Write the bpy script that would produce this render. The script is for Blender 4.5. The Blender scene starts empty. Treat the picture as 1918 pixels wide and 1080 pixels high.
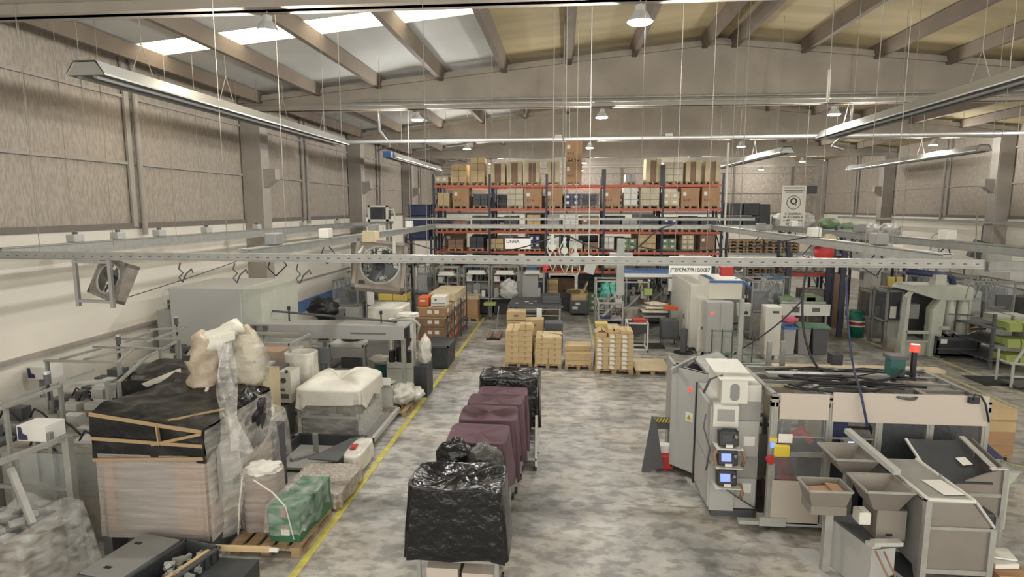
import bpy, math, random
from mathutils import Vector, Matrix, noise
R=math.radians; SC=bpy.context.scene; COL=SC.collection
# ---------------------------------------------------------------- camera, world, lamps
F=1130.; CH=5.
TH=math.atan(152/F); PS=math.atan(101*math.cos(TH)/F)
cam=bpy.data.objects.new('camera',bpy.data.cameras.new('camera')); COL.objects.link(cam)
cam.location=(0,0,CH); cam.rotation_euler=(math.pi/2-TH,0,PS)
cam.data.sensor_width=36; cam.data.lens=F/1918*36; cam.data.clip_end=300
SC.camera=cam
vs=SC.view_settings; vs.view_transform='Standard'; vs.look='None'; vs.gamma=1; vs.use_curve_mapping=False
vs.exposure=0.35
wd=bpy.data.worlds.new('sky'); SC.world=wd; wd.use_nodes=True  # background doubles as added fill, entering by the end left open behind the camera
nt=wd.node_tree; bg=nt.nodes['Background']; geo=nt.nodes.new('ShaderNodeTexCoord'); sp=nt.nodes.new('ShaderNodeSeparateXYZ')
rp=nt.nodes.new('ShaderNodeValToRGB'); nt.links.new(geo.outputs['Generated'],sp.inputs[0]); nt.links.new(sp.outputs[2],rp.inputs[0]); nt.links.new(rp.outputs[0],bg.inputs[0])
rp.color_ramp.elements[0].position=0.0; rp.color_ramp.elements[0].color=(.88,.85,.80,1)
rp.color_ramp.elements[1].position=.6; rp.color_ramp.elements[1].color=(1,.93,.80,1); bg.inputs[1].default_value=2.2
LAMP_W=390
def cray(px,py):
    a=(px-959)/F; b=(540-py)/F
    f=(-math.sin(PS)*math.cos(TH),math.cos(PS)*math.cos(TH),-math.sin(TH)); r=(math.cos(PS),math.sin(PS),0)
    u=(-math.sin(PS)*math.sin(TH),math.cos(PS)*math.sin(TH),math.cos(TH))
    return [f[i]+a*r[i]+b*u[i] for i in range(3)]
def fl(px,py,z=0.):           # point of the place at height z
    d=cray(px,py); t=(z-CH)/d[2]; return d[0]*t,d[1]*t
def at(px,py,y):              # x, z of the point at distance y
    d=cray(px,py); t=y/d[1]; return d[0]*t,CH+d[2]*t
# ---------------------------------------------------------------- materials
MATS={}
def mat(n,c,rough=.6,metal=0.,var=0.,vs_=3.,bump=0.,bs=8.,emit=0.,c2=None,stretch=None,spec=.5,detail=4):
    m=bpy.data.materials.new(n); m.use_nodes=True; t=m.node_tree; p=t.nodes['Principled BSDF']
    p.inputs['Base Color'].default_value=(*c,1); p.inputs['Roughness'].default_value=rough; p.inputs['Metallic'].default_value=metal
    p.inputs['Specular IOR Level'].default_value=spec
    tc=t.nodes.new('ShaderNodeTexCoord'); src=tc.outputs['Object']
    if stretch:
        mp=t.nodes.new('ShaderNodeMapping'); mp.inputs['Scale'].default_value=stretch; t.links.new(src,mp.inputs[0]); src=mp.outputs[0]
    if var or c2:
        n1=t.nodes.new('ShaderNodeTexNoise'); n1.inputs['Scale'].default_value=vs_; n1.inputs['Detail'].default_value=detail; t.links.new(src,n1.inputs['Vector'])
        r=t.nodes.new('ShaderNodeValToRGB'); t.links.new(n1.outputs['Fac'],r.inputs[0]); t.links.new(r.outputs[0],p.inputs['Base Color'])
        d=c2 if c2 else tuple(x*(1-var) for x in c)
        r.color_ramp.elements[0].position=.38; r.color_ramp.elements[0].color=(*d,1)
        r.color_ramp.elements[1].position=.62; r.color_ramp.elements[1].color=(*c,1)
    if bump:
        n2=t.nodes.new('ShaderNodeTexNoise'); n2.inputs['Scale'].default_value=bs; n2.inputs['Detail'].default_value=3; t.links.new(src,n2.inputs['Vector'])
        b=t.nodes.new('ShaderNodeBump'); b.inputs['Strength'].default_value=bump; b.inputs['Distance'].default_value=.05
        t.links.new(n2.outputs['Fac'],b.inputs['Height']); t.links.new(b.outputs[0],p.inputs['Normal'])
    if emit: p.inputs['Emission Color'].default_value=(*c,1); p.inputs['Emission Strength'].default_value=emit
    MATS[n]=m; return m
def film(n,c,lo,hi,rough=.25,sc=4.,stretch=(1,1,1),bump=.5):
    m=bpy.data.materials.new(n); m.use_nodes=True; t=m.node_tree; p=t.nodes['Principled BSDF']; out=t.nodes['Material Output']
    p.inputs['Base Color'].default_value=(*c,1); p.inputs['Roughness'].default_value=rough
    tc=t.nodes.new('ShaderNodeTexCoord'); mp=t.nodes.new('ShaderNodeMapping'); mp.inputs['Scale'].default_value=stretch; t.links.new(tc.outputs['Object'],mp.inputs[0])
    n1=t.nodes.new('ShaderNodeTexNoise'); n1.inputs['Scale'].default_value=sc; n1.inputs['Detail'].default_value=6; t.links.new(mp.outputs[0],n1.inputs['Vector'])
    mr=t.nodes.new('ShaderNodeMapRange'); mr.inputs[1].default_value=.35; mr.inputs[2].default_value=.65; mr.inputs[3].default_value=lo; mr.inputs[4].default_value=hi
    t.links.new(n1.outputs['Fac'],mr.inputs[0]); tr=t.nodes.new('ShaderNodeBsdfTransparent'); mx=t.nodes.new('ShaderNodeMixShader')
    t.links.new(mr.outputs[0],mx.inputs[0]); t.links.new(tr.outputs[0],mx.inputs[1]); t.links.new(p.outputs[0],mx.inputs[2]); t.links.new(mx.outputs[0],out.inputs[0])
    if bump:
        b=t.nodes.new('ShaderNodeBump'); b.inputs['Strength'].default_value=bump; b.inputs['Distance'].default_value=.05
        t.links.new(n1.outputs['Fac'],b.inputs['Height']); t.links.new(b.outputs[0],p.inputs['Normal'])
    MATS[n]=m; return m
M=MATS
mat('white',(.65,.645,.58),.5); mat('cream',(.52,.465,.40),.55); mat('ivory',(.66,.645,.55),.5); mat('pale_green',(.47,.49,.42),.5,var=.1)
mat('light_grey',(.42,.42,.40),.5); mat('grey',(.24,.24,.23),.5); mat('mid_grey',(.32,.315,.30),.5); mat('dark_grey',(.085,.09,.095),.55); mat('black',(.018,.018,.02),.45)
mat('charcoal',(.045,.05,.055),.5,var=.3); mat('aluminium',(.36,.36,.33),.5,.25,var=.12,vs_=6); mat('aluminium_dull',(.27,.275,.25),.5,.2,var=.15,vs_=5)
mat('steel',(.27,.245,.215),.45,.35,var=.12,vs_=1.5); mat('steel_bright',(.62,.62,.60),.3,.5); mat('galvanised',(.38,.39,.36),.45,.35,var=.15,vs_=4)
mat('red',(.45,.03,.03),.5); mat('orange',(.62,.13,.04),.55); mat('rack_orange',(.48,.12,.07),.55,var=.1); mat('rack_blue',(.03,.035,.06),.5)
mat('yellow',(.70,.55,.06),.5); mat('tote_yellow',(.60,.47,.12),.5); mat('lime',(.33,.40,.12),.5); mat('green',(.05,.17,.09),.5,var=.2); mat('crate_green',(.20,.30,.17),.55,var=.2)
mat('drum_green',(.01,.16,.10),.4); mat('lid_green',(.10,.20,.13),.5); mat('blue',(.07,.16,.40),.5); mat('navy',(.025,.035,.10),.5,var=.2); mat('band_blue',(.11,.20,.42),.6); mat('turquoise',(.10,.42,.33),.4,bump=.4)
mat('kraft',(.42,.25,.135),.8,var=.12,vs_=2); mat('kraft_light',(.56,.42,.23),.8,var=.12,vs_=3); mat('kraft_pale',(.58,.49,.32),.8,var=.1,vs_=3); mat('tan_wrap',(.50,.44,.30),.35,var=.15,bump=.2)
mat('kraft_brown',(.27,.17,.11),.75,var=.2,vs_=2); mat('tape',(.36,.25,.14),.4); mat('paper',(.75,.74,.70),.7); mat('print_grey',(.12,.12,.12),.7)
mat('wood',(.40,.28,.16),.8,var=.3,vs_=4,stretch=(1,6,6)); mat('wood_pale',(.58,.48,.31),.8,var=.15,vs_=3); mat('wood_grey',(.33,.27,.20),.8,var=.3,vs_=3)
mat('black_film',(.009,.009,.010),.22,bump=.8,bs=6,spec=.45); mat('black_sheet',(.011,.011,.011),.3,bump=.5,bs=4,spec=.4); mat('purple_cloth',(.12,.066,.083),.85,var=.2,vs_=2)
mat('bag_grey',(.05,.05,.045),.3,bump=.8,bs=9); mat('white_bag',(.60,.59,.55),.4,var=.3,vs_=5,bump=.6,bs=6); mat('white_sheet',(.72,.70,.62),.5,var=.12,vs_=2,bump=.4,bs=3)
mat('bubble',(.62,.58,.50),.3,c2=(.40,.34,.30),vs_=14,bump=1,bs=30); mat('rubber',(.03,.03,.03),.7); mat('oxide',(.28,.16,.11),.7)
mat('lamp_glow',(1.,.97,.92),.5,emit=40); mat('screen_blue',(.16,.22,.85),.3,emit=1.1); mat('screen_pale',(.55,.65,.95),.3,emit=1.); mat('led_red',(1.,.03,.02),.3,emit=2.2); mat('led_blue',(.05,.1,1.),.3,emit=4)
mat('concrete_post',(.33,.30,.26),.8,var=.12,vs_=1.5,bump=.1); mat('girder',(.36,.32,.265),.85,var=.18,vs_=.7,bump=.1,bs=4)
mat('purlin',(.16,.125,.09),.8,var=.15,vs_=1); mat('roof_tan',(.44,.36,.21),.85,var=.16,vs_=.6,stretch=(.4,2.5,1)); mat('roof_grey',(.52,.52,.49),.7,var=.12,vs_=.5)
mat('wall_white',(.74,.70,.61),.7,var=.10,vs_=.35); mat('wall_upper',(.38,.33,.275),.9,c2=(.28,.245,.20),vs_=7,stretch=(1,3.,.8),bump=.6,bs=9,detail=9); mat('joint',(.16,.14,.12),.9)
mat('heater_hood',(.46,.46,.42),.35,.5); mat('rope',(.25,.23,.19),.9); mat('cable',(.02,.02,.025),.6); mat('brown_box',(.23,.20,.165),.6,var=.2,vs_=6); mat('fan_body',(.26,.235,.20),.6,var=.25,vs_=6); mat('pink',(.55,.12,.18),.6)
mat('teal',(.02,.10,.09),.5); mat('aqua_wheel',(.20,.22,.22),.4); mat('yellow_line',(.62,.54,.07),.6,c2=(.42,.38,.12),vs_=6,detail=6); mat('line_worn',(.62,.58,.30),.7,c2=(.42,.40,.27),vs_=7,detail=6)
film('wrap',(.78,.76,.70),.16,.42,sc=4,stretch=(1,1,3)); film('wrap_tan',(.60,.50,.38),.55,.95,sc=4,bump=.9); film('wrap_thin',(.8,.8,.77),.04,.34,sc=5,stretch=(1,1,2),bump=.8); film('wrap_milky',(.78,.76,.68),.55,.95,sc=2.2,bump=.8); film('perspex',(.55,.58,.58),.10,.16,rough=.1,bump=0); film('perspex_dark',(.10,.11,.12),.35,.5,rough=.15,bump=0)
film('wrap_brown',(.52,.47,.43),.40,.62,sc=3,stretch=(.35,.35,6)); film('mesh_dark',(.06,.06,.06),.6,.8,sc=60,bump=0)
# floor
m=mat('floor',(.45,.45,.42),.42); t=m.node_tree; p=t.nodes['Principled BSDF']; tc=t.nodes.new('ShaderNodeTexCoord')
def nz(scale,str_,det=6,rough=.6):
    mp=t.nodes.new('ShaderNodeMapping'); mp.inputs['Scale'].default_value=str_; t.links.new(tc.outputs['Object'],mp.inputs[0])
    n=t.nodes.new('ShaderNodeTexNoise'); n.inputs['Scale'].default_value=scale; n.inputs['Detail'].default_value=det; n.inputs['Roughness'].default_value=rough; t.links.new(mp.outputs[0],n.inputs['Vector']); return n.outputs['Fac']
def ramp(src,stops):
    r=t.nodes.new('ShaderNodeValToRGB'); t.links.new(src,r.inputs[0]); e=r.color_ramp.elements
    while len(e)<len(stops): e.new(.5)
    for k,(ps_,c) in enumerate(stops): e[k].position=ps_; e[k].color=(*c,1)
    return r.outputs[0]
def mixc(f,a,b,mode='MIX'):
    x=t.nodes.new('ShaderNodeMixRGB'); x.blend_type=mode
    for i,v in enumerate((f,a,b)):
        if isinstance(v,(int,float)): x.inputs[i].default_value=v
        else: t.links.new(v,x.inputs[i])
    return x.outputs[0]
base=ramp(nz(.8,(1,1.1,1),8,.62),[(.34,(.22,.217,.20)),(.48,(.36,.355,.33)),(.60,(.50,.495,.46))])
smear=ramp(nz(2.6,(1.,1.7,1),7,.6),[(.42,(.55,.55,.54)),(.53,(1,1,1))])
c=mixc(.9,base,smear,'MULTIPLY')
warm=ramp(nz(.45,(1,1,1),3),[(.45,(1,1,1)),(.62,(.98,.90,.82))]); c=mixc(.8,c,warm,'MULTIPLY')
spots=ramp(nz(1.6,(1,1,1),2,.4),[(.64,(1,1,1)),(.70,(.42,.42,.43))]); c=mixc(.7,c,spots,'MULTIPLY')
br=t.nodes.new('ShaderNodeTexBrick'); mpb=t.nodes.new('ShaderNodeMapping'); mpb.inputs['Location'].default_value=(77,0,0); t.links.new(tc.outputs['Object'],mpb.inputs[0]); t.links.new(mpb.outputs[0],br.inputs['Vector']); br.offset=0; br.inputs['Scale'].default_value=1; br.inputs['Mortar Size'].default_value=.008
br.inputs['Brick Width'].default_value=200; br.inputs['Row Height'].default_value=4.9; br.inputs['Color1'].default_value=(1,1,1,1); br.inputs['Color2'].default_value=(1,1,1,1); br.inputs['Mortar'].default_value=(.45,.42,.38,1)
c=mixc(1.,c,br.outputs['Color'],'MULTIPLY'); t.links.new(c,p.inputs['Base Color'])
rr=t.nodes.new('ShaderNodeMapRange'); rr.inputs[3].default_value=.28; rr.inputs[4].default_value=.6; t.links.new(nz(1.5,(1,1,1)),rr.inputs[0]); t.links.new(rr.outputs[0],p.inputs['Roughness'])
# ---------------------------------------------------------------- mesh helpers
class MB:
    def __init__(s): s.v=[]; s.f=[]; s.sm=False; s.pc=[]
    def box(s,x0,y0,z0,x1,y1,z1,mx=None):
        n=len(s.v); s.pc.append(n); P_=[(x,y,z) for z in (z0,z1) for y in (y0,y1) for x in (x0,x1)]
        s.v+=[tuple(mx@Vector(q)) for q in P_] if mx else P_
        s.f+=[tuple(n+i for i in q) for q in ((0,2,3,1),(4,5,7,6),(0,1,5,4),(2,6,7,3),(0,4,6,2),(1,3,7,5))]; return s
    def cb(s,c,d,mx=None):
        return s.box(c[0]-d[0]/2,c[1]-d[1]/2,c[2]-d[2]/2,c[0]+d[0]/2,c[1]+d[1]/2,c[2]+d[2]/2,mx)
    def ob(s,c,d,rz=0,rx=0,ry=0):   # box about its own centre, turned
        mx=Matrix.Translation(c)@Matrix.Rotation(rz,4,'Z')@Matrix.Rotation(ry,4,'Y')@Matrix.Rotation(rx,4,'X')
        return s.box(-d[0]/2,-d[1]/2,-d[2]/2,d[0]/2,d[1]/2,d[2]/2,mx)
    def bar(s,a,b,w,h=None):
        a=Vector(a); b=Vector(b); d=b-a; h=h or w; q=d.to_track_quat('Y','Z').to_matrix().to_4x4()
        return s.box(-w/2,0,-h/2,w/2,d.length,h/2,Matrix.Translation(a)@q)
    def tube(s,pts,r,n=8,caps=True):
        pts=[Vector(q) for q in pts]; rings=[]; s.pc.append(len(s.v))
        for i,q in enumerate(pts):
            d=(pts[min(i+1,len(pts)-1)]-pts[max(i-1,0)]).normalized()
            u=d.orthogonal().normalized() if i==0 else (u-d*u.dot(d)).normalized()
            w=d.cross(u); rr_=r[i] if isinstance(r,(list,tuple)) else r; k=len(s.v)
            s.v+=[tuple(q+(u*math.cos(6.28318*j/n)+w*math.sin(6.28318*j/n))*rr_) for j in range(n)]; rings.append(k)
        for a,b in zip(rings,rings[1:]):
            s.f+=[(a+j,a+(j+1)%n,b+(j+1)%n,b+j) for j in range(n)]
        if caps: s.f+=[tuple(rings[0]+j for j in reversed(range(n))),tuple(rings[-1]+j for j in range(n))]
        return s
    def cyl(s,x,y,z0,z1,r,n=20,r2=None): return s.tube([(x,y,z0),(x,y,z1)],[r,r if r2 is None else r2],n)
    def prism(s,pts,a,b,axis='y'):   # outline in the two other axes, extruded from a to b
        n=len(pts); k=len(s.v); s.pc.append(k)
        for t_ in (a,b):
            for u,w in pts: s.v.append({'y':(u,t_,w),'x':(t_,u,w),'z':(u,w,t_)}[axis])
        s.f+=[tuple(k+i for i in range(n)),tuple(k+n+i for i in reversed(range(n)))]
        s.f+=[(k+i,k+n+i,k+n+(i+1)%n,k+(i+1)%n) for i in range(n)]; return s
    def grid(s,fn,nu,nv,closed=False):
        k=len(s.v); s.pc.append(k)
        for i in range(nu+1):
            for j in range(nv+(0 if closed else 1)): s.v.append(tuple(fn(i/nu,j/nv)))
        w=nv if closed else nv+1
        for i in range(nu):
            for j in range(nv): s.f.append((k+i*w+j,k+i*w+(j+1)%w,k+(i+1)*w+(j+1)%w,k+(i+1)*w+j))
        return s
    def ring(s,c,R1,r,n=28,m_=8,axis='y',squash=1):
        def q(u,v):
            a=6.28318*u; b=6.28318*v; x=(R1+r*math.cos(b))*math.cos(a); z=(R1+r*math.cos(b))*math.sin(a)*squash; y=r*math.sin(b)
            return {'y':(c[0]+x,c[1]+y,c[2]+z),'z':(c[0]+x,c[1]+z,c[2]+y),'x':(c[0]+y,c[1]+x,c[2]+z)}[axis]
        return s.grid(q,n,m_)
    def pieces(s):
        b=s.pc+[len(s.v)]; out=[]
        for i,(a,c_) in enumerate(zip(b,b[1:])):
            m=MB(); m.v=s.v[a:c_]; m.f=[tuple(q-a for q in f) for f in s.f if a<=f[0]<c_]; m.sm=s.sm; out.append(m)
        return out
    def smooth(s): s.sm=True; return s
    def mesh(s,name,m_):
        me=bpy.data.meshes.new(name); me.from_pydata(s.v,[],s.f); me.update(); me.materials.append(M[m_] if isinstance(m_,str) else m_)
        import bmesh
        b=bmesh.new(); b.from_mesh(me); bmesh.ops.recalc_face_normals(b,faces=b.faces); b.to_mesh(me); b.free()
        if s.sm: me.polygons.foreach_set('use_smooth',[True]*len(me.polygons))
        return me
def B(*a): return MB().box(*a)
def tag(o,label,cat,group=None):
    o['label']=label; o['category']=cat
    if group: o['group']=group
    return o
def T(name,label,cat,loc=(0,0,0),group=None,rz=0):
    o=bpy.data.objects.new(name,None); COL.objects.link(o); o.location=loc; o.rotation_euler.z=rz; o.empty_display_size=.1
    return tag(o,label,cat,group)
SPLIT=set('hanger_rod end_plate post leg foot column support_post guard_post frame_post side_frame corner_board column_pair leveling_foot fork wheel hood_post table_leg hanging_wire guide_block signal_stem side_panel stand_leg frame_rail emblem_print top_fitting base_frame machine_block inner_carton hoop bung'.split())
def P(root,name,mb,m_,label=None,bev=0,parent=None):     # part given in world coordinates of an unturned root
    if name in SPLIT and len(mb.pc)>1:
        for q in mb.pieces(): o=P1(root,name,q,m_,label,bev,parent)
        return o
    return P1(root,name,mb,m_,label,bev,parent)
def P1(root,name,mb,m_,label=None,bev=0,parent=None):
    me=mb.mesh(name,m_); o=bpy.data.objects.new(name,me); COL.objects.link(o); o.parent=parent or root
    if parent is None: o.location=-Vector(root.location)
    if label: o['label']=label
    if bev: b=o.modifiers.new('bevel','BEVEL'); b.width=bev; b.segments=2; b.limit_method='ANGLE'
    return o
def S(name,label,cat,mb,m_,loc=(0,0,0),group=None,bev=0,rz=0):
    o=bpy.data.objects.new(name,mb.mesh(name,m_)); COL.objects.link(o); o.location=loc; o.rotation_euler.z=rz
    if bev: b=o.modifiers.new('bevel','BEVEL'); b.width=bev; b.segments=2; b.limit_method='ANGLE'
    return tag(o,label,cat,group)
def ST(name,mb,m_): o=bpy.data.objects.new(name,mb.mesh(name,m_)); COL.objects.link(o); o['kind']='structure'; return o
def dup(root,loc,rz=None,label=None,group=None):
    r=root.copy(); COL.objects.link(r); r.location=loc
    if rz is not None: r.rotation_euler.z=rz
    if label: r['label']=label
    if group: r['group']=group
    for ch in list(root.children):
        k=ch.copy(); COL.objects.link(k); k.parent=r
        for g_ in list(ch.children): k2=g_.copy(); COL.objects.link(k2); k2.parent=k
    return r
def text(body,size,loc,rot,m_,name,root,bold=.0,align='CENTER'):
    cu=bpy.data.curves.new(name,'FONT'); cu.body=body; cu.size=size; cu.align_x=align; cu.align_y='CENTER'; cu.offset=bold; cu.extrude=.001
    o=bpy.data.objects.new(name,cu); COL.objects.link(o); dg=bpy.context.evaluated_depsgraph_get(); me=bpy.data.meshes.new_from_object(o.evaluated_get(dg))
    bpy.data.objects.remove(o); me.materials.clear(); me.materials.append(M[m_]); o=bpy.data.objects.new(name,me); COL.objects.link(o)
    o.rotation_euler=rot; o.parent=root; o.location=Vector(loc)-Vector(root.location); return o
def sup(a,w,d,e=.35):
    ca,sa=math.cos(a),math.sin(a); return math.copysign(abs(ca)**e,ca)*w/2,math.copysign(abs(sa)**e,sa)*d/2
def drape(cx,cy,w,d,top,hem,fold=.03,sag=.03,flare=.0,seed=0,n=72,lump=.0,rnd=.06,e=.3,hemvar=.0):
    """a cover or wrap pulled over a load: sagging top, soft edge, folded sides"""
    mb=MB(); prof=[(0.0,0),(.25,0),(.5,0),(.75,0),(.92,0),(.98,.25),(1.,.6)]+[(1.,1+k) for k in range(9)]
    def q(u,v):
        i=u*(len(prof)-1); k=min(int(i),len(prof)-2); f_=i-k; s_=prof[k][0]*(1-f_)+prof[k+1][0]*f_; g_=prof[k][1]*(1-f_)+prof[k+1][1]*f_
        a=6.28318*v; x,y=sup(a,w,d,e)
        nn=noise.noise(Vector((x*3+seed,y*3,seed*1.7)))
        if g_<=1: z=top-rnd*g_-sag*max(0,math.sin(s_*3.14159))*(.6+nn)+lump*noise.noise(Vector((x*s_*2.5+seed,y*s_*2.5,5.)))*(1-.3*s_); dn=0
        else:
            dn=(g_-1)/8; z=top-rnd-(top-rnd-hem+hemvar*nn)*dn+lump*noise.noise(Vector((x*2.5+seed,y*2.5,5.)))*(1-dn)*.7
        k2=1+fold*(dn**.7)*math.sin(a*9+3*nn+seed)*1.2+fold*nn*1.5*dn+flare*dn
        ex=noise.noise(Vector((x*2+seed,y*2,z*2.5)))*fold*.8*min(1,s_)
        return (cx+x*s_*k2+ex*x,cy+y*s_*k2+ex*y,z)
    mb.grid(q,len(prof)*1-1,n,True); mb.sm=True; return mb
def lumpy(cx,cy,z0,rx,ry,h,seed=0,am=.15,n=26,knot=False,freq=2.5):
    mb=MB()
    def q(u,v):
        a=6.28318*v; b=u*3.14159; s_=math.sin(b)**.75; z=-math.cos(b)
        k=1+am*noise.noise(Vector((math.cos(a)*s_*freq+seed,math.sin(a)*s_*freq,z*freq)))+am*.5*noise.noise(Vector((math.cos(a)*6*s_+seed,math.sin(a)*6*s_,z*6)))
        return (cx+rx*s_*k*math.cos(a),cy+ry*s_*k*math.sin(a),z0+h/2+h/2*z*(1 if u<.5 else k))
    mb.grid(q,n-6,n,True); mb.sm=True
    if knot: mb.tube([(cx,cy,z0+h*.93),(cx+.02,cy,z0+h+.05),(cx+.05,cy-.02,z0+h+.09)],[rx*.25,rx*.12,rx*.3],8)
    return mb
ORD=['first','second','third','fourth','fifth','sixth','seventh','eighth','ninth','tenth','eleventh','twelfth','thirteenth','fourteenth','fifteenth','sixteenth','seventeenth','eighteenth']
# ---------------------------------------------------------------- the hall
XL,XR,Y0,Y1,RX=-11.,20.5,-3.,51.,4.7
def rz_(x): return 10.32-.1*abs(x-RX)
ST('floor',B(XL-.5,Y0,-.3,XR+.5,Y1+.5,0),'floor')
ST('wall_left',B(XL-.3,Y0,0,XL,Y1,4.5),'wall_white'); ST('wall_left_upper',B(XL-.3,Y0,4.55,XL-.04,Y1,rz_(XL)),'wall_upper')
ST('wall_right',B(XR,Y0,0,XR+.3,Y1,4.5),'wall_white'); ST('wall_right_upper',B(XR+.04,Y0,4.55,XR+.3,Y1,rz_(XR)),'wall_upper')
ST('wall_back',B(XL,Y1,0,XR,Y1+.3,4.5),'wall_white')
ST('wall_back_upper',MB().prism([(XL,4.55),(XR,4.55),(XR,rz_(XR)),(RX,rz_(RX)),(XL,rz_(XL))],Y1+.04,Y1+.3,'y'),'wall_upper')
for sx,nm in ((XL,'left'),(XR,'right')):
    s=1 if sx<0 else -1; mb=MB()
    for z in (6.1,7.73): mb.box(min(sx-.04*s,sx+.03*s),Y0,z-.035,max(sx-.04*s,sx+.03*s),Y1,z+.035)
    ST('trim_'+nm+'_joints',mb,'concrete_post'); ST('trim_'+nm+'_dark_edge',B(min(sx-.03*s,sx+.05*s),Y0,4.47,max(sx-.03*s,sx+.05*s),Y1,4.6),'joint')
    for k in range(5):
        y=10.15*k+4.6; mb=MB().cyl(sx+.12*s,y+.08,4.3,8.9,.07,12); mb.box(min(sx,sx+.06*s),y-.22,4.5,max(sx,sx+.06*s),y-.06,8.75)
        ST('trim_%s_downpipe_%d'%(nm,k+1),mb,'concrete_post')
    for k in range(5):
        y=10.15*(k+1)-(.9 if k==0 else 0); mb=MB().box(min(sx,sx+.68*s),y-.28,0,max(sx,sx+.68*s),y+.28,8.25)
        cx=sx+.68*s; mb.prism([(0+cx,5.65),(cx+.42*s,5.95),(cx+.42*s,6.3),(cx,6.3)],y-.17,y+.17,'y')
        ST('pillar_%s_%d'%(nm,k+1),mb,'concrete_post')
mb=MB()
for z in (6.1,7.73): mb.box(XL,Y1,z-.03,XR,Y1+.05,z+.03)
for k in range(7): mb.box(XL+k*4.5+2,Y1-.05,4.5,XL+k*4.5+2.12,Y1+.05,8.9)
ST('trim_back_joints',mb,'joint')
ST('trim_back_dark_edge',B(XL,Y1-.05,4.45,XR,Y1+.04,4.58),'joint')
for k,y in enumerate((10.05,20.2,30.35,40.5,50.6)):
    mb=MB().prism([(XL,8.2),(XR,8.2),(XR,rz_(XR)-.12),(RX,rz_(RX)-.12),(XL,rz_(XL)-.12)],y-.07,y+.07,'y')
    mb.prism([(XL,8.2),(XR,8.2),(XR,8.36),(XL,8.36)],y-.2,y+.2,'y')
    for a,b in ((XL,RX),(RX,XR)): mb.prism([(a,rz_(a)-.3),(b,rz_(b)-.3),(b,rz_(b)-.13),(a,rz_(a)-.13)],y-.18,y+.18,'y')
    ST('beam_%d'%(k+1),mb,'girder')
PX=[-10.3,-8.25,-6.18,-4.1,-2.03,.05,2.1,4.25,5.15,7.25,9.4,11.5,13.7,15.9,18.1]
for k,x in enumerate(PX):
    z=rz_(x)-.12; ST('trim_purlin_%d'%(k+1),MB().prism([(x-.07,z-.24),(x+.07,z-.24),(x+.16,z+.1),(x-.16,z+.1)],Y0,Y1,'y'),'purlin')
# roof with the strip of skylights cut into its left slope
SY0,SY1=14.1,15.15
edges=[XL-.3]+PX+[XR+.3]; edges.sort()
def roofmb(a,b,y0,y1): return MB().prism([(a,rz_(a)),(b,rz_(b)),(b,rz_(b)+.1),(a,rz_(a)+.1)],y0,y1,'y')
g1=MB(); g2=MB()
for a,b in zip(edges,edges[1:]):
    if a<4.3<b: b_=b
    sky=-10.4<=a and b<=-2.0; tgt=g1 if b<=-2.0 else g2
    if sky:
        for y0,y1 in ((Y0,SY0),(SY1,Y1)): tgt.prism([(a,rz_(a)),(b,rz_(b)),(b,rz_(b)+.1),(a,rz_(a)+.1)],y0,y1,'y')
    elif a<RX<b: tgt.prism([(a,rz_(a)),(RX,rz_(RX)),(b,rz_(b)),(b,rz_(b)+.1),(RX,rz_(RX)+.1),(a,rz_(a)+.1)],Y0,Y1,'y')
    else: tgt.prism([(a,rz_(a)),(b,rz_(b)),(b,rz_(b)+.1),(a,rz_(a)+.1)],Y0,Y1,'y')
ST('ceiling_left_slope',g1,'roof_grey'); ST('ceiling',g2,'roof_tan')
ml=bpy.data.materials.new('skylight_sheet'); ml.use_nodes=True; t=ml.node_tree; p=t.nodes['Principled BSDF']
p.inputs['Base Color'].default_value=(.95,.86,.7,1); p.inputs['Emission Color'].default_value=(1,.88,.68,1); p.inputs['Emission Strength'].default_value=7.; M['skylight_sheet']=ml
k=0
for a,b in zip(edges,edges[1:]):
    if -10.4<=a and b<=-2.0: k+=1; ST('window_%d'%k,MB().prism([(a,rz_(a)+.06),(b,rz_(b)+.06),(b,rz_(b)+.08),(a,rz_(a)+.08)],SY0,SY1,'y'),'skylight_sheet')
# wall details
ST('trim_blue_band',B(XL,19,.62,XL+.02,31,1.12),'band_blue')
ST('trim_left_ledge',MB().box(XL,-1,1.93,XL+.12,20,2.0).box(XL,22,1.93,XL+.05,30,1.99),'concrete_post')
# painted floor lines
def line(name,x0,y0,x1,y1,w,m_): ST(name,MB().bar((x0,y0,.004),(x1,y1,.004),w,.006),m_)
line('floor_line',-3.66,3.5,-3.66,27,.11,'yellow_line'); line('floor_line',-1.9,17.2,-1.9,22,.08,'line_worn'); line('floor_line',-1.0,7.2,-1.5,11.5,.09,'yellow_line')
line('floor_line',1.08,18.6,1.08,28,.09,'line_worn'); line('floor_line',12.35,12,12.45,30,.13,'line_worn'); line('floor_line',11.35,12,11.45,30,.13,'line_worn')
line('floor_line',2.1,20.2,5.2,20.3,.08,'line_worn'); line('floor_line',8.6,12.3,9.9,10.9,.09,'line_worn')
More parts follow.
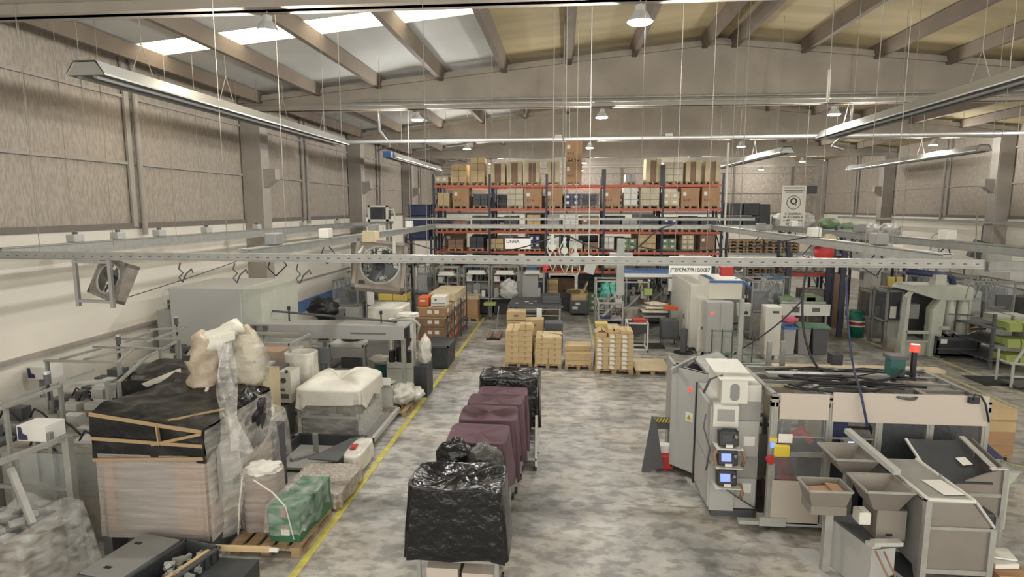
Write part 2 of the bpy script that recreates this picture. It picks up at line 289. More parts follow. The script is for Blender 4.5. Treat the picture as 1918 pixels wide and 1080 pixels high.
# ---------------------------------------------------------------- lamps
def lamp(x,y,z,label,w,top=8.195):
    r=T('high_bay_lamp',label,'lamp',(x,y,z),'high bay lamps under the roof beams')
    P(r,'housing',MB().cyl(x,y,z+.02,z+.17,.20,20,.11).cyl(x,y,z+.17,z+.27,.08,12),'light_grey'); P(r,'lens',MB().cyl(x,y,z,z+.02,.17,20),'lamp_glow')
    P(r,'hook',MB().tube([(x,y,z+.25),(x,y,top)],.012,6),'steel')
    l=bpy.data.lights.new('lamp_light','POINT'); l.shadow_soft_size=.13; l.energy=w; l.color=(1,.975,.93)
    o=bpy.data.objects.new('lamp_light',l); COL.objects.link(o); o.parent=r; o.location=(0,0,-.14)
rows=['nearest','second','third','fourth','fifth']; cols={-4.94:'left of the aisle',1.12:'over the aisle',8.3:'right of the aisle',14.9:'nearest the right wall',17.0:'nearest the right wall'}
for j,y in enumerate((10.05,20.2,30.35,40.5,50.6)):
    for x in ((-4.94,1.12,8.3,17.0) if j<3 else (-4.94,1.12,8.3,14.9)):
        lamp(x,y-(2 if j==4 else 0),7.85,'round white high bay lamp '+cols[x]+', '+rows[j]+' row of lamps',LAMP_W*(.5 if j==4 else 1),rz_(x)-.005 if j==4 else 8.195)
# ---------------------------------------------------------------- tube heaters and pipe
def heater(x0,y0,x1,y1,z,label,w=.42,n=4,blue=0):
    r=T('tube_heater',label,'heater',(x0,y0,z),'gas tube heaters under the roof')
    d=Vector((x1-x0,y1-y0,0)).normalized(); nrm=Vector((d.y,-d.x,0)); L=math.hypot(x1-x0,y1-y0)
    def pt(s,t_,h): q=Vector((x0,y0,z))+d*s+nrm*t_; return (q.x,q.y,z+h)
    prof=[(-w,-.16),(-w*.55,.06),(w*.55,.06),(w,-.16),(w,-.13),(w*.6,.09),(-w*.6,.09),(-w,-.13)]; mb=MB(); k=0
    for s in (0,L):
        for a,h in prof: mb.v.append(pt(s,a,h))
    mb.f+=[(i,(i+1)%8,8+(i+1)%8,8+i) for i in range(8)]; P(r,'hood',mb,'heater_hood'); mb=MB()
    for s in (.02,L-.02):
        for a,h in ((-w*.93,-.135),(-w*.5,.03),(w*.5,.03),(w*.93,-.135),(w*.93,-.15),(-w*.93,-.15)): mb.v.append(pt(s,a,h-.008))
    mb.f+=[(i,(i+1)%6,6+(i+1)%6,6+i) for i in range(6)]; P(r,'shade_plate',mb,'dark_grey')  # dark plate added inside the hood, its colour stands for the underside's shade
    mb=MB()
    for t_ in (-.15,.15): mb.tube([pt(.05,t_,-.17),pt(L-.05,t_,-.17)],.045,10)
    P(r,'burner_tube',mb,'grey')
    mb=MB()
    for s in (0.01,L-.01):
        q=len(mb.v); mb.pc.append(q); mb.v+=[pt(s,a,h) for a,h in prof[:4]]; mb.f.append((q,q+1,q+2,q+3))
    P(r,'end_plate',mb,'heater_hood')
    for i in range(n):
        s=L*(i+.5)/n if n>1 else L/2; c=MB()
        q=pt(s,0,0); zt=rz_(q[0])-.1
        for a in (-.35,.35): c.tube([pt(s+a,0,.08),(q[0],q[1],z+.75)],.01,5)
        c.tube([(q[0],q[1],z+.75),(q[0],q[1],zt+.1)],.008,5); P(r,'suspension_chain',c,'rope')
    if blue:
        e=pt(-.22,0,-.04); P(r,'burner_box',MB().cb(e,(.36,.36,.28)),'blue',label='blue burner box')
    return r
heater(-8.4,10.25,-8.4,22.3,7.45,'long tube heater along the left wall, closest to the camera',.36)
heater(8.35,9.0,8.7,21.6,7.45,'long tube heater running over the robot cell side',.36)
heater(-8.2,28,-8.1,38.1,7.45,'far tube heater with blue burner box above the left wall',.3,4,1)
heater(9.3,27,9.0,38.1,7.45,'far tube heater at the right end of the rack',.3,4)
heater(17.0,26.8,17.6,39.9,7.45,'far tube heater beside the right wall pillars',.3,4)
r=T('exhaust_pipe','long shiny horizontal pipe crossing the whole hall','pipe',(5,22.8,7.45))
P(r,'pipe',MB().tube([(-8.5,22.8,7.45),(20.3,22.8,7.55)],.065,12),'steel_bright')
mb=MB()
for x in (-6.2,-3,.1,3.4,6.2,9.5,12.4,15.5,18.2): mb.tube([(x,22.8,7.5),(x,22.8,rz_(x))],.01,5)
P(r,'hanger_rod',mb,'rope')
r=T('service_pipe','pair of thin pipes running along the first roof beam','pipe',(5,19.9,8.4))
P(r,'pipe_run',MB().tube([(-7.5,19.9,8.33),(20.3,19.9,8.33)],.035,8).tube([(-7,19.9,8.45),(20.3,19.9,8.45)],.03,8),'galvanised')
for x,y,l in ((-7.4,24.2,'left'),(10.9,25.5,'right')):
    r=T('pipe_elbow','bent white gas pipe joining the '+l+' tube heater','pipe',(x,y,7.5)); s=1 if x<0 else -1
    P(r,'bent_pipe',MB().tube([(x-s*.6,y+1.4,7.4),(x,y+1,7.5),(x+s*.3,y,7.55),(x+s*.3,y-1.2,7.9),(x+s*.3,y-1.35,rz_(x+s*.3)-.04)],.05,8).smooth(),'heater_hood')
for x,z,px in ((-.38,8.28,905),(4.9,8.28,1270)): S('beam_plate','small white square plate on the second roof beam, %s'%('above the rack left half' if x<0 else 'right of the other plate'),'plate',B(x-.2,30.13,z,x+.15,30.15,z+.22),'paper')
# ---------------------------------------------------------------- suspended service rails
def rail(a,b,label,w=.09,h=.15,m_='aluminium',slots=0,extra=None,name='service_rail'):
    r=T(name,label,'rail',a); P(r,'rail_profile',MB().bar(a,b,w,h).bar((a[0],a[1],a[2]+h/2),(b[0],b[1],b[2]+h/2),w*1.5,.02).bar((a[0],a[1],a[2]-h/2),(b[0],b[1],b[2]-h/2),w*1.5,.02),m_)
    A_=Vector(a);B_=Vector(b)
    if slots:
        mb=MB(); d=(B_-A_).normalized(); n=d.cross(Vector((0,0,1))).normalized()*-1
        if n.y>0: n=-n
        for i in range(slots):
            q=A_.lerp(B_,(i+.5)/slots)+n*(w/2+.002); mb.cb(q,(.045,.006,.016))
        P(r,'slot_pattern',mb,'dark_grey')
    mb=MB(); L=(B_-A_).length; k=max(2,int(L/3.2))
    for i in range(k):
        q=A_.lerp(B_,(i+.5)/k); mb.tube([q,(q.x,q.y,rz_(q.x))],.006,4)
    P(r,'hanger_rod',mb,'rope'); return r
rail((-12+1.1,9.8,4.165),(6.35,9.8,4.14),'long slotted aluminium rail crossing the hall nearest the camera',.08,.115,'aluminium',98)
rail((6.4,9.75,4.11),(9.6,9.9,4.09),'short dull rail continuing the near crossing rail to the right',.08,.14,'aluminium_dull')
rail((-10.05,9.9,4.2),(-10.05,33,4.2),'outer rail running along the left white wall')
rail((-9.55,10.4,4.12),(-9.55,33,4.12),'thin conductor bar beside the outer left rail',.04,.06)
rail((-5.5,9.9,4.2),(-5.5,26,4.2),'inner rail over the wrapped machines',.14,.16,'galvanised')
rail((5.9,9.9,4.2),(5.9,26,4.2),'rail over the right aisle above the robot cell',.12,.16)
rail((8.3,11,4.2),(8.3,27,4.2),'rail over the grey wheelie bins',.12,.16,'aluminium_dull')
rail((-5.8,25,4.22),(8.4,25,4.22),'far crossing rail in front of the storage rack',.08,.14)
rail((-6.8,25.3,4.52),(7.6,25.3,4.52),'upper far crossing rail in front of the storage rack',.08,.08)
rail((19.7,15,4.3),(19.7,46,4.3),'double cable rail along the right white wall',.10,.12,'aluminium_dull')
def hz(name,label,cat,mb,m_,**k): return S(name,label,cat,mb,m_,**k)
# trolleys and plug boxes on the rails
tw=['nearest','second','third','fourth','fifth','sixth','seventh','eighth']
for i,y in enumerate((11.6,12.8,14.2,16.2,19,22.5,26)):
    r=T('plug_box','small white plug box on the outer left rail, %s along'%tw[i],'box',(-10.05,y,4.3),'plug boxes on the left rail')
    P(r,'casing',B(-10.15,y-.13,4.29,-9.95,y+.13,4.45),'light_grey',bev=.02); P(r,'socket',MB().cyl(-10.05,y,4.45,4.5,.05,10),'dark_grey')
for i,(x,y) in enumerate(((-5.5,11),(-5.5,13.5),(-5.5,17),(-5.5,21),(5.9,12),(5.9,15),(5.9,19),(8.3,14),(8.3,18),(8.3,23))):
    nm=['over the wrapped machines','over the right aisle','over the wheelie bins'][0 if x<0 else (1 if x<7 else 2)]; kk=tw[i if x<0 else (i-4 if x<7 else i-7)]
    r=T('cable_trolley','cable trolley on the rail %s, %s along'%(nm,kk),'trolley',(x,y,4.3),'cable trolleys')
    P(r,'casing',B(x-.11,y-.16,4.3,x+.11,y+.16,4.52),'white' if i%2 else 'grey',bev=.02)
    P(r,'cable_loop',MB().tube([(x-.05,y,4.1),(x-.2,y+.1,3.85),(x,y,3.7),(x+.18,y+.1,3.9),(x+.06,y,4.12)],.014,6).smooth(),'cable')
# hooks and clamps dangling
for i,(x,y,l) in enumerate(((-5.62,9.8,'left of the brown box fan'),(-4.5,9.8,'right above the wrapped robot'),(-6.6,9.8,'farthest left, near the tilted wall fan'))):
    S('hanging_hook','dark coiled hook hanging from the crossing rail '+l,'hook',MB().tube([(x,y,4.05),(x-.03,y,3.95),(x+.04,y,3.88),(x-.04,y,3.8),(x+.02,y,3.72),(x+.09,y,3.86),(x+.2,y,3.95),(x+.22,y,3.88)],.013,6).smooth(),'dark_grey')
# spring balancers near the middle
for i,(x,y,z,l) in enumerate(((-.28,13,4.05,'left'),(-.02,13,3.98,'middle'),(.22,13.2,3.86,'right'))):
    r=T('spring_balancer','white spring balancer with hose, %s one of the three over the aisle'%l,'balancer',(x,y,z),'spring balancers over the aisle')
    P(r,'drum',MB().tube([(x,y-.06,z+.1),(x,y+.06,z+.1)],.075,14).cb((x,y,z+.28),(.06,.06,.2)),'pale_green'); P(r,'hose',MB().tube([(x+.05,y,z),(x+.1,y,z-.2),(x+.02,y,z-.42),(x-.07,y,z-.25),(x-.05,y,z)],.014,6).tube([(x-.03,y-.05,z+.3),(x-.12,y-.05,z+.1),(x-.06,y-.05,z-.1),(x+.03,y-.05,z+.05)],.012,6).smooth(),'pale_green')
    P(r,'suspension_rope',MB().tube([(x,y,z+.35),(x,y,rz_(x)-.02)],.008,6),'rope')
S('hanging_tool','white power tool hanging beside the spring balancers','tool',MB().ob((.55,13,3.78),(.22,.2,.35),0,.2,.3).tube([(.5,13,3.9),(.48,13,rz_(.5))],.01,6),'light_grey',bev=.03)
S('red_valve','small red valve hanging left of the spring balancers','valve',MB().cyl(-.42,13,3.68,3.76,.07,12).cyl(-.42,13,3.6,3.68,.03,8),'red')
S('hanging_beam_post','grey hanging service post over the crossing rail near the line sign','post',MB().box(1.0,11.8,3.3,1.14,11.94,4.4).box(.86,11.78,4.02,1.3,11.96,4.12),'aluminium_dull')
# slack cables
def cable(label,pts,r_=.014,m_='cable',name='slack_cable'):
    q=[]; V=[Vector(p_) for p_ in pts]
    for i in range(len(V)-1):
        a=V[max(i-1,0)];b=V[i];c_=V[i+1];d=V[min(i+2,len(V)-1)]
        for k_ in range(8):
            t_=k_/8; q.append(.5*((2*b)+(c_-a)*t_+(2*a-5*b+4*c_-d)*t_*t_+(3*b-a-3*c_+d)*t_**3))
    q.append(V[-1]); return S(name,label,'cable',MB().tube(q,r_,6).smooth(),m_)
def W(px,py,y): x,z=at(px,py,y); return (x,y,z)
cable('black cable sagging between the inner left rail and the aisle balancers',[W(770,455,15),W(850,473,15),W(960,467,15),W(1050,440,13.2)],.016)
cable('black cable swooping from the balancers to the line sign',[W(1062,440,13.2),W(1110,462,13),W(1180,470,13),W(1230,432,13),W(1262,420,14)],.018)
cable('long black cable stretched over to the hanging red socket',[W(1180,458,12.5),W(1260,470,12.5),W(1400,462,12.4),W(1515,443,12.4)],.014)
cable('black cable dropping diagonally to the white control cabinet',[W(1505,560,12.5),W(1450,612,12.5),W(1375,662,12.5)],.016)
cable('thick black cable falling from the rail onto the robot cell roof',[W(1515,480,11),W(1503,560,10.9),W(1510,640,10.8),W(1545,700,10.6),W(1640,725,10)],.02)
cable('blue hose falling from the rail onto the robot cell roof',[W(1585,520,11),W(1588,600,10.8),W(1597,680,10.5),W(1612,735,9.2),W(1625,800,9.1)],.018,'navy')
cable('pale hanging cord beside the white press',[W(1830,400,16),W(1825,490,16),W(1808,560,16)],.014,'rope')
cable('thin wire slanting from the left fan to the ceiling rail',[W(212,565,9.8),W(360,518,12),W(470,480,14)],.008)
# vertical ropes from the roof
for i,(px,py0,py1,y) in enumerate(((1055,60,270,16),(922,110,245,16),(1600,10,180,15),(1390,0,250,17),(1860,60,260,15),(608,80,260,14),(1687,220,262,20),(60,20,300,10.6),(165,160,300,11.5))):
    a=W(px,py1,y); S('hanging_rod','thin pale rod hanging from the roof, %s counted from the left'%['seventh','sixth','eighth','ninth','tenth','third','eleventh','first','second'][i],'rod',MB().tube([(a[0],y,a[2]-1.2 if i in(0,) else a[2]),(a[0],y,rz_(a[0]))],.007 if i else .02,5),'rope')
# ---------------------------------------------------------------- fans
r=T('wall_fan','tilted square wall fan in a grey hanging frame near the left wall','fan',(-8.2,9.8,3.3))
P(r,'hanging_frame',MB().bar((-8.5,9.75,3.28),(-8.5,9.75,4.1),.06).bar((-7.86,9.75,3.26),(-7.86,9.75,4.1),.06).bar((-8.5,9.75,3.38),(-7.86,9.75,3.36),.05).bar((-8.5,9.75,4.06),(-7.86,9.75,4.06),.05),'mid_grey')
mx=Matrix.Translation((-8.05,10.05,3.72))@Matrix.Rotation(R(-20),4,'Z')@Matrix.Rotation(R(12),4,'Y')@Matrix.Rotation(R(-20),4,'X')
def xf(mb,mx): mb.v=[tuple(mx@Vector(q)) for q in mb.v]; return mb
def fanparts(r,mx,h,col,glass=False):
    fr=MB()
    for a,b in ((-1,0),(1,0)): fr.box(a*h-.04*(a>0)-0*(a<0),-.12,-h,a*h+.04*(a<0),.12,h) if 0 else fr.box(min(a*h,a*(h-.06)),-.12,-h,max(a*h,a*(h-.06)),.12,h)
    for a in (-1,1): fr.box(-h,-.12,min(a*h,a*(h-.06)),h,.12,max(a*h,a*(h-.06)))
    def q(u,v):   # plate with a round opening
        an=6.28318*v; k_=min(1/max(abs(math.cos(an)),1e-6),1/max(abs(math.sin(an)),1e-6))*h; rr_=h*.74+(k_-h*.74)*u; return (rr_*math.cos(an),-.1,rr_*math.sin(an))
    fr.grid(q,2,48,True); P(r,'fan_housing',xf(fr,mx),col)
    P(r,'inlet_ring',xf(MB().ring((0,-.1,0),h*.75,.018,36,6),mx),'mid_grey'); bl=MB()
    for k_ in range(4):
        bl.box(.04,-.01,-.09*h/.4,h*.68,.01,.09*h/.4,Matrix.Rotation(k_*math.pi/2+.4,4,'Y')@Matrix.Rotation(R(28),4,'X'))
    P(r,'blade_set',xf(bl,mx),'dark_grey'); P(r,'motor_hub',xf(MB().tube([(0,-.06,0),(0,.1,0)],.07,14),mx),'black')
    g_=MB()
    for rad in (.3,.5,.7): g_.ring((0,.1,0),h*rad,.006,28,4)
    for k_ in range(6): a=k_*math.pi/6; g_.tube([(h*.82*math.cos(a),.1,h*.82*math.sin(a)),(-h*.82*math.cos(a),.1,-h*.82*math.sin(a))],.006,4)
    P(r,'wire_guard',xf(g_,mx),'black')
fanparts(r,mx,.36,'fan_body')
r=T('box_fan','large brown square box fan hanging from the crossing rail','fan',(-3.2,9.9,3.6))
fanparts(r,Matrix.Translation((-3.14,10.0,4.0))@Matrix.Rotation(R(14),4,'Z')@Matrix.Rotation(R(7),4,'Y')@Matrix.Rotation(R(-22),4,'X'),.43,'brown_box')
P(r,'label_plate',xf(B(-.32,-.13,-.37,-.22,-.122,-.31),Matrix.Translation((-3.14,10.0,4.0))@Matrix.Rotation(R(14),4,'Z')@Matrix.Rotation(R(7),4,'Y')@Matrix.Rotation(R(-22),4,'X')),'black')
P(r,'rail_bracket',MB().bar((-3.45,9.86,4.22),(-3.4,10.05,4.42),.05).bar((-2.85,9.86,4.22),(-2.9,10.05,4.42),.05),'mid_grey')
S('fan_carton','small tan carton lodged on the rail above the brown box fan','carton',B(-3.42,9.95,4.42,-3.2,10.2,4.6),'kraft_pale')
S('small_wall_fan','small black fan basket hanging from the right wall rail','fan',MB().ob((19,29.5,3.05),(.8,.3,.8),0,.2,.25).bar((19,29.5,3.4),(19,29.5,4.2),.04).bar((19.4,29.4,2.7),(19.4,29.4,3.4),.04),'dark_grey')
# ---------------------------------------------------------------- signs
r=T('line_sign','white hanging sign reading LINHA J92/KF67/R10/X87','sign',(2.44,11.6,3.7)); yb=11.6
x0,z1=at(1254,479,yb); x1,z0=at(1332,514,yb); P(r,'board',B(x0,yb,z0,x1,yb+.02,z1),'paper')
text('LINHA',.14,(x0+.05,yb-.004,z1-.13),(math.pi/2,0,0),'print_grey','line_word',r,.004,'LEFT'); text('J92/KF67/R10/X87',.098,((x0+x1)/2,yb-.004,z0+.085),(math.pi/2,0,0),'print_grey','line_codes',r,.003)
P(r,'hanging_wire',MB().tube([(x0+.1,yb+.01,z1),(x0+.1,yb+.01,9.9)],.005,4).tube([(x1-.1,yb+.01,z1),(x1-.1,yb+.01,9.9)],.005,4),'rope')
r=T('rack_sign','small white sign with the word LINHA over the packing benches','sign',(-1.9,24,3.4)); yb=24
x0,z1=at(946,446,yb); x1,z0=at(994,466,yb); P(r,'board',B(x0,yb,z0,x1,yb+.02,z1),'paper'); text('LINHA',.18,(x0+.05,yb-.004,z1-.13),(math.pi/2,0,0),'print_grey','line_word',r,.004,'LEFT'); P(r,'hanging_wire',MB().tube([(x0+.2,yb,z1),(x0+.2,yb,rz_(x0))],.01,4).tube([(x1-.2,yb,z1),(x1-.2,yb,rz_(x1))],.01,4),'rope')
r=T('quality_banner','tall cream banner with a ringed letter Q and small text','banner',(9.2,26,4)); yb=26
x0,z1=at(1466,347,yb); x1,z0=at(1506,424,yb); P(r,'cloth',B(x0,yb,z0,x1,yb+.015,z1),'ivory'); xc=(x0+x1)/2; zc=at(1485,379,yb)[1]
P(r,'ring_print',MB().ring((xc,yb-.003,zc),.27,.012,32,5),'black'); text('Q',.34,(xc,yb-.006,zc+.04),(math.pi/2,0,0),'black','letter_print',r,.014)
text('A Qualidade\nde A Cavada é\no silêncio para\ngarantir o\nfuturo.',.13,(xc,yb-.004,zc-.72),(math.pi/2,0,0),'print_grey','slogan_print',r,.003)
P(r,'header_print',MB().box(x0+.06,yb-.006,z1-.12,x1-.06,yb-.002,z1-.08).box(x0+.06,yb-.006,z1-.22,x1-.06,yb-.002,z1-.19).box(x0+.12,yb-.006,z1-.29,x1-.14,yb-.002,z1-.265),'print_grey')
P(r,'hanging_wire',MB().tube([(xc,yb,z1),(xc,yb,rz_(xc))],.01,4),'rope')
S('wall_screen','small black box screen on a pillar right of the quality banner','screen',B(*(lambda a:(a[0]-.25,32,a[1]-.2,a[0]+.25,32.2,a[1]+.2))(at(1521,355,32))),'black')
# ---------------------------------------------------------------- storage racks
def rack(x0,x1,y,levels,bays,label,depth=1.05,hgt=6.55,beam='rack_orange'):
    r=T('storage_rack',label,'rack',(x0,y,0)); n=bays
    for k in range(n+1):
        x=x0+(x1-x0)*k/n; mb=MB()
        for yy in (y,y+depth): mb.box(x-.05,yy-.04,0,x+.05,yy+.04,hgt)
        z=.3
        while z<hgt-.9: mb.bar((x,y,z),(x,y+depth,z+.8),.035); mb.bar((x,y+depth,z+.8),(x,y,z+.9),.035); z+=.9
        P(r,'upright_frame',mb,'rack_blue')
    for z in levels:
        for k in range(n):
            a=x0+(x1-x0)*k/n+.05; b=x0+(x1-x0)*(k+1)/n-.05
            P(r,'beam',B(a,y-.06,z-.11,b,y-.01,z).box(a,y+depth+.01,z-.11,b,y+depth+.06,z),beam)
    return r
LV=[6.05,4.94,3.86,2.9,1.98]
rack(-6.36,7.23,29,LV,5,'tall pallet rack with orange beams and dark blue uprights, front row')
rack(-6.36,7.23,30.7,LV,5,'second pallet rack standing behind the front orange one')
pal=MB()
for k in range(5): pal.box(-.4,-.6+k*.265,.115,.4,-.6+k*.265+.14,.14) if 0 else pal.box(-.4+k*.17,-.6,.115,-.4+k*.17+.12,.6,.14)
for y in (-.55,0,.55): pal.box(-.4,y-.05,.09,.4,y+.05,.115)
for x in (-.35,0,.35):
    pal.box(x-.05,-.6,0,x+.05,.6,.022)
    for y in (-.55,0,.55): pal.box(x-.05,y-.05,.022,x+.05,y+.05,.09)
PAL=pal.mesh('pallet','wood')
def pallet(x,y,z,label,sx=1,sy=1,group=None,rz=0,name='pallet',m_=None,sz=1):
    o=bpy.data.objects.new(name,PAL); COL.objects.link(o); o.location=(x,y,z); o.scale=(sx,sy,sz); o.rotation_euler.z=rz; return tag(o,label,'pallet',group)
LEVN=['top','second','third','fourth','fifth']
def px2x(p_): return -6.36+(p_-812)*.02503
def load(kind,x0,x1,z,h,where,y=29.05,d=.95):
    xc=(x0+x1)/2; w=x1-x0; zb=z+.14; s=random.random
    if kind=='up':
        mb=B(x0+.18,y+.05,zb,x1-.18,y+d,zb+h*.93); 
        r=T('corner_posted_carton','brown carton with pale corner boards, '+where,'carton',(xc,y,zb)); P(r,'box',mb,'kraft_brown'); 
        P(r,'corner_board',MB().box(x0,y,zb,x0+.2,y+d,zb+h).box(x1-.2,y,zb,x1,y+d,zb+h).box(x0,y+.1,zb+h-.05,x1,y+.2,zb+h),'kraft_pale'); return
    if kind in('kraft','brown'):
        r=T('pallet_carton',('plain brown' if kind=='kraft' else 'dark brown')+' pallet carton, '+where,'carton',(xc,y,zb)); P(r,'box',B(x0,y,zb,x1,y+d,zb+h).box(x0-.01,y-.01,zb+h-.12,x1+.01,y+d+.01,zb+h),kind if kind=='kraft' else 'kraft_brown')
        P(r,'label_sheet',B(x0+w*.1,y-.016,zb+h*.55,x0+w*.28,y-.011,zb+h*.75),'paper'); P(r,'handling_print',MB().box(x0+w*.12,y-.014,zb+h*.25,x0+w*.2,y-.011,zb+h*.36).box(x0+w*.28,y-.014,zb+h*.25,x0+w*.33,y-.011,zb+h*.36).box(x0+w*.42,y-.014,zb+h*.25,x0+w*.5,y-.011,zb+h*.36),'print_grey'); return
    col={'pale':'kraft_pale','yel':'tan_wrap','tan':'kraft_light','white':'white','green':'crate_green','navy':'navy','dark':'charcoal','grey':'mid_grey','pinkish':'oxide'}[kind]
    word={'pale':'pale','yel':'yellowish wrapped','tan':'tan','white':'white','green':'green','navy':'navy blue','dark':'dark grey','grey':'grey','pinkish':'reddish'}[kind]
    nx=2; nzz=max(1,round(h/.26)); mb=MB()
    for i in range(nx):
        for k in range(nzz):
            a=x0+w*i/nx; b=x0+w*(i+1)/nx; mb.box(a+.008,y+.01*s(),zb+h*k/nzz+.006,b-.008,y+d,zb+h*(k+1)/nzz-.006)
    o=T('stacked_load',word+' stacked pallet load, '+where,'load',(xc,y,zb)); P(o,'stack_body',mb,col,)
    if kind in('white','navy','green','pale') :
        mb=MB()
        for i in range(nx):
            for k in range(nzz): a=x0+w*(i+.3)/nx; mb.box(a,y-.012,zb+h*(k+.3)/nzz,a+w*.18,y-.004,zb+h*(k+.7)/nzz)
        P(o,'label_sheet',mb,'paper')
RK=[ [('pale',814,840,.28),('tan',846,876,.85),('tan',884,911,1.15),('up',922,950,.92),('up',954,982,.97),('up',987,1016,.97),('up',1029,1053,.97),('kraft',1064,1095,.92),('grey',1177,1196,.35),('up',1214,1241,1.05),('yel',1247,1282,.9),('up',1287,1313,.95),('up',1322,1349,.95)],
 [('tan',819,842,.62),('kraft',849,880,.85),('dark',888,916,.55),('yel',954,985,.82),('kraft',988,1020,.8),('kraft',1028,1059,.85),('navy',1062,1093,.55),('dark',1098,1124,.5),('kraft',1136,1168,.8),('white',1174,1200,.85),('yel',1206,1240,.85),('pale',1245,1277,.62),('kraft',1280,1313,.82),('kraft',1318,1350,.84)],
 [('dark',815,838,.5),('pinkish',850,877,.35),('dark',886,918,.6),('dark',948,975,.6),('tan',992,1018,.65),('grey',1029,1054,.65),('white',1060,1090,.62),('brown',1097,1128,.6),('dark',1135,1168,.45),('grey',1172,1200,.4),('dark',1208,1240,.6),('navy',1247,1276,.5),('dark',1282,1312,.6),('dark',1318,1350,.55)],
 [('pinkish',838,868,.4),('dark',880,908,.55),('tan',915,946,.45),('navy',964,990,.5),('navy',996,1018,.65),('white',1028,1054,.6),('white',1073,1098,.35),('brown',1102,1128,.3),('white',1136,1158,.55),('green',1170,1200,.5),('tan',1203,1236,.8),('green',1246,1274,.5),('pale',1284,1306,.68),('brown',1318,1345,.68)],
 [('dark',820,850,.5),('dark',868,900,.5),('brown',925,950,.4),('green',960,985,.5),('green',996,1018,.45),('brown',1029,1050,.4),('green',1064,1092,.5),('tan',1102,1128,.45),('white',1136,1164,.35),('yel',1172,1200,.4),('grey',1206,1236,.35),('green',1246,1275,.4),('brown',1284,1310,.45),('brown',1318,1345,.4)]]
random.seed(5)
for L,row in enumerate(RK):
    for i,(k,a,b,h) in enumerate(row):
        x0,x1=px2x(a),px2x(b); where='%s shelf of the orange rack, %s from left'%(LEVN[L],ORD[i])
        load(k,x0,x1,LV[L],h,where)
        pallet((x0+x1)/2,29.52,LV[L],'wooden pallet on the %s shelf of the orange rack, %s from left'%(LEVN[L],ORD[i]),(x1-x0)/.8,.85,'pallets on the orange rack')
load('kraft',px2x(1064),px2x(1095),6.05+1.06,.85,'upper one of the two on the top shelf'); pallet(px2x(1080),29.52,7.1,'wooden pallet between the two tallest brown cartons',.95,.8,'pallets on the orange rack')
for k in range(11):
    x0=-6.25+k*1.23; load(['brown','dark','grey','white','tan','dark','green','pale','navy','dark','brown'][k],x0,x0+1.0,-.12,1.1+.4*math.sin(k*2),'floor level of the orange rack, %s from left'%ORD[k],29.1)
random.seed(8); cc=['dark','navy','grey','brown','dark','green','dark']
LV.append(0.0); LEVN.append('floor level')
for L in range(1,6):
    for k in range(10):
        x0=-6.2+k*1.36+(.05 if k%2 else .0); load(cc[(k*3+L)%7],x0,x0+1.25 if L==5 else x0+1.0,LV[L]-.14,(.55+.3*random.random())*(1 if L<5 else 2),'rear rack, %s shelf, %s from left'%(LEVN[L],ORD[k]),30.75)
for k,x in enumerate((1.75,4.45)):
    S('dark_sign_post','dark post rising above the rack top, %s of two'%('left' if k==0 else 'right'),'post',B(x-.1,28.85,6.0,x+.1,28.93,6.95 if k else 6.75),'black')
# side stacks beside the rack
rack(-7.75,-6.5,28.9,[3.5,2.2],1,'narrow side rack left of the main rack holding blue tubs',1.0,3.6,'rack_blue')
for k in range(3):
    r=T('blue_tub','dark blue plastic tub on the narrow side rack, %s in its stack'%['bottom','middle','top'][k],'tub',(-7,28.9,3.5+.55*k),'dark blue tubs beside the rack')
    P(r,'tub_body',B(-7.6,28.9,3.5+.55*k,-6.6,29.8,3.98+.55*k),'navy',bev=.03); P(r,'rim',B(-7.65,28.86,3.98+.55*k,-6.55,29.84,4.04+.55*k),'navy')
rack(7.5,13.1,29,[4.0,2.9,1.9],2,'lower rack right of the main rack holding grey bins',1.05,4.1,'galvanised')
for k,(x,z) in enumerate(((7.45,4.0),(8.2,4.0),(7.45,4.62),(8.2,4.62))):
    r=T('grey_bin','large dark grey plastic bin right of the rack, %s'%['lower left','lower right','upper left','upper right'][k],'bin',(x,29,z),'dark grey bins beside the rack')
    P(r,'bin_body',B(x,29,z,x+.7,30,z+.52),'charcoal',bev=.03); P(r,'rim',B(x-.02,28.97,z+.52,x+.72,30.03,z+.58),'dark_grey')
S('wrapped_round_load','dark wrapped round load right of the grey bins','load',drape(9.15,29.5,.6,.8,5.15,4.02,.05,.02,.1,3),'charcoal')
for i,(x,z,l,m_,h) in enumerate(((10.1,4.0,'left','white_bag',.7),(11.1,4.0,'middle','white_bag',.75),(12.2,4.0,'right','crate_green',.5))):
    S('bulk_bag','bulk bag on top of the lower rack, '+l+' one','bag',lumpy(x,29.5,z,.45,.4,h,i*3.3,.2),m_)
for i in range(8):
    x=7.9+(i%4)*.78+(.1 if i%4>1 else 0); z=2.9 if i<4 else 1.9
    for k in range(4): pallet(x+.1,29.5,z+k*.15,'empty pallet, %s from the floor of the %s pile, %s shelf'%(ORD[k],ORD[i%4],'upper' if i<4 else 'lower'),.9,.8,'empty pallets on the lower rack')
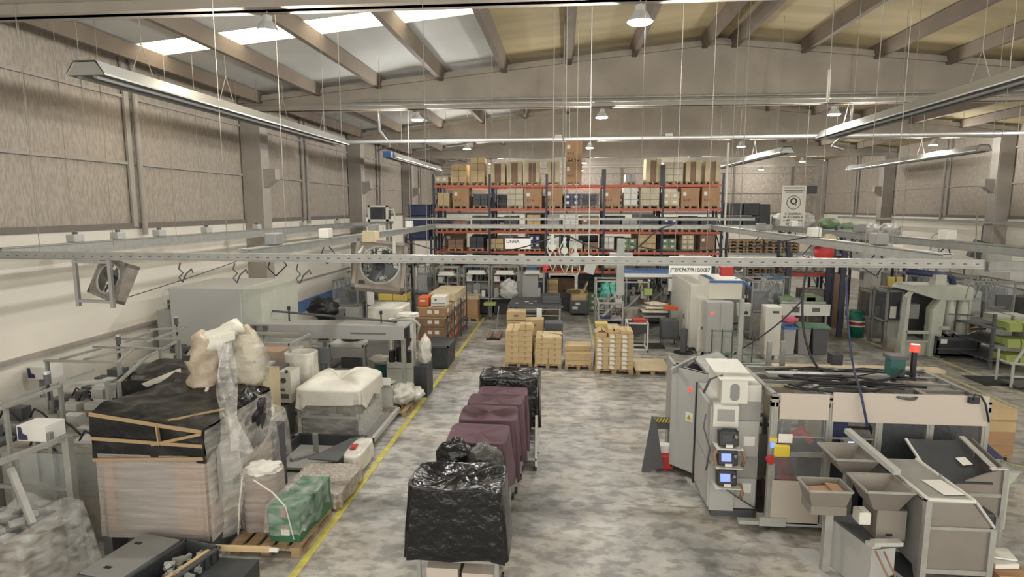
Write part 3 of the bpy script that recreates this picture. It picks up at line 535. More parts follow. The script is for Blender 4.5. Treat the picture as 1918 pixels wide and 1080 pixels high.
# ---------------------------------------------------------------- carton stacks beside the aisle
def fb(px0,py0,px1,py1,y,d,zmin=None):   # block standing at distance y
    x0,z1=at(px0,py0,y); x1,_=at(px1,py0,y); _,z0=at((px0+px1)/2,py1,y)
    if zmin is not None: z0=zmin
    return (x0,y,z0,x1,y+d,z1)
def carton_proto(w,d,h,m_,label,lab=False,tape=1):
    r=T('cardboard_carton',label,'carton'); P(r,'box',B(0.004,0.004,0.002,w-.004,d-.004,h-.003),m_)
    if tape: P(r,'tape_strip',MB().box(w/2-.025,-.001,h*.55,w/2+.025,.003,h-.002).box(w/2-.025,.0,h-.003,w/2+.025,d,h-.0005),'tape')
    if lab: P(r,'label_sheet',B(w*.12,-.001,h*.15,w*.5,.003,h*.85),'paper')
    return r
def stack(x0,y0,z0,nx,ny,nz_,w,d,h,m_,which,lab=False,skip=(),group=None):
    pr=None; cn=['left','centre','right'] if nx==3 else ['left','right']; dn=['front','back'] if ny==2 else ['front','middle','back']
    for k in range(nz_):
        for i in range(nx):
            for j in range(ny):
                if (i,j,k) in skip: continue
                lb='%s, %s layer up, %s column, %s row'%(which,ORD[k],cn[i] if nx>1 else 'single',dn[j] if ny>1 else 'only')
                jx=random.uniform(-.008,.008); loc=(x0+i*w+jx,y0+j*d,z0+k*h)
                if pr is None: pr=carton_proto(w,d,h,m_,lb,lab); pr.location=loc; pr['group']=group or which
                else: dup(pr,loc,0,lb)
random.seed(3)
for i in range(4):
    x=[-1.86,-.93,.02,.93][i]; w=[.86,.84,.84,1.16][i]; y=[18.5,18.4,18.35,17.95][i]
    pallet(x+w/2,y+.6,0,'wooden pallet under the %s of the four carton stacks'%['first','second','third','fourth'][i],w/.8,1,'pallets under the carton stacks')
stack(-1.85,18.5,.141,2,2,6,.42,.58,.172,'kraft_light','tan carton of the first aisle stack')
r=T('cardboard_carton','small open tan carton standing on top of the first stack','carton',(-1.4,18.55,1.175)); P(r,'box',B(-1.4,18.55,1.176,-1.02,18.95,1.36),'kraft_light'); P(r,'tape_strip',B(-1.24,18.545,1.2,-1.19,18.95,1.365),'tape')
stack(-.91,18.4,.141,2,2,5,.41,.58,.165,'kraft_light','tan carton of the second aisle stack')
S('flattened_carton','flattened open carton lying on the second stack','carton',MB().ob((-.42,18.7,.995),(.55,.4,.02),.3,.12).ob((-.25,19.0,1.01),(.4,.35,.02),-.2,-.15,.1),'kraft_pale')
for k,(z,h,y) in enumerate(((.141,.26,18.35),(.402,.12,18.35),(.402,.26,18.62))):
    r=T('long_carton','long low carton of the third stack, %s'%['bottom one','upper front one','upper back one'][k],'carton',(.03,y,z)); P(r,'box',B(.03,y,z,.83,y+(1.1 if k==0 else .25 if k==1 else .8),z+h),'kraft_light'); P(r,'tape_strip',B(.05,y-.003,z+h*.55,.81,y,z+h*.62),'tape')
S('plank','pale plank leaning flat on the third carton stack','plank',B(.02,18.6,.664,.84,18.75,.70),'wood_pale')
stack(.95,17.95,.141,3,2,8,.375,.56,.135,'kraft_light','tan labelled carton of the fourth aisle stack',lab=True,skip=((0,0,7),(0,1,7)))
for k,(x,l) in enumerate(((.96,'left'),(1.32,'middle'),(1.69,'right'))):
    if k: r=T('cardboard_carton','tan carton on top of the fourth stack, %s'%l,'carton',(x,18.2,1.223)); P(r,'box',B(x,18.1 if k==1 else 18.0,1.223,x+.36,18.8,1.31 if k==2 else 1.36),'kraft_light'); P(r,'tape_strip',B(x+.15,18.1,1.3,x+.19,18.8,1.312 if k==2 else 1.362),'tape')
    else: S('open_carton','open carton with raised flaps on the fourth stack','carton',MB().box(.96,18.2,1.09,1.3,18.8,1.22).ob((1.03,18.5,1.25),(.22,.6,.01),0,0,-.5).ob((1.25,18.5,1.25),(.22,.6,.01),0,0,.5),'kraft_light')
for i,y in enumerate((18.5,)): pallet(2.66,y+.1,0,'low pallet carrying a bare pale board',1.25,1.1)
S('pale_board','bare pale board lying on a low pallet','board',B(2.13,17.9,.142,3.17,19.3,.165),'kraft_pale')
# boxes behind
for k,(a,b,t_,bo,l) in enumerate(((949,985,600,617,'lower left'),(949,984,583,599,'upper left'),(984,1018,598,619,'upper right'),(984,1018,619,640,'lower right'))):
    bx=fb(a,t_,b,bo,20.6,.5); r=T('flat_carton','flat tan carton behind the aisle stacks, %s'%l,'carton',(bx[0],20.6,bx[2]),'flat cartons behind the aisle stacks'); P(r,'box',B(*bx),'kraft_light'); P(r,'stencil_print',B(bx[0]+.25,20.597,(bx[2]+bx[5])/2-.03,bx[3]-.25,20.6,(bx[2]+bx[5])/2+.03),'print_grey')
S('carton_base','large tan carton at the bottom behind the first stack','carton',B(*fb(949,617,984,650,20.6,.6,.0)),'kraft_light')
bx=fb(984,638,1018,650,20.6,.5,0); S('carton_base','low tan carton at the bottom behind the second stack','carton',B(*bx),'kraft_light')
r=T('black_crate','black plastic crate right of the flat cartons','crate',(-.7,20.3,0)); P(r,'crate_body',B(*fb(1020,605,1054,640,20.4,.6,0)),'dark_grey',bev=.02)
r=T('pallet_truck','low grey pallet truck left of the flat cartons','truck',(-2.9,23,0)); P(r,'fork',MB().box(-2.95,22.3,.06,-2.8,23.4,.13).box(-2.6,22.3,.06,-2.45,23.4,.13),'oxide'); P(r,'handle',MB().tube([(-2.7,23.4,.2),(-2.62,23.6,1.1)],.025,6),'grey')
P(r,'roller',MB().tube([(-2.95,22.4,.05),(-2.45,22.4,.05)],.05,8),'black')
# ---------------------------------------------------------------- black steel table
r=T('steel_table','long black-topped steel table with a lower shelf, mid hall','table',(-1.3,24.9,0))
P(r,'tabletop',B(-2.35,24.4,.93,-.15,26.8,1.0),'dark_grey'); P(r,'lower_shelf',B(-2.3,24.5,.3,-.2,26.6,.34),'grey')
for x,y in ((-2.3,24.45),(-.2,24.45),(-2.3,26.7),(-.2,26.7)): P(r,'leg',B(x-.03,y-.03,0,x+.03,y+.03,.93),'aluminium')
P(r,'rail',MB().bar((-2.3,24.42,.85),(-.2,24.42,.85),.05).bar((-2.3,24.42,.6),(-.2,24.42,.6),.04),'aluminium')
S('table_notice','white paper notice hanging on the front of the steel table','paper',B(-1.15,24.36,.5,-.93,24.37,.92),'paper')
r=T('black_cabinet','low black cabinet on the steel table, right end','cabinet',(-.8,25.3,1)); P(r,'cabinet_body',B(-.95,25.0,1.0,-.2,26,1.32),'dark_grey',bev=.03)
for i,(x,y) in enumerate(((-2.1,25),(-1.7,25.4),(-1.5,25.0),(-1.35,25.6))): S('paper_slip','small white paper slip on the steel table, %s from left'%ORD[i],'paper',B(x,y,1.0,x+.16,y+.1,1.012),'paper')
r=T('open_scrap_carton','open brown carton with torn flaps in the far aisle','carton',(.6,28.2,.45)); bx=fb(1063,555,1102,575,28.0,.9)
P(r,'box_body',MB().box(.3,27.9,.72,1.05,28.0,1.02).box(.3,28.8,.72,1.05,28.9,1.12).box(.27,27.9,.72,.32,28.9,1.1).box(1.02,27.9,.72,1.07,28.9,1.05),'kraft_light')
P(r,'flap',MB().ob((.95,28.3,1.3),(.05,.7,.5),0,0,.4).ob((.4,27.75,1.15),(.6,.4,.02),0,-.6),'kraft_light')
r=T('dark_tub','dark green plastic tub in the far aisle under the open carton','tub',(.65,28.3,0)); P(r,'tub_body',B(.22,27.85,.08,1.1,28.95,.72),'dark_grey',bev=.05); P(r,'label_sheet',MB().box(.5,27.84,.5,.7,27.85,.62).box(.35,27.84,.3,.6,27.85,.42),'paper'); P(r,'foot_rail',MB().box(.3,27.9,0,.4,28.9,.08).box(.92,27.9,0,1.02,28.9,.08),'black')
# ---------------------------------------------------------------- covered carts in the aisle
def cart(x0,x1,y0,y1,z1,label):
    r=T('tool_cart',label,'cart',((x0+x1)/2,(y0+y1)/2,0),'covered carts standing in the aisle')
    for x in (x0,x1):
        for y in (y0,y1):
            P(r,'post',B(x-.025,y-.025,.12,x+.025,y+.025,z1-.08),'galvanised'); P(r,'caster',MB().tube([(x-.02,y,.06),(x+.02,y,.06)],.06,12).box(x-.02,y-.02,.06,x+.02,y+.02,.13),'black')
    for z in (.16,.62,1.05): P(r,'shelf',B(x0,y0,z,x1,y1,z+.035),'wood_grey' if z<.2 else 'mid_grey')
    return r
cs=[(-1.78,-.80,6.9,7.55,1.58),(-1.66,-.93,8.3,8.95,1.55),(-1.64,-.86,9.25,9.85,1.55),(-1.62,-.82,10.05,10.5,1.55),(-1.52,-.78,10.6,10.95,1.55),(-1.55,-.52,11.15,11.85,1.68)]
for i,(a,b,c_,d,z) in enumerate(cs): cart(a,b,c_,d,z,'steel shelf cart %s'%['under the black plastic sheet nearest the camera','under the nearest purple cover','under the second purple cover','under the third purple cover','under the farthest purple cover','under the glossy black film at the far end'][i])
S('black_plastic_sheet','big crinkled black plastic sheet draped over the nearest cart','cover',drape(-1.30,7.15,1.16,.80,1.66,.74,.025,.14,.10,2,lump=.12,rnd=.03,hemvar=.08,e=.2),'black_film')
for i,(a,b,c_,d,z) in enumerate(cs[1:5]):
    S('purple_cloth_cover','dark purple cloth cover on the aisle cart, %s of four from the camera'%ORD[i],'cover',drape((a+b)/2+.03,(c_+d)/2,b-a+.16,d-c_+.14,z+.1,.72-.04*i,.07,.09,.10,i*4.1+1,rnd=.035,e=.22,hemvar=.12),'purple_cloth',group='purple cloth covers on the aisle carts')
S('black_film_cover','glossy crumpled black film cover on the farthest aisle cart','cover',drape(-1.05,11.5,1.15,.86,1.80,.75,.05,.08,.03,9,lump=.1,rnd=.1,hemvar=.1),'black_film')
S('refuse_sack','glossy black sack leaning between the black sheet and the purple cover, left one','sack',lumpy(-1.50,7.95,1.22,.28,.25,.56,1,.16,freq=1.8),'black_film',group='sacks on the aisle carts')
S('refuse_sack','dull black knotted sack in front of the nearest purple cover, right one','sack',lumpy(-1.08,7.88,1.22,.26,.23,.53,7,.16,freq=1.8),'bag_grey',group='sacks on the aisle carts')
S('sack_shelf','grey support shelf under the two black sacks','shelf',MB().box(-1.75,7.7,1.18,-.82,8.2,1.22).box(-1.7,7.75,.0,-1.66,7.79,1.18).box(-.9,7.75,0,-.86,7.79,1.18).box(-1.7,8.1,0,-1.66,8.14,1.18).box(-.9,8.1,0,-.86,8.14,1.18),'mid_grey')
r=T('shelf_trolley','white stepped shelf trolley beside the purple covers','trolley',(-.62,11.2,0))
for k,(z,y) in enumerate(((.22,10.95),(.5,11.0),(.78,11.1))): P(r,'shelf',B(-.95,y,z,-.5,y+.6,z+.04),'light_grey')
P(r,'side_frame',MB().box(-.53,10.95,.1,-.48,11.0,1.1).box(-.53,11.65,.1,-.48,11.7,1.1).box(-.98,10.95,.1,-.93,11.0,1.1),'white'); P(r,'caster',MB().tube([(-.55,11.0,.05),(-.5,11.0,.05)],.05,10).tube([(-.95,11.0,.05),(-.9,11.0,.05)],.05,10),'black')
S('packed_cartons','pale cartons stored on the lower shelf of the nearest cart','carton',MB().box(-1.7,6.95,.2,-1.3,7.5,.5).box(-1.25,6.95,.2,-.85,7.5,.45),'cream')
# ---------------------------------------------------------------- workbenches in the far left
def bench(x,y,w,label,i,hood=True):
    r=T('assembly_bench',label,'workbench',(x,y,0),'assembly benches in front of the rack')
    P(r,'worktop',B(x,y,.82,x+w,y+.8,.87),'mid_grey'); P(r,'kick_panel',B(x,y+.7,.05,x+w,y+.74,.8),'dark_grey')
    for a in (x+.04,x+w-.04): P(r,'post',B(a-.035,y+.7,0,a+.035,y+.77,2.3),'aluminium_dull'); P(r,'post',B(a-.03,y+.17,.87,a+.03,y+.23,2.3),'aluminium_dull'); P(r,'leg',B(a-.03,y+.03,0,a+.03,y+.09,.82),'aluminium_dull')
    P(r,'shelf',B(x,y+.45,1.55,x+w,y+.78,1.59),'aluminium_dull'); P(r,'top_rail',MB().bar((x,y+.2,2.3),(x+w,y+.2,2.3),.06).bar((x,y+.72,2.3),(x+w,y+.72,2.3),.06).bar((x+.04,y+.2,2.3),(x+.04,y+.72,2.3),.05).bar((x+w-.04,y+.2,2.3),(x+w-.04,y+.72,2.3),.05),'aluminium'); P(r,'tool_unit',MB().box(x+w*.38,y+.35,.87,x+w*.62,y+.6,1.5).cyl(x+w*.5,y+.4,1.5,1.9,.04,8),'grey'); P(r,'paper_notice',B(x+w*.1,y+.42,1.6,x+w*.3,y+.43,1.85),'paper')
    if hood: P(r,'light_hood',MB().box(x+w*.15,y+.05,1.95,x+w*.85,y+.5,2.0).box(x+w*.2,y+.1,2.0,x+w*.8,y+.45,2.12),'white')
    P(r,'back_panel',B(x+.1,y+.66,.95,x+w-.1,y+.69,1.5),['charcoal','grey','oxide','navy'][i%4])
    random.seed(i+20)
    for k in range(3):
        a=x+w*(.1+.28*k); h=.15+.3*random.random(); q=T('bench_device','%s test device on the %s bench'%(['left','middle','right'][k],ORD[i]),'device',(a,y+.3,.87)); P(q,'casing',B(a,y+.25,.871,a+w*.18,y+.55,.87+h),['dark_grey','light_grey','grey'][(k+i)%3]); P(q,'panel_plate',B(a+.03,y+.244,.9,a+w*.18-.03,y+.25,.85+h),['white','black','light_grey'][(k+i)%3])
for i,(x,y,w,l) in enumerate(((-5.9,26.6,1.1,'first assembly bench left of the tote pallets'),(-4.7,27.2,1.25,'second assembly bench behind the tote pallets'),(-3.4,27.2,1.3,'third assembly bench behind the green stool'),(-2.05,27.6,1.1,'fourth assembly bench beside the grey locker'))): bench(x,y,w,l,i)
def stool(x,y,label,m_='lime'):
    r=T('work_stool',label,'stool',(x,y,0),'work stools at the benches'); P(r,'seat',B(x-.28,y-.2,.62,x+.28,y+.2,.78),m_,bev=.05); P(r,'column',MB().cyl(x,y,.1,.62,.03,8),'grey'); P(r,'foot_base',MB().bar((x-.25,y,.05),(x+.25,y,.05),.04).bar((x,y-.25,.05),(x,y+.25,.05),.04),'dark_grey')
stool(-3.35,26.6,'stool with lime green seat in front of the third bench'); stool(-4.35,26.7,'stool with dull green seat behind the tote pallets','pale_green')
S('white_cover_bundle','crumpled white bundle with black spots on the fourth bench','bundle',lumpy(-2.55,27.0,.87,.42,.3,.85,2,.3),'white_bag')
r=T('grey_locker','plain grey locker cabinet left of the steel table','locker',(-1.4,27.8,0)); P(r,'locker_body',B(*fb(968,508,1008,560,27.8,.6,0)),'mid_grey'); P(r,'blue_tray',B(*fb(985,498,1005,507,27.8,.5)),'blue')
# ---------------------------------------------------------------- clutter under the sign, right of the far aisle
def frame(root,x0,y0,x1,y1,h,w=.05,m_='aluminium',levels=(1.,),base=0.):
    mb=MB()
    for x in (x0,x1):
        for y in (y0,y1): P(root,'post',B(x-w/2,y-w/2,base,x+w/2,y+w/2,h),m_)
    for l in levels:
        z=base+(h-base)*l-w/2
        mb.bar((x0,y0,z),(x1,y0,z),w).bar((x0,y1,z),(x1,y1,z),w).bar((x0,y0,z),(x0,y1,z),w).bar((x1,y0,z),(x1,y1,z),w)
    P(root,'cross_rail',mb,m_)
def station(x,y,w,d,h,label,seed,bag=None):
    r=T('assembly_station',label,'machine',(x,y,0)); frame(r,x,y,x+w,y+d,h,.06,'aluminium',(1.,.45)); P(r,'worktop',B(x,y,.8,x+w,y+d,.85),'mid_grey'); random.seed(seed)
    P(r,'press_head',MB().box(x+w*.3,y+d*.4,.85,x+w*.6,y+d*.8,1.35).cyl(x+w*.45,y+d*.55,1.35,1.7,.06,10),'grey'); P(r,'control_box',B(x+w*.7,y+.02,1.3,x+w*.95,y+.15,1.6),'light_grey'); P(r,'parts_tray',B(x+w*.1,y+.05,.85,x+w*.5,y+.3,.95),'navy')
    mb=MB()
    for k in range(5):
        a=Vector((x+random.random()*w,y+random.random()*d,h)); mb.tube([a,a+Vector((random.uniform(-.2,.2),-.1,-.3)),a+Vector((random.uniform(-.3,.3),0,-.8))],.015,5)
    P(r,'hose',mb,'cable'); P(r,'chute',MB().bar((x+w*.15,y+.1,.9),(x+w*.7,y+.3,1.4),.12,.03),'steel_bright'); P(r,'lower_cabinet',B(x+.05,y+.1,.1,x+w-.05,y+d-.1,.6),'dark_grey'); return r
station(1.25,24.2,1.0,1.1,2.1,'assembly station with turquoise sheet beside the far aisle',1)
S('turquoise_sheet','crumpled turquoise plastic sheet thrown over an assembly station','sheet',lumpy(1.9,25.0,1.15,.55,.35,.75,4,.35),'turquoise')
station(2.4,24.8,1.0,1.0,2.0,'assembly station left of the lime yellow bin under the line sign',2)
station(3.5,26,1.0,1.0,2.1,'assembly station with the lime bin far behind the white cabinet',3)
station(1.25,22.4,.9,1.1,1.5,'assembly station with a sloping chute nearest the aisle carton stacks',5)
S('lime_bin','small lime yellow bin on the farthest station','bin',B(*fb(1207,541,1222,553,24.5,.3)),'lime')
r=T('ceiling_hood','long white extraction hood with blue edge under the line sign','hood',(3,25.5,2.2)); bx=fb(1170,511,1290,519,25,1.2); P(r,'hood_body',B(*bx),'white'); P(r,'blue_edge',B(bx[0],24.98,bx[5],bx[3],26.2,bx[5]+.08),'blue'); P(r,'hood_post',MB().box(bx[0]+.05,25,0,bx[0]+.12,25.1,bx[2]).box(bx[3]-.12,25,0,bx[3]-.05,25.1,bx[2]),'aluminium_dull')
r=T('press_cover','brown cloth covered round table left of the white trays','table',(2.6,23.3,0)); P(r,'cloth_cover',drape(2.5,23.4,.8,.6,1.15,.7,.1,.02,.1,3,e=.8),'fan_body'); P(r,'pedestal',MB().cyl(2.5,23.4,0,.8,.05,10),'grey')
for k in range(3):
    x,z=at(1228+k*2,585-k*7,22.6); r=T('white_tray','shallow white parts tray in the right clutter, %s of three'%['lowest','middle','topmost'][k],'tray',(x,22.6,z),'white parts trays'); P(r,'tray_floor',MB().ob((x,23,z),(.95-.18*k,.7,.03),.3*k),'kraft_pale'); P(r,'tray_rim',MB().ob((x,22.65,z+.03),(.95-.18*k,.04,.08),.3*k*0),'ivory')
r=T('tray_stand','grey steel stand carrying the white parts trays','stand',(3.3,23,0)); frame(r,2.95,22.7,3.75,23.4,.95,.05,'mid_grey'); P(r,'stand_top',B(2.95,22.7,.93,3.75,23.4,.97),'mid_grey')
x,z=at(1256,576,22.4); S('orange_helmet_box','bright orange tray on the black crates beside the white cabinet','tray',MB().ob((x,22.4,z),(.42,.4,.14),.2,0,.1),'orange')
S('dark_carton','dark lidded crate beside the white cabinet','crate',B(*fb(1240,600,1272,640,21.6,.6,.35)),'dark_grey',bev=.03)
r=T('crate_dolly','wheeled dolly frame carrying the dark lidded crate','dolly',(3.9,21.6,0)); bx=fb(1240,600,1272,640,21.6,.6,.35); frame(r,bx[0]+.05,21.65,bx[3]-.05,22.1,.34,.04,'dark_grey'); P(r,'caster',MB().tube([(bx[0]+.05,21.65,.05),(bx[0]+.1,21.65,.05)],.05,8),'black')
# wire trolley with grey panel
r=T('panel_trolley','white tube trolley with a dark grey back panel and red tray','trolley',(2.8,20.9,0)); x0=at(1176,600,20.8)[0]; x1=at(1214,600,20.8)[0]
frame(r,x0,20.8,x1,21.5,1.05,.05,'white',(1.,.12)); P(r,'back_panel',B(x0+.03,20.78,.68,x1-.03,20.8,1.02),'charcoal'); P(r,'red_tray',B(x0+.2,20.85,1.06,x1-.05,21.3,1.14),'red')
for x in (x0,x1): P(r,'caster',MB().tube([(x-.02,20.8,.045),(x+.02,20.8,.045)],.045,8),'black')
S('rubber_mat','dark rubber mat on the floor behind the tube trolley','mat',B(2.5,21.4,.0,3.6,22.3,.015),'rubber')
r=T('floor_bollard','dark grey round post with a flat base in front of the white cabinet','post',(4.12,20.9,0)); P(r,'post_tube',MB().cyl(4.12,20.9,.03,.85,.12,18),'dark_grey'); P(r,'base_plate',MB().cyl(4.12,20.9,0,.03,.34,22),'black')
r=T('waste_bin','grey waste bin with yellow lid behind the fourth carton stack','bin',(1.4,21.2,0)); P(r,'bin_body',B(*fb(1116,612,1138,650,21,.5,0)),'mid_grey'); P(r,'lid',B(*fb(1115,606,1139,612,20.98,.52)),'tote_yellow')
S('pale_box','pale grey box beside the yellow lidded bin','box',B(*fb(1140,610,1158,640,21.2,.45,0)),'light_grey')
# ---------------------------------------------------------------- white machine cabinet
r=T('white_machine_cabinet','large white machine cabinet with blue striped top','machine',(4.8,20.4,0)); X0=at(1300,600,20.6)[0]; X1=at(1380,600,20.6)[0]; Xl=at(1262,600,25)[0]
P(r,'left_body',B(X0-.02,21.2,.12,X0+1.1,25,2.35),'cream' if 0 else 'white',bev=.02); zt=at(1340,568,20.6)[1]
P(r,'front_body',B(X0+.15,20.6,.12,X1-.5,21.6,1.95),'white',bev=.02); P(r,'upper_hood',B(X0+.45,20.5,1.95,X1+.1,22.3,2.62),'ivory',bev=.03); P(r,'blue_stripe',MB().box(X0+.43,20.48,2.5,X1+.12,20.5,2.58).box(X0+.43,20.48,2.62,X0+.55,22.3,2.66),'blue')
P(r,'door',B(X0+.2,20.57,.2,X0+.72,20.6,1.75),'ivory'); P(r,'display_window',B(X0+.36,20.56,1.4,X0+.52,20.57,1.6),'dark_grey'); P(r,'door_handle',B(X0+.25,20.54,.9,X0+.28,20.57,1.0),'dark_grey'); P(r,'side_door',B(X0-.035,21.6,.3,X0-.02,23.2,2.1),'white'); P(r,'side_handle',MB().tube([(X0-.05,22,1.0),(X0-.1,22,1.1),(X0-.05,22,1.2)],.02,6),'dark_grey')
P(r,'foot',MB().prism([(X0+.15,.12),(X0+.3,.12),(X0+.25,0),(X0+.2,0)],20.6,20.8,'y').prism([(X1-.65,.12),(X1-.5,.12),(X1-.55,0),(X1-.6,0)],20.6,20.8,'y'),'white')
P(r,'plinth',B(X0,21.3,0,X0+1.05,24.9,.12),'dark_grey')
P(r,'blue_hose',MB().tube([(X1-.1,20.7,2.6),(X1+.25,20.7,2.5),(X1+.4,20.7,2.3)],.05,8).smooth(),'blue')
S('paper_chart','white printed chart hanging behind the white cabinet','chart',B(*fb(1252,522,1264,545,25,.02)),'paper')
r=T('grey_control_cabinet','pale grey wide control cabinet with a red lamp, right of the white cabinet','cabinet',(5.5,20.0,0)); bx=fb(1325,566,1375,640,20.0,.5,.25)
P(r,'cabinet_body',B(*bx),'light_grey'); xm=(bx[0]+bx[3])/2; P(r,'door',B(bx[0]+.03,19.98,1.0,xm-.02,20.0,bx[5]-.04),'light_grey'); P(r,'door',B(xm+.02,19.98,1.0,bx[3]-.03,20.0,bx[5]-.04),'light_grey'); P(r,'red_lamp',MB().tube([(xm-.25,19.95,1.55),(xm-.25,19.98,1.55)],.035,12),'led_red'); P(r,'stand_leg',MB().box(bx[0]+.05,20,0,bx[0]+.1,20.4,.25).box(bx[3]-.1,20,0,bx[3]-.05,20.4,.25),'grey')
r=T('safety_rail','green-grey tube railing in front of the wide control cabinet','railing',(5.4,19.6,0)); mb=MB()
for k in range(5): mb.tube([(4.75+k*.32,19.6,.05),(4.75+k*.32,19.6,1.1)],.02,6)
P(r,'railing_bar',mb,'dark_grey'); P(r,'base_frame',MB().box(4.6,19.4,.0,6.3,19.8,.05).bar((4.7,19.6,1.05),(6.1,19.6,1.05),.03).bar((4.7,19.6,.3),(6.1,19.6,.3),.06),'lid_green')
r=T('junction_box','pale green square switch box on a post right of the wide cabinet','box',(6.3,20.3,0)); bx=fb(1382,568,1407,592,20.3,.25); P(r,'casing',B(*bx),'pale_green',bev=.01); P(r,'post',B(bx[0]+.2,20.4,0,bx[0]+.28,20.5,bx[2]),'grey'); P(r,'knob',MB().tube([(bx[3]-.15,20.26,bx[2]+.12),(bx[3]-.15,20.3,bx[2]+.12)],.06,10),'black')
r=T('cooling_tower','tall slim white floor unit with small display','unit',(6.9,20.2,0)); bx=fb(1436,574,1466,655,20.2,.6,.12); P(r,'casing',B(*bx),'white',bev=.04); P(r,'display_window',B(bx[3]-.3,20.19,bx[5]-.22,bx[3]-.1,20.2,bx[5]-.14),'dark_grey'); P(r,'foot',MB().box(bx[0]+.05,20.25,0,bx[0]+.15,20.7,.12).box(bx[3]-.15,20.25,0,bx[3]-.05,20.7,.12),'white')
for k,(a,b,c_,l,m1,m2) in enumerate(((1469,1494,612,'pale bin with blue lid','light_grey','blue'),(1496,1522,610,'grey bin with green lid','grey','lid_green'),(1524,1556,612,'grey bin with dark green lid','dark_grey','lid_green'))):
    bx=fb(a,c_,b,660,20.9,.65,0); r=T('wheelie_bin',l+', %s of the three wheelie bins'%['left','middle','right'][k],'bin',((bx[0]+bx[3])/2,21,0),'wheelie bins'); w=bx[3]-bx[0]; h=bx[5]; mb=MB(); q=[(bx[0]+.06,0),(bx[3]-.06,0),(bx[3]-.01,h-.08),(bx[0]+.01,h-.08)]; mb.prism(q,20.95,21.5,'y'); P(r,'bin_body',mb,m1,bev=.015)
    P(r,'lid',MB().prism([(20.88,h-.08),(20.88,h-.02),(21.2,h+.04),(21.55,h+.02),(21.55,h-.08)],bx[0]-.015,bx[3]+.015,'x'),m2,bev=.01); P(r,'wheel',MB().tube([(bx[0]+.02,21.5,.1),(bx[0]+.07,21.5,.1)],.1,12).tube([(bx[3]-.07,21.5,.1),(bx[3]-.02,21.5,.1)],.1,12),'black'); P(r,'handle',MB().bar((bx[0]+.08,21.6,h),(bx[3]-.08,21.6,h),.03),m2)
S('pink_bag','crumpled pink bag lying on the blue bin lid','bag',lumpy(at(1479,603,21.1)[0],21.1,1.05,.26,.2,.25,3,.3),'pink')

S('hanging_bracket','small cream bent bracket hanging above the right aisle rail','bracket',MB().box(*(lambda a,b:(a[0]-.03,17,b[1],a[0]+.03,17.06,a[1]))(at(1555,130,17),at(1552,190,17))).tube([W(1555,130,17.03),(W(1555,130,17)[0],17.03,rz_(8)-.01)],.008,4),'ivory')
S('rack_end_pole','pale upright pole at the right end of the orange rack','pole',B(7.28,28.75,4.0,7.36,28.83,7.9).box(7.28,28.75,0,7.36,28.83,4.0) if 0 else B(7.28,28.75,0,7.36,28.83,7.9),'ivory')
r=T('white_frame_unit','white framed unit with dark window on a tall stand left of the blue tubs','unit',(-9,27.5,0)); P(r,'unit_frame',MB().box(-9.15,27.5,4.35,-8.2,27.6,4.45).box(-9.15,27.5,5.0,-8.2,27.6,5.08).box(-9.15,27.5,4.35,-9.05,27.6,5.08).box(-8.3,27.5,4.35,-8.2,27.6,5.08).tube([(-8.2,27.55,4.9),(-7.95,27.55,4.9),(-7.85,27.55,4.4)],.04,6),'white'); P(r,'dark_window',B(-9.05,27.55,4.45,-8.3,28.3,5.0),'charcoal'); P(r,'stand',MB().box(-9.1,27.6,0,-9.0,27.7,4.35).box(-8.35,27.6,0,-8.25,27.7,4.35).box(-9.1,28.2,0,-9.0,28.3,4.35).box(-8.35,28.2,0,-8.25,28.3,4.35).box(-9.15,27.5,4.25,-8.2,28.35,4.35),'aluminium_dull')
def device_rack(x,y,w,h,label,seed):
    r=T('device_rack',label,'rack',(x,y,0)); frame(r,x,y,x+w,y+.6,h,.05,'aluminium_dull',(1.,.75,.5,.25)); random.seed(seed)
    for k in range(3):
        z=h*(.25+.25*k)+.01; P(r,'shelf_board',B(x,y,z,x+w,y+.6,z+.02),'mid_grey'); a=x+.06
        while a<x+w-.25:
            d=.15+.25*random.random(); hh=.15+.3*random.random(); P(r,'stored_unit',B(a,y+.05+.2*random.random(),z+.02,min(a+d,x+w-.04),y+.55,z+.02+min(hh,h*.2)),random.choice(['dark_grey','white','grey','navy','kraft_pale','charcoal','oxide','light_grey'])); a+=d+.05
for a in ((-9.0,25.9,1.2,2.3,'device shelving left of the yellow bin shelving'),(-7.0,28.1,1.3,2.5,'device shelving behind the first assembly bench'),(-5.4,28.3,1.4,2.5,'device shelving behind the second assembly bench'),(-3.8,28.3,1.4,2.4,'device shelving behind the third assembly bench'),(2.6,27.8,1.5,2.4,'device shelving far behind the line sign'),(4.4,28.0,1.5,2.4,'device shelving behind the white cabinet left side'),(6.2,28.2,1.4,2.6,'device shelving behind the white cabinet right side'),(8.0,27.2,1.1,2.4,'device shelving left of the red beam rack')): device_rack(*a,int(abs(a[0]*10)))
# ---------------------------------------------------------------- robot cell, front right
YF,YB=9.25,10.9; x0=at(1442,900,YF)[0]; x1=at(1843,800,YF)[0]; ZT=2.14
r=T('robot_cell','large aluminium framed robot cell with cream panels and clear windows','machine',(x0,YF,0)); CELL=r
xm1=at(1548,850,YF)[0]; xm2=at(1640,850,YF)[0]; xm3=at(1735,850,YF)[0]
for x,y in ((x0,YF),(x1,YF),(x0,YB),(x1,YB),(xm1,YF),(xm2,YF),(xm3,YF),(xm1,YB)): P(r,'post',MB().box(x-.05,y-.04,.06,x+.05,y+.04,ZT).box(x-.012,y-.046,.1,x+.012,y-.04,ZT-.05),'aluminium')
mb=MB()
for z in (ZT,ZT-.12): mb.bar((x0-.05,YF,z),(x1+.05,YF,z),.08,.07).bar((x0-.05,YB,z),(x1+.05,YB,z),.08,.07)
for x in (x0,x1,xm1,xm2,(xm2+x1)/2): mb.bar((x,YF,ZT),(x,YB,ZT),.08,.07)
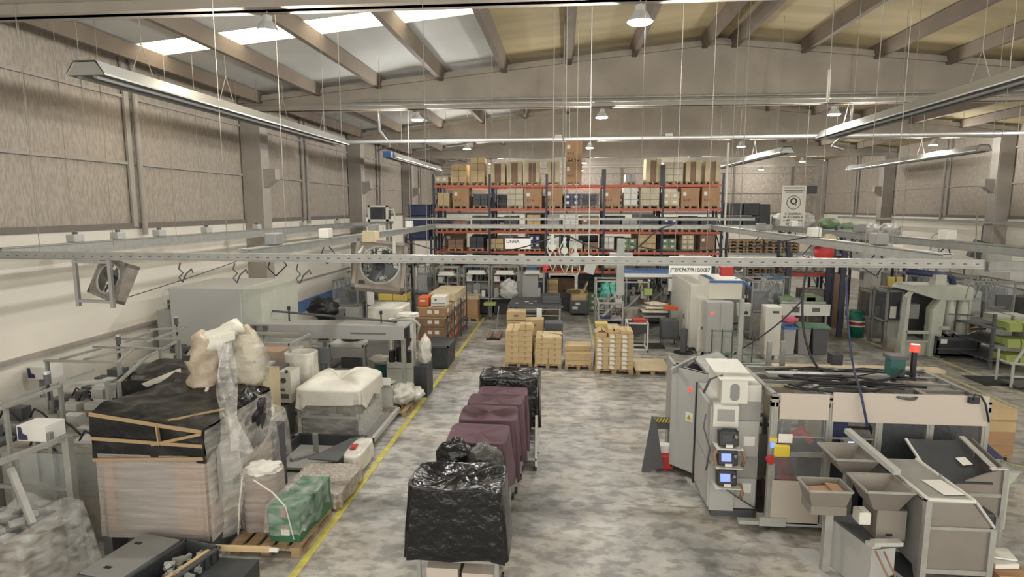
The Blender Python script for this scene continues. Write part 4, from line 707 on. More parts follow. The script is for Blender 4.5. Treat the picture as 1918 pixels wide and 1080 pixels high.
for y in (YF+.45,YF+.8,YF+1.2): mb.bar((x0,y,ZT),(x1,y,ZT),.06,.05)
P(r,'roof_rail',mb,'aluminium_dull')
P(r,'middle_rail',MB().bar((x0,YF,1.22),(xm2,YF,1.22),.06,.06).bar((x0,YF,1.5),(xm2,YF,1.5),.03,.02),'aluminium')
zt=at(1500,736,YF)[1]; zb=at(1500,783,YF)[1]
P(r,'upper_panel',B(x0+.07,YF-.05,zb,xm1-.03,YF-.035,zt),'cream'); P(r,'upper_panel',B(xm1+.02,YF-.055,zb-.02,x1,YF-.04,zt+.04),'cream')
z1=at(1490,898,YF)[1]; P(r,'lower_panel',B(x0+.02,YF-.05,.1,xm1-.08,YF-.035,z1),'cream')
P(r,'window_pane',B(x0+.06,YF-.01,z1,xm1-.05,YF,zb),'perspex'); P(r,'window_pane',B(xm2+.04,YF-.01,.75,xm3-.04,YF,zb),'perspex_dark'); P(r,'window_pane',B(xm3+.04,YF-.01,.75,x1-.04,YF,zb),'perspex_dark')
P(r,'parts_box',MB().box(xm1+.15,YB-.5,.95,xm1+.55,YB-.1,1.6).box(x0+.35,YB-.4,1.3,x0+.75,YB-.1,1.9),'kraft_pale'); P(r,'upper_unit',MB().box(xm2+.25,YB-.6,1.75,xm2+.6,YB-.2,2.05).box(xm2+1.2,YB-.5,1.6,xm2+1.6,YB-.1,2.0),'cream'); P(r,'rear_panel',MB().box(x0+.1,YB+.0,.1,x1-.1,YB+.02,.9).box(x0+.1,YB,1.75,xm2,YB+.02,2.05),'mid_grey'); P(r,'rear_window',B(x0+.1,YB,.9,x1-.1,YB+.01,1.75),'perspex_dark')
P(r,'side_window',B(x1-.005,YF+.05,.75,x1+.005,YB-.05,1.75),'perspex_dark'); P(r,'base_beam',MB().box(x0-.45,YF-.05,.06,x1,YF+.05,.12).box(x0-.15,YF-.08,.06,x0+.25,YF+.08,.2).box(x0,YB-.05,.06,x1,YB+.05,.12).box(x1-.06,YF,.06,x1,YB,.12),'light_grey')
P(r,'floor_plate',B(x0,YF+.05,.03,x1,YB-.05,.06),'dark_grey'); P(r,'leveling_foot',MB().cyl(x0,YF,0,.06,.05,10).cyl(x1,YF,0,.06,.05,10).cyl(xm2,YF,0,.06,.05,10).cyl(x0,YB,0,.06,.05,10).cyl(x1,YB,0,.06,.05,10),'black')
P(r,'machine_block',MB().box(xm1+.1,YF+.3,.06,xm2-.05,YB-.3,1.05).box(xm2+.1,YF+.35,.06,x1-.2,YB-.4,.95),'charcoal'); P(r,'work_shelf',B(xm1+.05,YF+.05,1.24,xm2-.05,YF+.5,1.28),'light_grey')
P(r,'cable_tray',MB().box(x0+.2,YF+.95,ZT+.03,x1-.6,YF+1.1,ZT+.10),'galvanised')
random.seed(4); mb=MB()
for k in range(10):
    a=Vector((x0+.1+random.random()*.6,YF+.2+random.random()*1.3,ZT+.06)); q=[a]
    for j in range(6): q.append(q[-1]+Vector((random.uniform(.15,.5),random.uniform(-.22,.2),random.uniform(-.01,.035))))
    q=[Vector((min(v.x,x1),min(max(v.y,YF+.05),YB),max(ZT+.05,v.z))) for v in q]; mb.tube(q,random.choice((.012,.018,.025)),6)
P(r,'cable_bundle',mb.smooth(),'cable')
mb=MB()
for k in range(3):
    mb.ring((xm2+.35,YF-.02+.03*k,ZT+.05),.13+.02*k,.018,20,6,'z')
P(r,'cable_coil',mb.smooth(),'dark_grey')
xr=(x0+xm1)/2+.1
P(r,'robot_arm',MB().cyl(xr,YF+.7,.06,.6,.14,16).tube([(xr,YF+.7,.6),(xr-.15,YF+.65,1.15),(xr+.1,YF+.4,1.45),(xr+.2,YF+.3,1.3)],[.12,.09,.08,.05],12).smooth(),'red'); P(r,'robot_plinth',B(xr-.3,YF+.4,.06,xr+.3,YF+1,.4),'oxide')
mb=MB()
for k in range(9):
    a=xm2+.15+k*.17; mb.tube([(a,YF+.6+.05*k%3,.95),(a+.05,YF+.4,1.3),(a-.08,YF+.5,1.65)],.02,6)
P(r,'inner_hose',mb,'cable'); P(r,'inner_unit',MB().box(xm2+.5,YF+.6,.95,xm2+1.1,YF+1.1,1.5).cyl(xm2+1.4,YF+.7,.95,1.45,.15,14),'charcoal')
def pxs(*a): return B(*fb(*a))
P(r,'status_sheet',pxs(1459,812,1485,829,YF-.07,.01),'paper')
S('teach_pendant','yellow control pendant hung on the front of the robot cell','control',pxs(1452,834,1481,856,YF-.14,.07),'yellow',bev=.015)
P(r,'key_switch',MB().box(x0-.06,YF-.07,1.42,x0+.05,YF-.045,1.5),'yellow'); P(r,'blue_lamp',pxs(1445,826,1453,838,YF-.07,.02),'led_blue')
r2=T('red_push_box','round red emergency button beside the yellow pendant','button',(x0-.1,YF-.1,1.1)); xx,zz=at(1443,861,YF-.1); P(r2,'button_head',MB().tube([(xx,YF-.14,zz),(xx,YF-.05,zz)],.06,16),'red')
r2=T('cell_monitor','small monitor with pale lit screen inside the robot cell','monitor',(0,0,0)); bx=fb(1582,812,1609,828,YF+.1,.12); bx=(bx[0],bx[1],1.285,bx[3],bx[4],1.285+.16); P(r2,'casing',B(*bx),'mid_grey'); P(r2,'screen',B(bx[0]+.06,bx[1]-.004,bx[2]+.03,bx[3]-.06,bx[1],bx[5]-.03),'screen_pale')
S('blue_device','dark blue box device inside the robot cell, above its shelf','device',B(xm1+.1,YF+.25,1.285,xm1+.4,YF+.48,1.66),'navy')
r2=T('vertical_motor','dark teal upright motor block standing on the robot cell roof','motor',(5,10,ZT)); xx=at(1675,680,10.3)[0]; P(r2,'motor_block',B(xx-.1,10.2,ZT+.03,xx+.13,10.4,ZT+.38),'teal'); P(r2,'motor_cap',B(xx-.13,10.17,ZT+.38,xx+.16,10.43,ZT+.44),'dark_grey')
S('small_motor','small dark sensor box on the robot cell roof rail','sensor',pxs(1560,664,1580,684,10.4,.2),'black')
r2=T('warning_beacon','red glowing warning beacon on the right end of the robot cell','beacon',(6,10,ZT)); xx,zz=at(1714,648,10.4); xx=min(xx,x1-.02); P(r2,'beacon_stem',MB().cyl(xx,10.4,ZT+.0,zz-.09,.045,10),'black'); P(r2,'beacon_lens',MB().cyl(xx,10.4,zz-.09,zz+.03,.07,14),'led_red'); 
r2=T('corner_camera','black sensor head with cable loops on the cell upper right corner','sensor',(x1,YF,2)); P(r2,'sensor_body',pxs(1818,744,1836,756,YF-.12,.06),'black'); P(r2,'cable_loop',MB().tube([W(1822,750,YF-.12),W(1826,738,YF-.12),W(1838,742,YF-.12),W(1846,756,YF-.12),W(1852,790,YF-.1)],.014,6).smooth(),'cable')
r2=T('cell_side_motor','dark blue gear motor sticking out of the right side of the robot cell','motor',(x1+.2,YF+.3,1)); P(r2,'motor_body',MB().tube([W(1838,835,YF+.2),W(1868,862,YF+.2)],.09,14),'navy'); P(r2,'motor_mount',MB().box(x1-.02,YF+.1,.75,x1+.12,YF+.3,1.25),'steel')
S('wood_plank','long pale wooden plank laid across the back of the robot cell','plank',MB().ob((at(1600,668,11.6)[0],11.5,2.02),(3.0,.28,.05),.0),'wood_pale'); 
r2=T('plank_rack','grey cross frame behind the robot cell carrying the pale plank','frame',(4.5,11.6,0)); frame(r2,3.3,11.25,6.6,11.8,1.99,.06,'aluminium_dull',(1.,.5,.9))
for k,px in enumerate((1387,1439,1465)): S('vertical_profile','upright grey profile behind the robot cell, %s from the white cabinet'%ORD[k],'post',B(*fb(px,[560,640,640][k],px+8,700,11.0+.1*k,.08,0)),'aluminium_dull')
# ---------------------------------------------------------------- control cabinets on the cell's left
r=T('control_tower','grey control cabinet tower carrying three panel controllers','cabinet',(2.9,9.6,0)); a=at(1332,850,9.5)[0]; b=at(1376,850,9.5)[0]; c_=at(1424,850,9.5)[0]; m1=at(1412,850,9.5)[0]
P(r,'cabinet_body',B(a,9.5,.12,b+.02,10.6,1.93),'light_grey'); P(r,'side_body',B(b+.02,9.6,.12,c_,10.6,1.93),'mid_grey'); z_=lambda py: at(1370,py,9.45)[1]
P(r,'upper_door',B(b-.02,9.55,z_(858),c_-.03,9.6,z_(792)),'light_grey'); P(r,'lower_door',B(b-.02,9.55,.15,c_-.03,9.6,z_(900)),'light_grey'); P(r,'label_sheet',MB().box(c_-.25,9.545,z_(838),c_-.08,9.55,z_(820)).box(c_-.28,9.545,.42,c_-.1,9.55,.58),'paper')
P(r,'bezel_frame',MB().box(a,9.46,z_(800),b+.02,9.5,z_(760)),'white'); P(r,'window_plate',B(a+.06,9.455,z_(790),b-.04,9.46,z_(767)),'mid_grey'); P(r,'top_housing',MB().box(b-.25,9.48,1.93,b+.15,10.4,2.3).box(b+.15,9.6,1.93,c_,10.3,2.2),'white'); P(r,'oval_opening',MB().prism([(b-.05+.07*math.cos(t_*.2618),2.11+(.07*math.sin(t_*.2618))+(.07 if math.sin(t_*.2618)>0 else -.07)) for t_ in range(24)],9.47,9.48,'y'),'grey')
P(r,'slanted_cover',MB().prism([(9.45,2.31),(9.45,2.33),(10.5,2.40),(10.5,2.38)],b-.3,b+.25,'x'),'white'); P(r,'base_plinth',B(a+.05,9.55,0,c_-.05,10.55,.12),'dark_grey'); P(r,'side_door',MB().box(a-.03,9.52,.95,a,10.5,1.85).box(a-.03,9.52,.18,a,10.5,.9),'light_grey'); P(r,'door_edge_seal',MB().box(a-.05,10.52,.1,a-.03,10.58,1.95),'black')
for k,(py,m_) in enumerate(((818,'charcoal'),(853,'screen_blue'),(890,'screen_blue'))):
    z=z_(py+12); xa=(a+b)/2+.02; q=T('panel_controller',['black controller with dark screen on the top shelf','black controller with lit blue screen on the middle shelf','black controller with lit blue screen on the bottom shelf'][k]+' of the tower','controller',(xa,9.3,z)); 
    P(q,'casing',MB().ob((xa,9.33,z+.14),(.30,.14,.25),0,R(-12)),'black',bev=.02); P(q,'screen',MB().ob((xa-.03,9.255,z+.155),(.15,.01,.12),0,R(-12)),m_); P(q,'handle',MB().tube([(xa-.14,9.3,z+.2),(xa-.1,9.28,z+.30),(xa+.1,9.28,z+.30),(xa+.14,9.3,z+.2)],.014,6),'black'); P(q,'name_plate',B(xa-.05,9.24,z+.012,xa+.06,9.25,z+.06),'paper'); P(q,'emergency_knob',MB().tube([(xa+.1,9.25,z+.19),(xa+.1,9.22,z+.19)],.025,10),'grey')
    P(r,'bracket_shelf',B(xa-.19,9.2,z-.015,xa+.21,9.5,z-.001),'white')
P(r,'red_cable_loop',MB().tube([W(1348,835,9.35),W(1338,850,9.3),W(1340,870,9.3),W(1350,885,9.35)],.03,8).tube([W(1388,840,9.35),W(1396,858,9.3),W(1390,872,9.35)],.03,8).tube([W(1386,905,9.35),W(1390,925,9.3),W(1386,932,9.35)],.03,8).smooth(),'oxide')
P(r,'cable_run',MB().tube([W(1322,880,9.5),W(1330,840,9.4),W(1318,800,9.5),W(1322,775,9.5)],.012,6).tube([W(1345,905,9.4),W(1380,930,9.4),W(1420,955,9.5)],.012,6).tube([W(1318,735,9.6),W(1330,710,9.6),W(1352,702,9.6),W(1358,740,9.55)],.02,6).smooth(),'dark_grey')
r=T('open_door_cabinet','open grey enclosure with a big swung-out door and film-covered top','cabinet',(2.2,11.2,0)); q=[fl(1258,888),fl(1322,905)]; (ax,ay),(bx_,by)=((2.03,11.2),(2.55,10.62))
P(r,'enclosure_body',MB().box(2.05,11.9,.1,2.95,11.95,1.95).box(2.9,10.7,.1,2.95,11.9,2.08).box(2.05,11.2,.1,2.1,11.9,2.08),'mid_grey'); P(r,'inner_plate',B(2.12,11.85,.2,2.88,11.9,1.95),'dark_grey')
P(r,'swung_door',MB().bar((ax,ay,1.12),(bx_,by,1.12),.05,1.92),'light_grey'); P(r,'door_stiffener',MB().bar((ax,ay+.03,2.06),(bx_,by+.03,2.06),.09,.04),'mid_grey')
d=Vector((bx_-ax,by-ay,0)).normalized(); n=Vector((d.y,-d.x,0)); c0=Vector((ax,ay,0))
def dpt(t_,z,o): v=c0+d*t_+n*o; return (v.x,v.y,z)
P(r,'red_lamp',MB().tube([dpt(.42,1.72,.02),dpt(.42,1.72,.05)],.028,12),'led_red'); P(r,'warning_triangle',MB().prism([(0,0)]*3,0,0) if 0 else MB().bar(dpt(.34,1.2,.028),dpt(.50,1.2,.028),.004,.17),'paper',label='white square warning label'); mt=MB(); mt.v=[dpt(.36,1.15,.033),dpt(.48,1.15,.033),dpt(.42,1.26,.033)]; mt.f=[(0,1,2)]; P(r,'triangle_print',mt,'yellow'); P(r,'bolt_print',MB().bar(dpt(.415,1.19,.036),dpt(.425,1.19,.036),.002,.06),'black')
tp=[fl(1300,668,2.1),fl(1345,656,2.1),fl(1398,698,2.1),fl(1340,712,2.1)]; P(r,'top_plate',MB().prism(tp,2.03,2.08,'z'),'mid_grey'); P(r,'top_film',MB().grid(lambda u,v:((tp[0][0]*(1-u)+tp[1][0]*u)*(1-v)+(tp[3][0]*(1-u)+tp[2][0]*u)*v,(tp[0][1]*(1-u)+tp[1][1]*u)*(1-v)+(tp[3][1]*(1-u)+tp[2][1]*u)*v,2.10+.05*noise.noise(Vector((u*4,v*7,2)))),14,20).smooth(),'wrap_thin'); e1=fl(1258,690,2.1); e2=fl(1303,667,2.1); P(r,'opening_frame',MB().bar((e1[0],e1[1],2.08),(e2[0],e2[1],2.08),.05).bar((e1[0],e1[1],2.0),(e2[0],e2[1],2.0),.03),'mid_grey'); P(r,'leg_strut',MB().bar((2.3,10.9,.02),(2.52,9.9,.02),.09,.03),'light_grey')
r=T('ramp_plate','dark leaning ramp plate beside the open cabinet door','plate',(1.7,11.2,0)); P(r,'plate',MB().prism([(1.5,.02),(1.66,1.12),(1.74,1.02),(1.9,.12),(1.62,.0)],11.1,11.16,'y'),'dark_grey')
r=T('striped_barrier','grey low barrier with black and yellow stripes behind the ramp plate','barrier',(1.85,11.5,0)); P(r,'barrier_plate',B(1.72,11.5,.72,2.1,11.55,.95),'dark_grey'); mb=MB()
for k in range(6): mb.prism([(1.72+k*.06,.86),(1.75+k*.06,.86),(1.79+k*.06,.94),(1.76+k*.06,.94)],11.49,11.5,'y')
P(r,'stripe_pattern',mb,'yellow'); P(r,'post',MB().box(1.75,11.52,0,1.8,11.58,.72).box(2.05,11.52,0,2.1,11.58,.72),'grey')
r=T('red_bin','red bin with white rim tucked behind the cabinet door','bin',(1.9,11.45,0)); P(r,'bin_body',B(1.76,11.2,.02,2.1,11.46,.30),'red',bev=.02); P(r,'rim',B(1.75,11.3,.31,2.12,11.47,.46),'paper')
# ---------------------------------------------------------------- hopper feeders, bottom right
r=T('step_feeder','large sloped steel step feeder housing at the front right','machine',(4.9,7.5,0)); X0,X1=4.45,5.24; Y=7.4
P(r,'lower_panel',B(X0+.04,Y,.55,X1-.02,Y+.02,1.08),'steel'); P(r,'upper_panel',MB().prism([(X0+.04,1.12),(X1-.02,1.12),(X1-.25,1.42),(X0+.04,1.42)],Y,Y+.02,'y'),'steel')
P(r,'frame_post',MB().box(X0-.02,Y-.03,0,X0+.05,Y+.04,1.45).box(X1-.04,Y-.03,0,X1+.03,Y+.04,1.12).box(X0-.02,Y+1.2,0,X0+.05,Y+1.27,1.45).box(X1-.04,Y+1.2,0,X1+.03,Y+1.27,1.1),'aluminium'); P(r,'frame_rail',MB().box(X0,Y-.025,1.08,X1,Y+.03,1.12).box(X0,Y-.025,.5,X1,Y+.03,.56).box(X0,Y-.02,.28,X1,Y+.03,.33),'aluminium')
P(r,'side_panel',MB().box(X0-.005,Y+.03,.5,X0+.005,Y+1.2,1.4),'grey'); P(r,'side_panel',MB().box(X1-.005,Y+.03,.5,X1+.005,Y+1.2,1.1),'steel'); P(r,'rear_panel',B(X0,Y+1.2,.5,X1,Y+1.22,1.4),'steel')
P(r,'sloped_lid',MB().prism([(X0-.02,1.45),(X0+.56,1.45),(X0+.56,1.43),(X0-.02,1.43)],Y-.02,Y+1.25,'y'),'galvanised'); P(r,'lid_rim',MB().bar((X0,Y,1.47),(X0,Y+1.25,1.47),.03).bar((X0+.55,Y,1.46),(X0+.55,Y+1.25,1.46),.03).bar((X0,Y-.01,1.465),(X0+.55,Y-.01,1.46),.03),'white'); P(r,'paper_sheet',MB().ob((X0+.38,Y+.35,1.462),(.26,.42,.005),.1),'paper'); P(r,'sloping_side',MB().prism([(X0+.55,1.44),(X1,1.12),(X1,1.1),(X0+.55,1.42)],Y,Y+1.22,'y'),'steel'); P(r,'slope_edge',MB().bar((X0+.56,Y,1.455),(X1+.01,Y,1.13),.03).bar((X0+.56,Y+.04,1.455),(X1+.01,Y+.04,1.13),.015),'steel_bright'); P(r,'lid_knob',MB().cyl(X0+.5,Y+.6,1.46,1.52,.02,8),'grey')
r=T('rear_step_feeder','second steel feeder with dark open hopper behind the front one','machine',(5.4,8.3,0)); X0,X1=4.95,5.95; Y=8.3
P(r,'front_panel',MB().box(X0+.3,Y,.55,X1,Y+.02,1.12).prism([(X0+.15,1.15),(X1,1.15),(X1,1.5),(X0+.75,1.42)],Y,Y+.02,'y'),'steel'); P(r,'frame_post',MB().box(X1-.03,Y-.03,0,X1+.03,Y+.03,1.52).box(X0+.3,Y-.03,0,X0+.35,Y+.03,1.1).box(X1-.03,Y+.6,0,X1+.03,Y+.66,1.52),'aluminium'); P(r,'frame_rail',MB().box(X0+.3,Y-.025,1.1,X1,Y+.03,1.15).bar((X0+.25,Y,1.14),(X1,Y,1.14),.03),'aluminium')
P(r,'hopper_plate',MB().prism([(X0-.2,1.25),(X0+.45,1.72),(X0+.45,1.70),(X0-.2,1.23)],Y+.1,Y+.9,'y') if 0 else MB().prism([(Y-.02,1.30),(Y+.7,1.62),(Y+.7,1.60),(Y-.02,1.28)],X0+.1,X0+.85,'x'),'charcoal'); P(r,'hopper_side',MB().prism([(Y,1.15),(Y+.7,1.15),(Y+.7,1.66),(Y,1.5)],X1-.01,X1+.01,'x'),'steel'); P(r,'hopper_rim',MB().bar((X0+.85,Y,1.52),(X0+.85,Y+.7,1.68),.07,.02).bar((X0+.08,Y,1.32),(X0+.08,Y+.7,1.62),.03).bar((X0+.8,Y-.02,1.5),(X1,Y-.02,1.52),.05,.02),'steel_bright'); P(r,'paper_sheet',MB().ob((X0+.66,Y+.3,1.47),(.16,.14,.005),.3,R(24)),'paper')
P(r,'side_body',B(X0+.35,Y+.05,.1,X1-.05,Y+.6,1.1),'grey')
def hopper(x0,y0,x1,y1,zt,zb,label,m_='steel',inset=.14):
    r=T('open_hopper',label,'hopper',((x0+x1)/2,(y0+y1)/2,zb)); mb=MB(); i=inset; t_=.012
    O=[(x0,y0,zt),(x1,y0,zt),(x1,y1,zt),(x0,y1,zt),(x0+i,y0+i*.6,zb),(x1-i,y0+i*.6,zb),(x1-i,y1-i*.6,zb),(x0+i,y1-i*.6,zb)]; k=0; mb.v=list(O)+[(x+(t_ if j%4 in(0,3) else -t_),y+(t_ if j%4 in(0,1) else -t_),z+(t_ if j>3 else 0)) for j,(x,y,z) in enumerate(O)]
    mb.f=[(0,1,5,4),(1,2,6,5),(2,3,7,6),(3,0,4,7),(4,5,6,7),(8,12,13,9),(9,13,14,10),(10,14,15,11),(11,15,12,8),(12,15,14,13),(0,8,9,1),(1,9,10,2),(2,10,11,3),(3,11,8,0)]; P(r,'hopper_bowl',mb,m_)
    P(r,'rim',MB().bar((x0,y0,zt),(x1,y0,zt),.025).bar((x1,y0,zt),(x1,y1,zt),.025).bar((x1,y1,zt),(x0,y1,zt),.025).bar((x0,y1,zt),(x0,y0,zt),.025),'aluminium'); return r
h1=hopper(3.82,7.55,4.4,8.1,1.45,1.18,'grey steel hopper bowl beside the sloped feeder lid'); P(h1,'hopper_box',MB().box(4.0,7.62,.78,4.36,8.0,1.18),'steel'); P(h1,'slot_plate',B(4.12,7.612,.84,4.2,7.62,.87),'black'); P(h1,'support_column',B(4.12,7.75,.1,4.22,7.9,.78),'aluminium'); P(h1,'vibrator',MB().box(3.8,7.65,.95,3.95,7.85,1.12),'white',bev=.02)
h2=hopper(3.75,8.3,4.35,8.9,1.55,1.32,'upper steel hopper behind the middle bowl, next to the cell'); P(h2,'support_column',B(4.0,8.5,.1,4.1,8.6,1.32),'aluminium'); P(h2,'guide_beam',MB().bar((4.35,7.9,1.57),(4.2,9.0,1.72),.09,.07),'light_grey')
h3=hopper(3.2,7.75,3.75,8.15,1.34,1.12,'small steel hopper tray with a folded brown sheet in it',inset=.06); P(h3,'lower_tray',B(3.25,7.78,1.0,3.7,8.1,1.12),'steel'); P(h3,'support_column',B(3.52,7.95,.1,3.62,8.05,1.0),'aluminium')
S('cardboard_sheet','folded pale brown cardboard lying in the small hopper tray','sheet',MB().ob((3.47,7.93,1.27),(.42,.26,.02),0,0,-.12).ob((3.6,7.93,1.31),(.16,.26,.02),0,0,.1),'kraft')
h4=hopper(6.05,8.7,6.45,9.1,1.3,1.1,'pale small hopper at the far right of the feeders','pale_green',.08); P(h4,'support_body',MB().box(6.1,8.75,.4,6.35,8.95,1.1).box(6.12,8.78,0,6.2,8.86,.4),'pale_green')
r=T('vibrating_feeder_table','white base plate with a grey feeder drive box and vibrating track','machine',(3.9,8.0,0)); P(r,'base_plate',MB().prism([(3.35,8.55),(3.65,8.55),(4.35,7.0),(3.95,6.9)],0.0,.08,'z'),'light_grey'); P(r,'drive_box',MB().ob((3.95,7.85,.42),(.34,.75,.66),.25),'light_grey'); P(r,'drive_top',MB().ob((3.97,7.85,.77),(.38,.8,.03),.25),'dark_grey'); P(r,'track_bracket',MB().ob((4.05,7.45,.84),(.36,.1,.05),.1).ob((3.9,7.47,.80),(.12,.12,.05),.3),'steel_bright'); P(r,'wiring',MB().tube([(3.9,7.4,.75),(3.98,7.3,.55),(4.1,7.35,.35),(4.0,7.3,.2)],.012,6).tube([(4.0,7.4,.75),(4.1,7.3,.5),(4.15,7.35,.3)],.012,6).smooth(),'oxide')
r=T('lower_conveyor','dark low conveyor chute between the drive box and the sloped feeder','conveyor',(4.3,7.6,0)); P(r,'chute_plate',MB().ob((4.3,7.5,.35),(.25,1.0,.03),-.4,R(8)),'charcoal'); P(r,'chute_rail',MB().bar((4.1,7.9,.42),(4.45,7.0,.32),.03),'steel_bright'); P(r,'leg',MB().box(4.15,7.7,0,4.2,7.75,.36).box(4.4,7.1,0,4.45,7.15,.3),'steel')
r=T('side_drive_unit','dark motor unit with grey bracket right of the sloped feeder','motor',(5.6,7.6,0)); P(r,'motor_body',B(5.4,7.9,.75,5.62,8.15,1.05),'charcoal',bev=.03); P(r,'bracket',MB().box(5.62,7.9,.45,5.68,7.96,1.0).box(5.3,7.9,.42,5.68,7.96,.47).box(5.34,7.95,.0,5.4,8.0,.45),'aluminium_dull')
r=T('document_box','open cardboard box with papers beside the sloped feeder','box',(5.55,7.5,0)); P(r,'box_body',B(5.38,7.4,.22,5.78,7.9,.5),'kraft'); P(r,'paper_stack',MB().ob((5.55,7.7,.54),(.3,.3,.06),.1).ob((5.6,7.75,.6),(.28,.26,.02),-.2),'paper')
S('box_stool','small steel stool under the open cardboard box','stool',MB().box(5.36,7.38,.17,5.8,7.92,.22).box(5.38,7.4,0,5.42,7.44,.17).box(5.74,7.4,0,5.78,7.44,.17).box(5.38,7.86,0,5.42,7.9,.17).box(5.74,7.86,0,5.78,7.9,.17),'grey')
for k,(z0,z1) in enumerate(((.14,.62),(.62,1.08))):
    bx=fb(1850,780,1905,840,12.2,1.1); r=T('large_carton','large pale brown carton right of the robot cell, %s one'%['lower','upper'][k],'carton',(bx[0],12.2,z0),'pallet cartons beyond the robot cell'); P(r,'box',B(bx[0],12.2,z0+.002,bx[3],13.2,z1),'kraft_light' if k else 'kraft'); P(r,'tape_strip',B(bx[0],12.19,(z0+z1)/2-.02,bx[3],12.2,(z0+z1)/2+.02),'tape')
pallet((bx[0]+bx[3])/2,12.75,0,'pallet under the two large cartons beyond the robot cell',(bx[3]-bx[0])/.8,.85)
# ---------------------------------------------------------------- right side of the hall
r=T('oil_drum','dark green steel drum with white and red label band','drum',(11.3,24.2,0)); x0=at(1591,600,24.2)[0]; x1=at(1619,600,24.2)[0]; xc=(x0+x1)/2; rd=(x1-x0)/2
P(r,'drum_shell',MB().cyl(xc,24.2,0,1.02,rd,28).smooth(),'drum_green'); P(r,'hoop',MB().ring((xc,24.2,.34),rd,.018,28,6,'z').ring((xc,24.2,.68),rd,.018,28,6,'z').ring((xc,24.2,1.01),rd,.02,28,6,'z'),'drum_green'); P(r,'label_band',MB().cyl(xc,24.2,.42,.66,rd+.004,28),'paper'); P(r,'red_band',MB().cyl(xc,24.2,.48,.60,rd+.008,28),'red'); P(r,'bung',MB().cyl(xc+.15,24.1,1.02,1.05,.05,10),'dark_grey')
for k,(a,t0,b,t1,y,l) in enumerate(((1633,546,1660,640,23.4,'left glass-sided test cabinet beside the press'),(1664,543,1692,652,22.3,'right glass-sided test cabinet beside the press'))):
    bx=fb(a,t0,b,t1,y,.9,0); r=T('test_cabinet',l,'cabinet',(bx[0],y,0),'glass-sided test cabinets'); frame(r,bx[0],y,bx[3],y+.9,bx[5],.07,'aluminium_dull',(1.,.48)); P(r,'glass_panel',B(bx[0]+.04,y-.01,bx[5]*.5,bx[3]-.04,y,bx[5]-.06),'perspex_dark'); P(r,'lower_door',B(bx[0]+.05,y-.02,.1,bx[3]-.05,y,bx[5]*.46),'mid_grey'); P(r,'inner_machine',B(bx[0]+.15,y+.2,bx[5]*.5,bx[3]-.15,y+.7,bx[5]*.8),'grey'); P(r,'white_unit',B(bx[0]+.1,y-.05,bx[5]*.52,bx[0]+.3,y-.02,bx[5]*.72),'white')
    P(r,'side_glass',B(bx[0]-.01,y+.05,.9,bx[0],y+.85,bx[5]-.1),'perspex_dark')
r=T('small_grey_cabinet','small grey cabinet between the green drum and the glass cabinets','cabinet',(12,24.8,0)); P(r,'cabinet_body',B(*fb(1625,588,1645,615,24.8,.6,0)),'mid_grey',bev=.01); 
r=T('hydraulic_press','large pale green hydraulic press with side columns','machine',(13,21.5,0)); Y=21.2; X0=at(1697,600,Y)[0]; X1=at(1757,600,Y)[0]; X2=at(1800,600,Y)[0]; zt=at(1720,537,Y)[1]; zt2=at(1700,560,Y)[1]
P(r,'crosshead',MB().prism([(X0+.1,zt-.15),(X1,zt-.45),(X2+.3,zt-.42),(X2+.3,zt),(X0+.25,zt+.02)],Y,Y+1.3,'y'),'pale_green'); P(r,'side_frame',MB().prism([(X1-.25,0),(X1+.05,0),(X1+.15,zt-.45),(X1-.02,zt-.4),(X1-.25,zt-.75)],Y-.1,Y+.3,'y').prism([(X0-.1,0),(X0+.06,0),(X0+.1,zt-.3),(X0+.2,zt-.15),(X0-.0,zt-.35)],Y,Y+.3,'y'),'pale_green')
P(r,'column',MB().cyl(X1+.45,Y+.2,.75,zt-.42,.17,16).cyl(X1+.85,Y+.2,.3,zt-.42,.17,16).cyl(X1+.15,Y+.3,.75,zt-.42,.13,16).smooth(),'pale_green'); P(r,'side_plate',B(X1+1.0,Y+.1,.4,X2+.35,Y+.3,zt-.45),'pale_green'); P(r,'rear_plate',B(X0,Y+1.2,.1,X2+.2,Y+1.3,zt-.2),'dark_grey')
P(r,'press_bed',MB().box(X0,Y+.1,.0,X1,Y+1.2,.45).box(X0+.05,Y+.0,.75,X1-.1,Y+.1,.85).box(X0+.05,Y,.45,X1-.1,Y+.08,.52),'pale_green'); P(r,'ram',MB().box(X0+.3,Y+.4,1.2,X1-.4,Y+1.0,1.7),'grey'); P(r,'upright_block',B(X1+.1,Y+.5,zt,X1+.45,Y+.9,zt+.35),'pale_green')
P(r,'control_panel',MB().box(X1+.0,Y-.22,.95,X1+.28,Y-.1,1.05).tube([(X1+.2,Y-.12,.9),(X1+.3,Y-.1,.75),(X1+.45,Y,.7)],.02,6),'light_grey'); P(r,'pipe_fitting',MB().bar((X1+.3,Y-.02,1.45),(X1+1.1,Y-.02,1.42),.03).bar((X1+.5,Y-.02,1.2),(X1+.8,Y-.02,1.2),.03),'dark_grey')
bx=fb(1757,636,1835,672,20.9,1.3,0); r=T('scrap_crate','dark plastic crate full of brown cardboard scraps beside the press','crate',(bx[0],20.9,0)); P(r,'crate_wall',MB().box(bx[0],20.9,.08,bx[3],20.95,.72).box(bx[0],22.1,.08,bx[3],22.15,.72).box(bx[0],20.9,.08,bx[0]+.05,22.15,.72).box(bx[3]-.05,20.9,.08,bx[3],22.15,.72).box(bx[0],20.9,.08,bx[3],22.15,.14),'charcoal'); P(r,'rib',MB().box(bx[0],20.88,.6,bx[3],20.9,.72).box(bx[0],20.88,.3,bx[3],20.9,.34).box(bx[0],20.88,.0,bx[0]+.1,21,.08).box(bx[3]-.1,20.88,.0,bx[3],21,.08),'dark_grey'); P(r,'label_sheet',B(bx[0]+.08,20.875,.5,bx[0]+.28,20.88,.65),'paper')
random.seed(11)
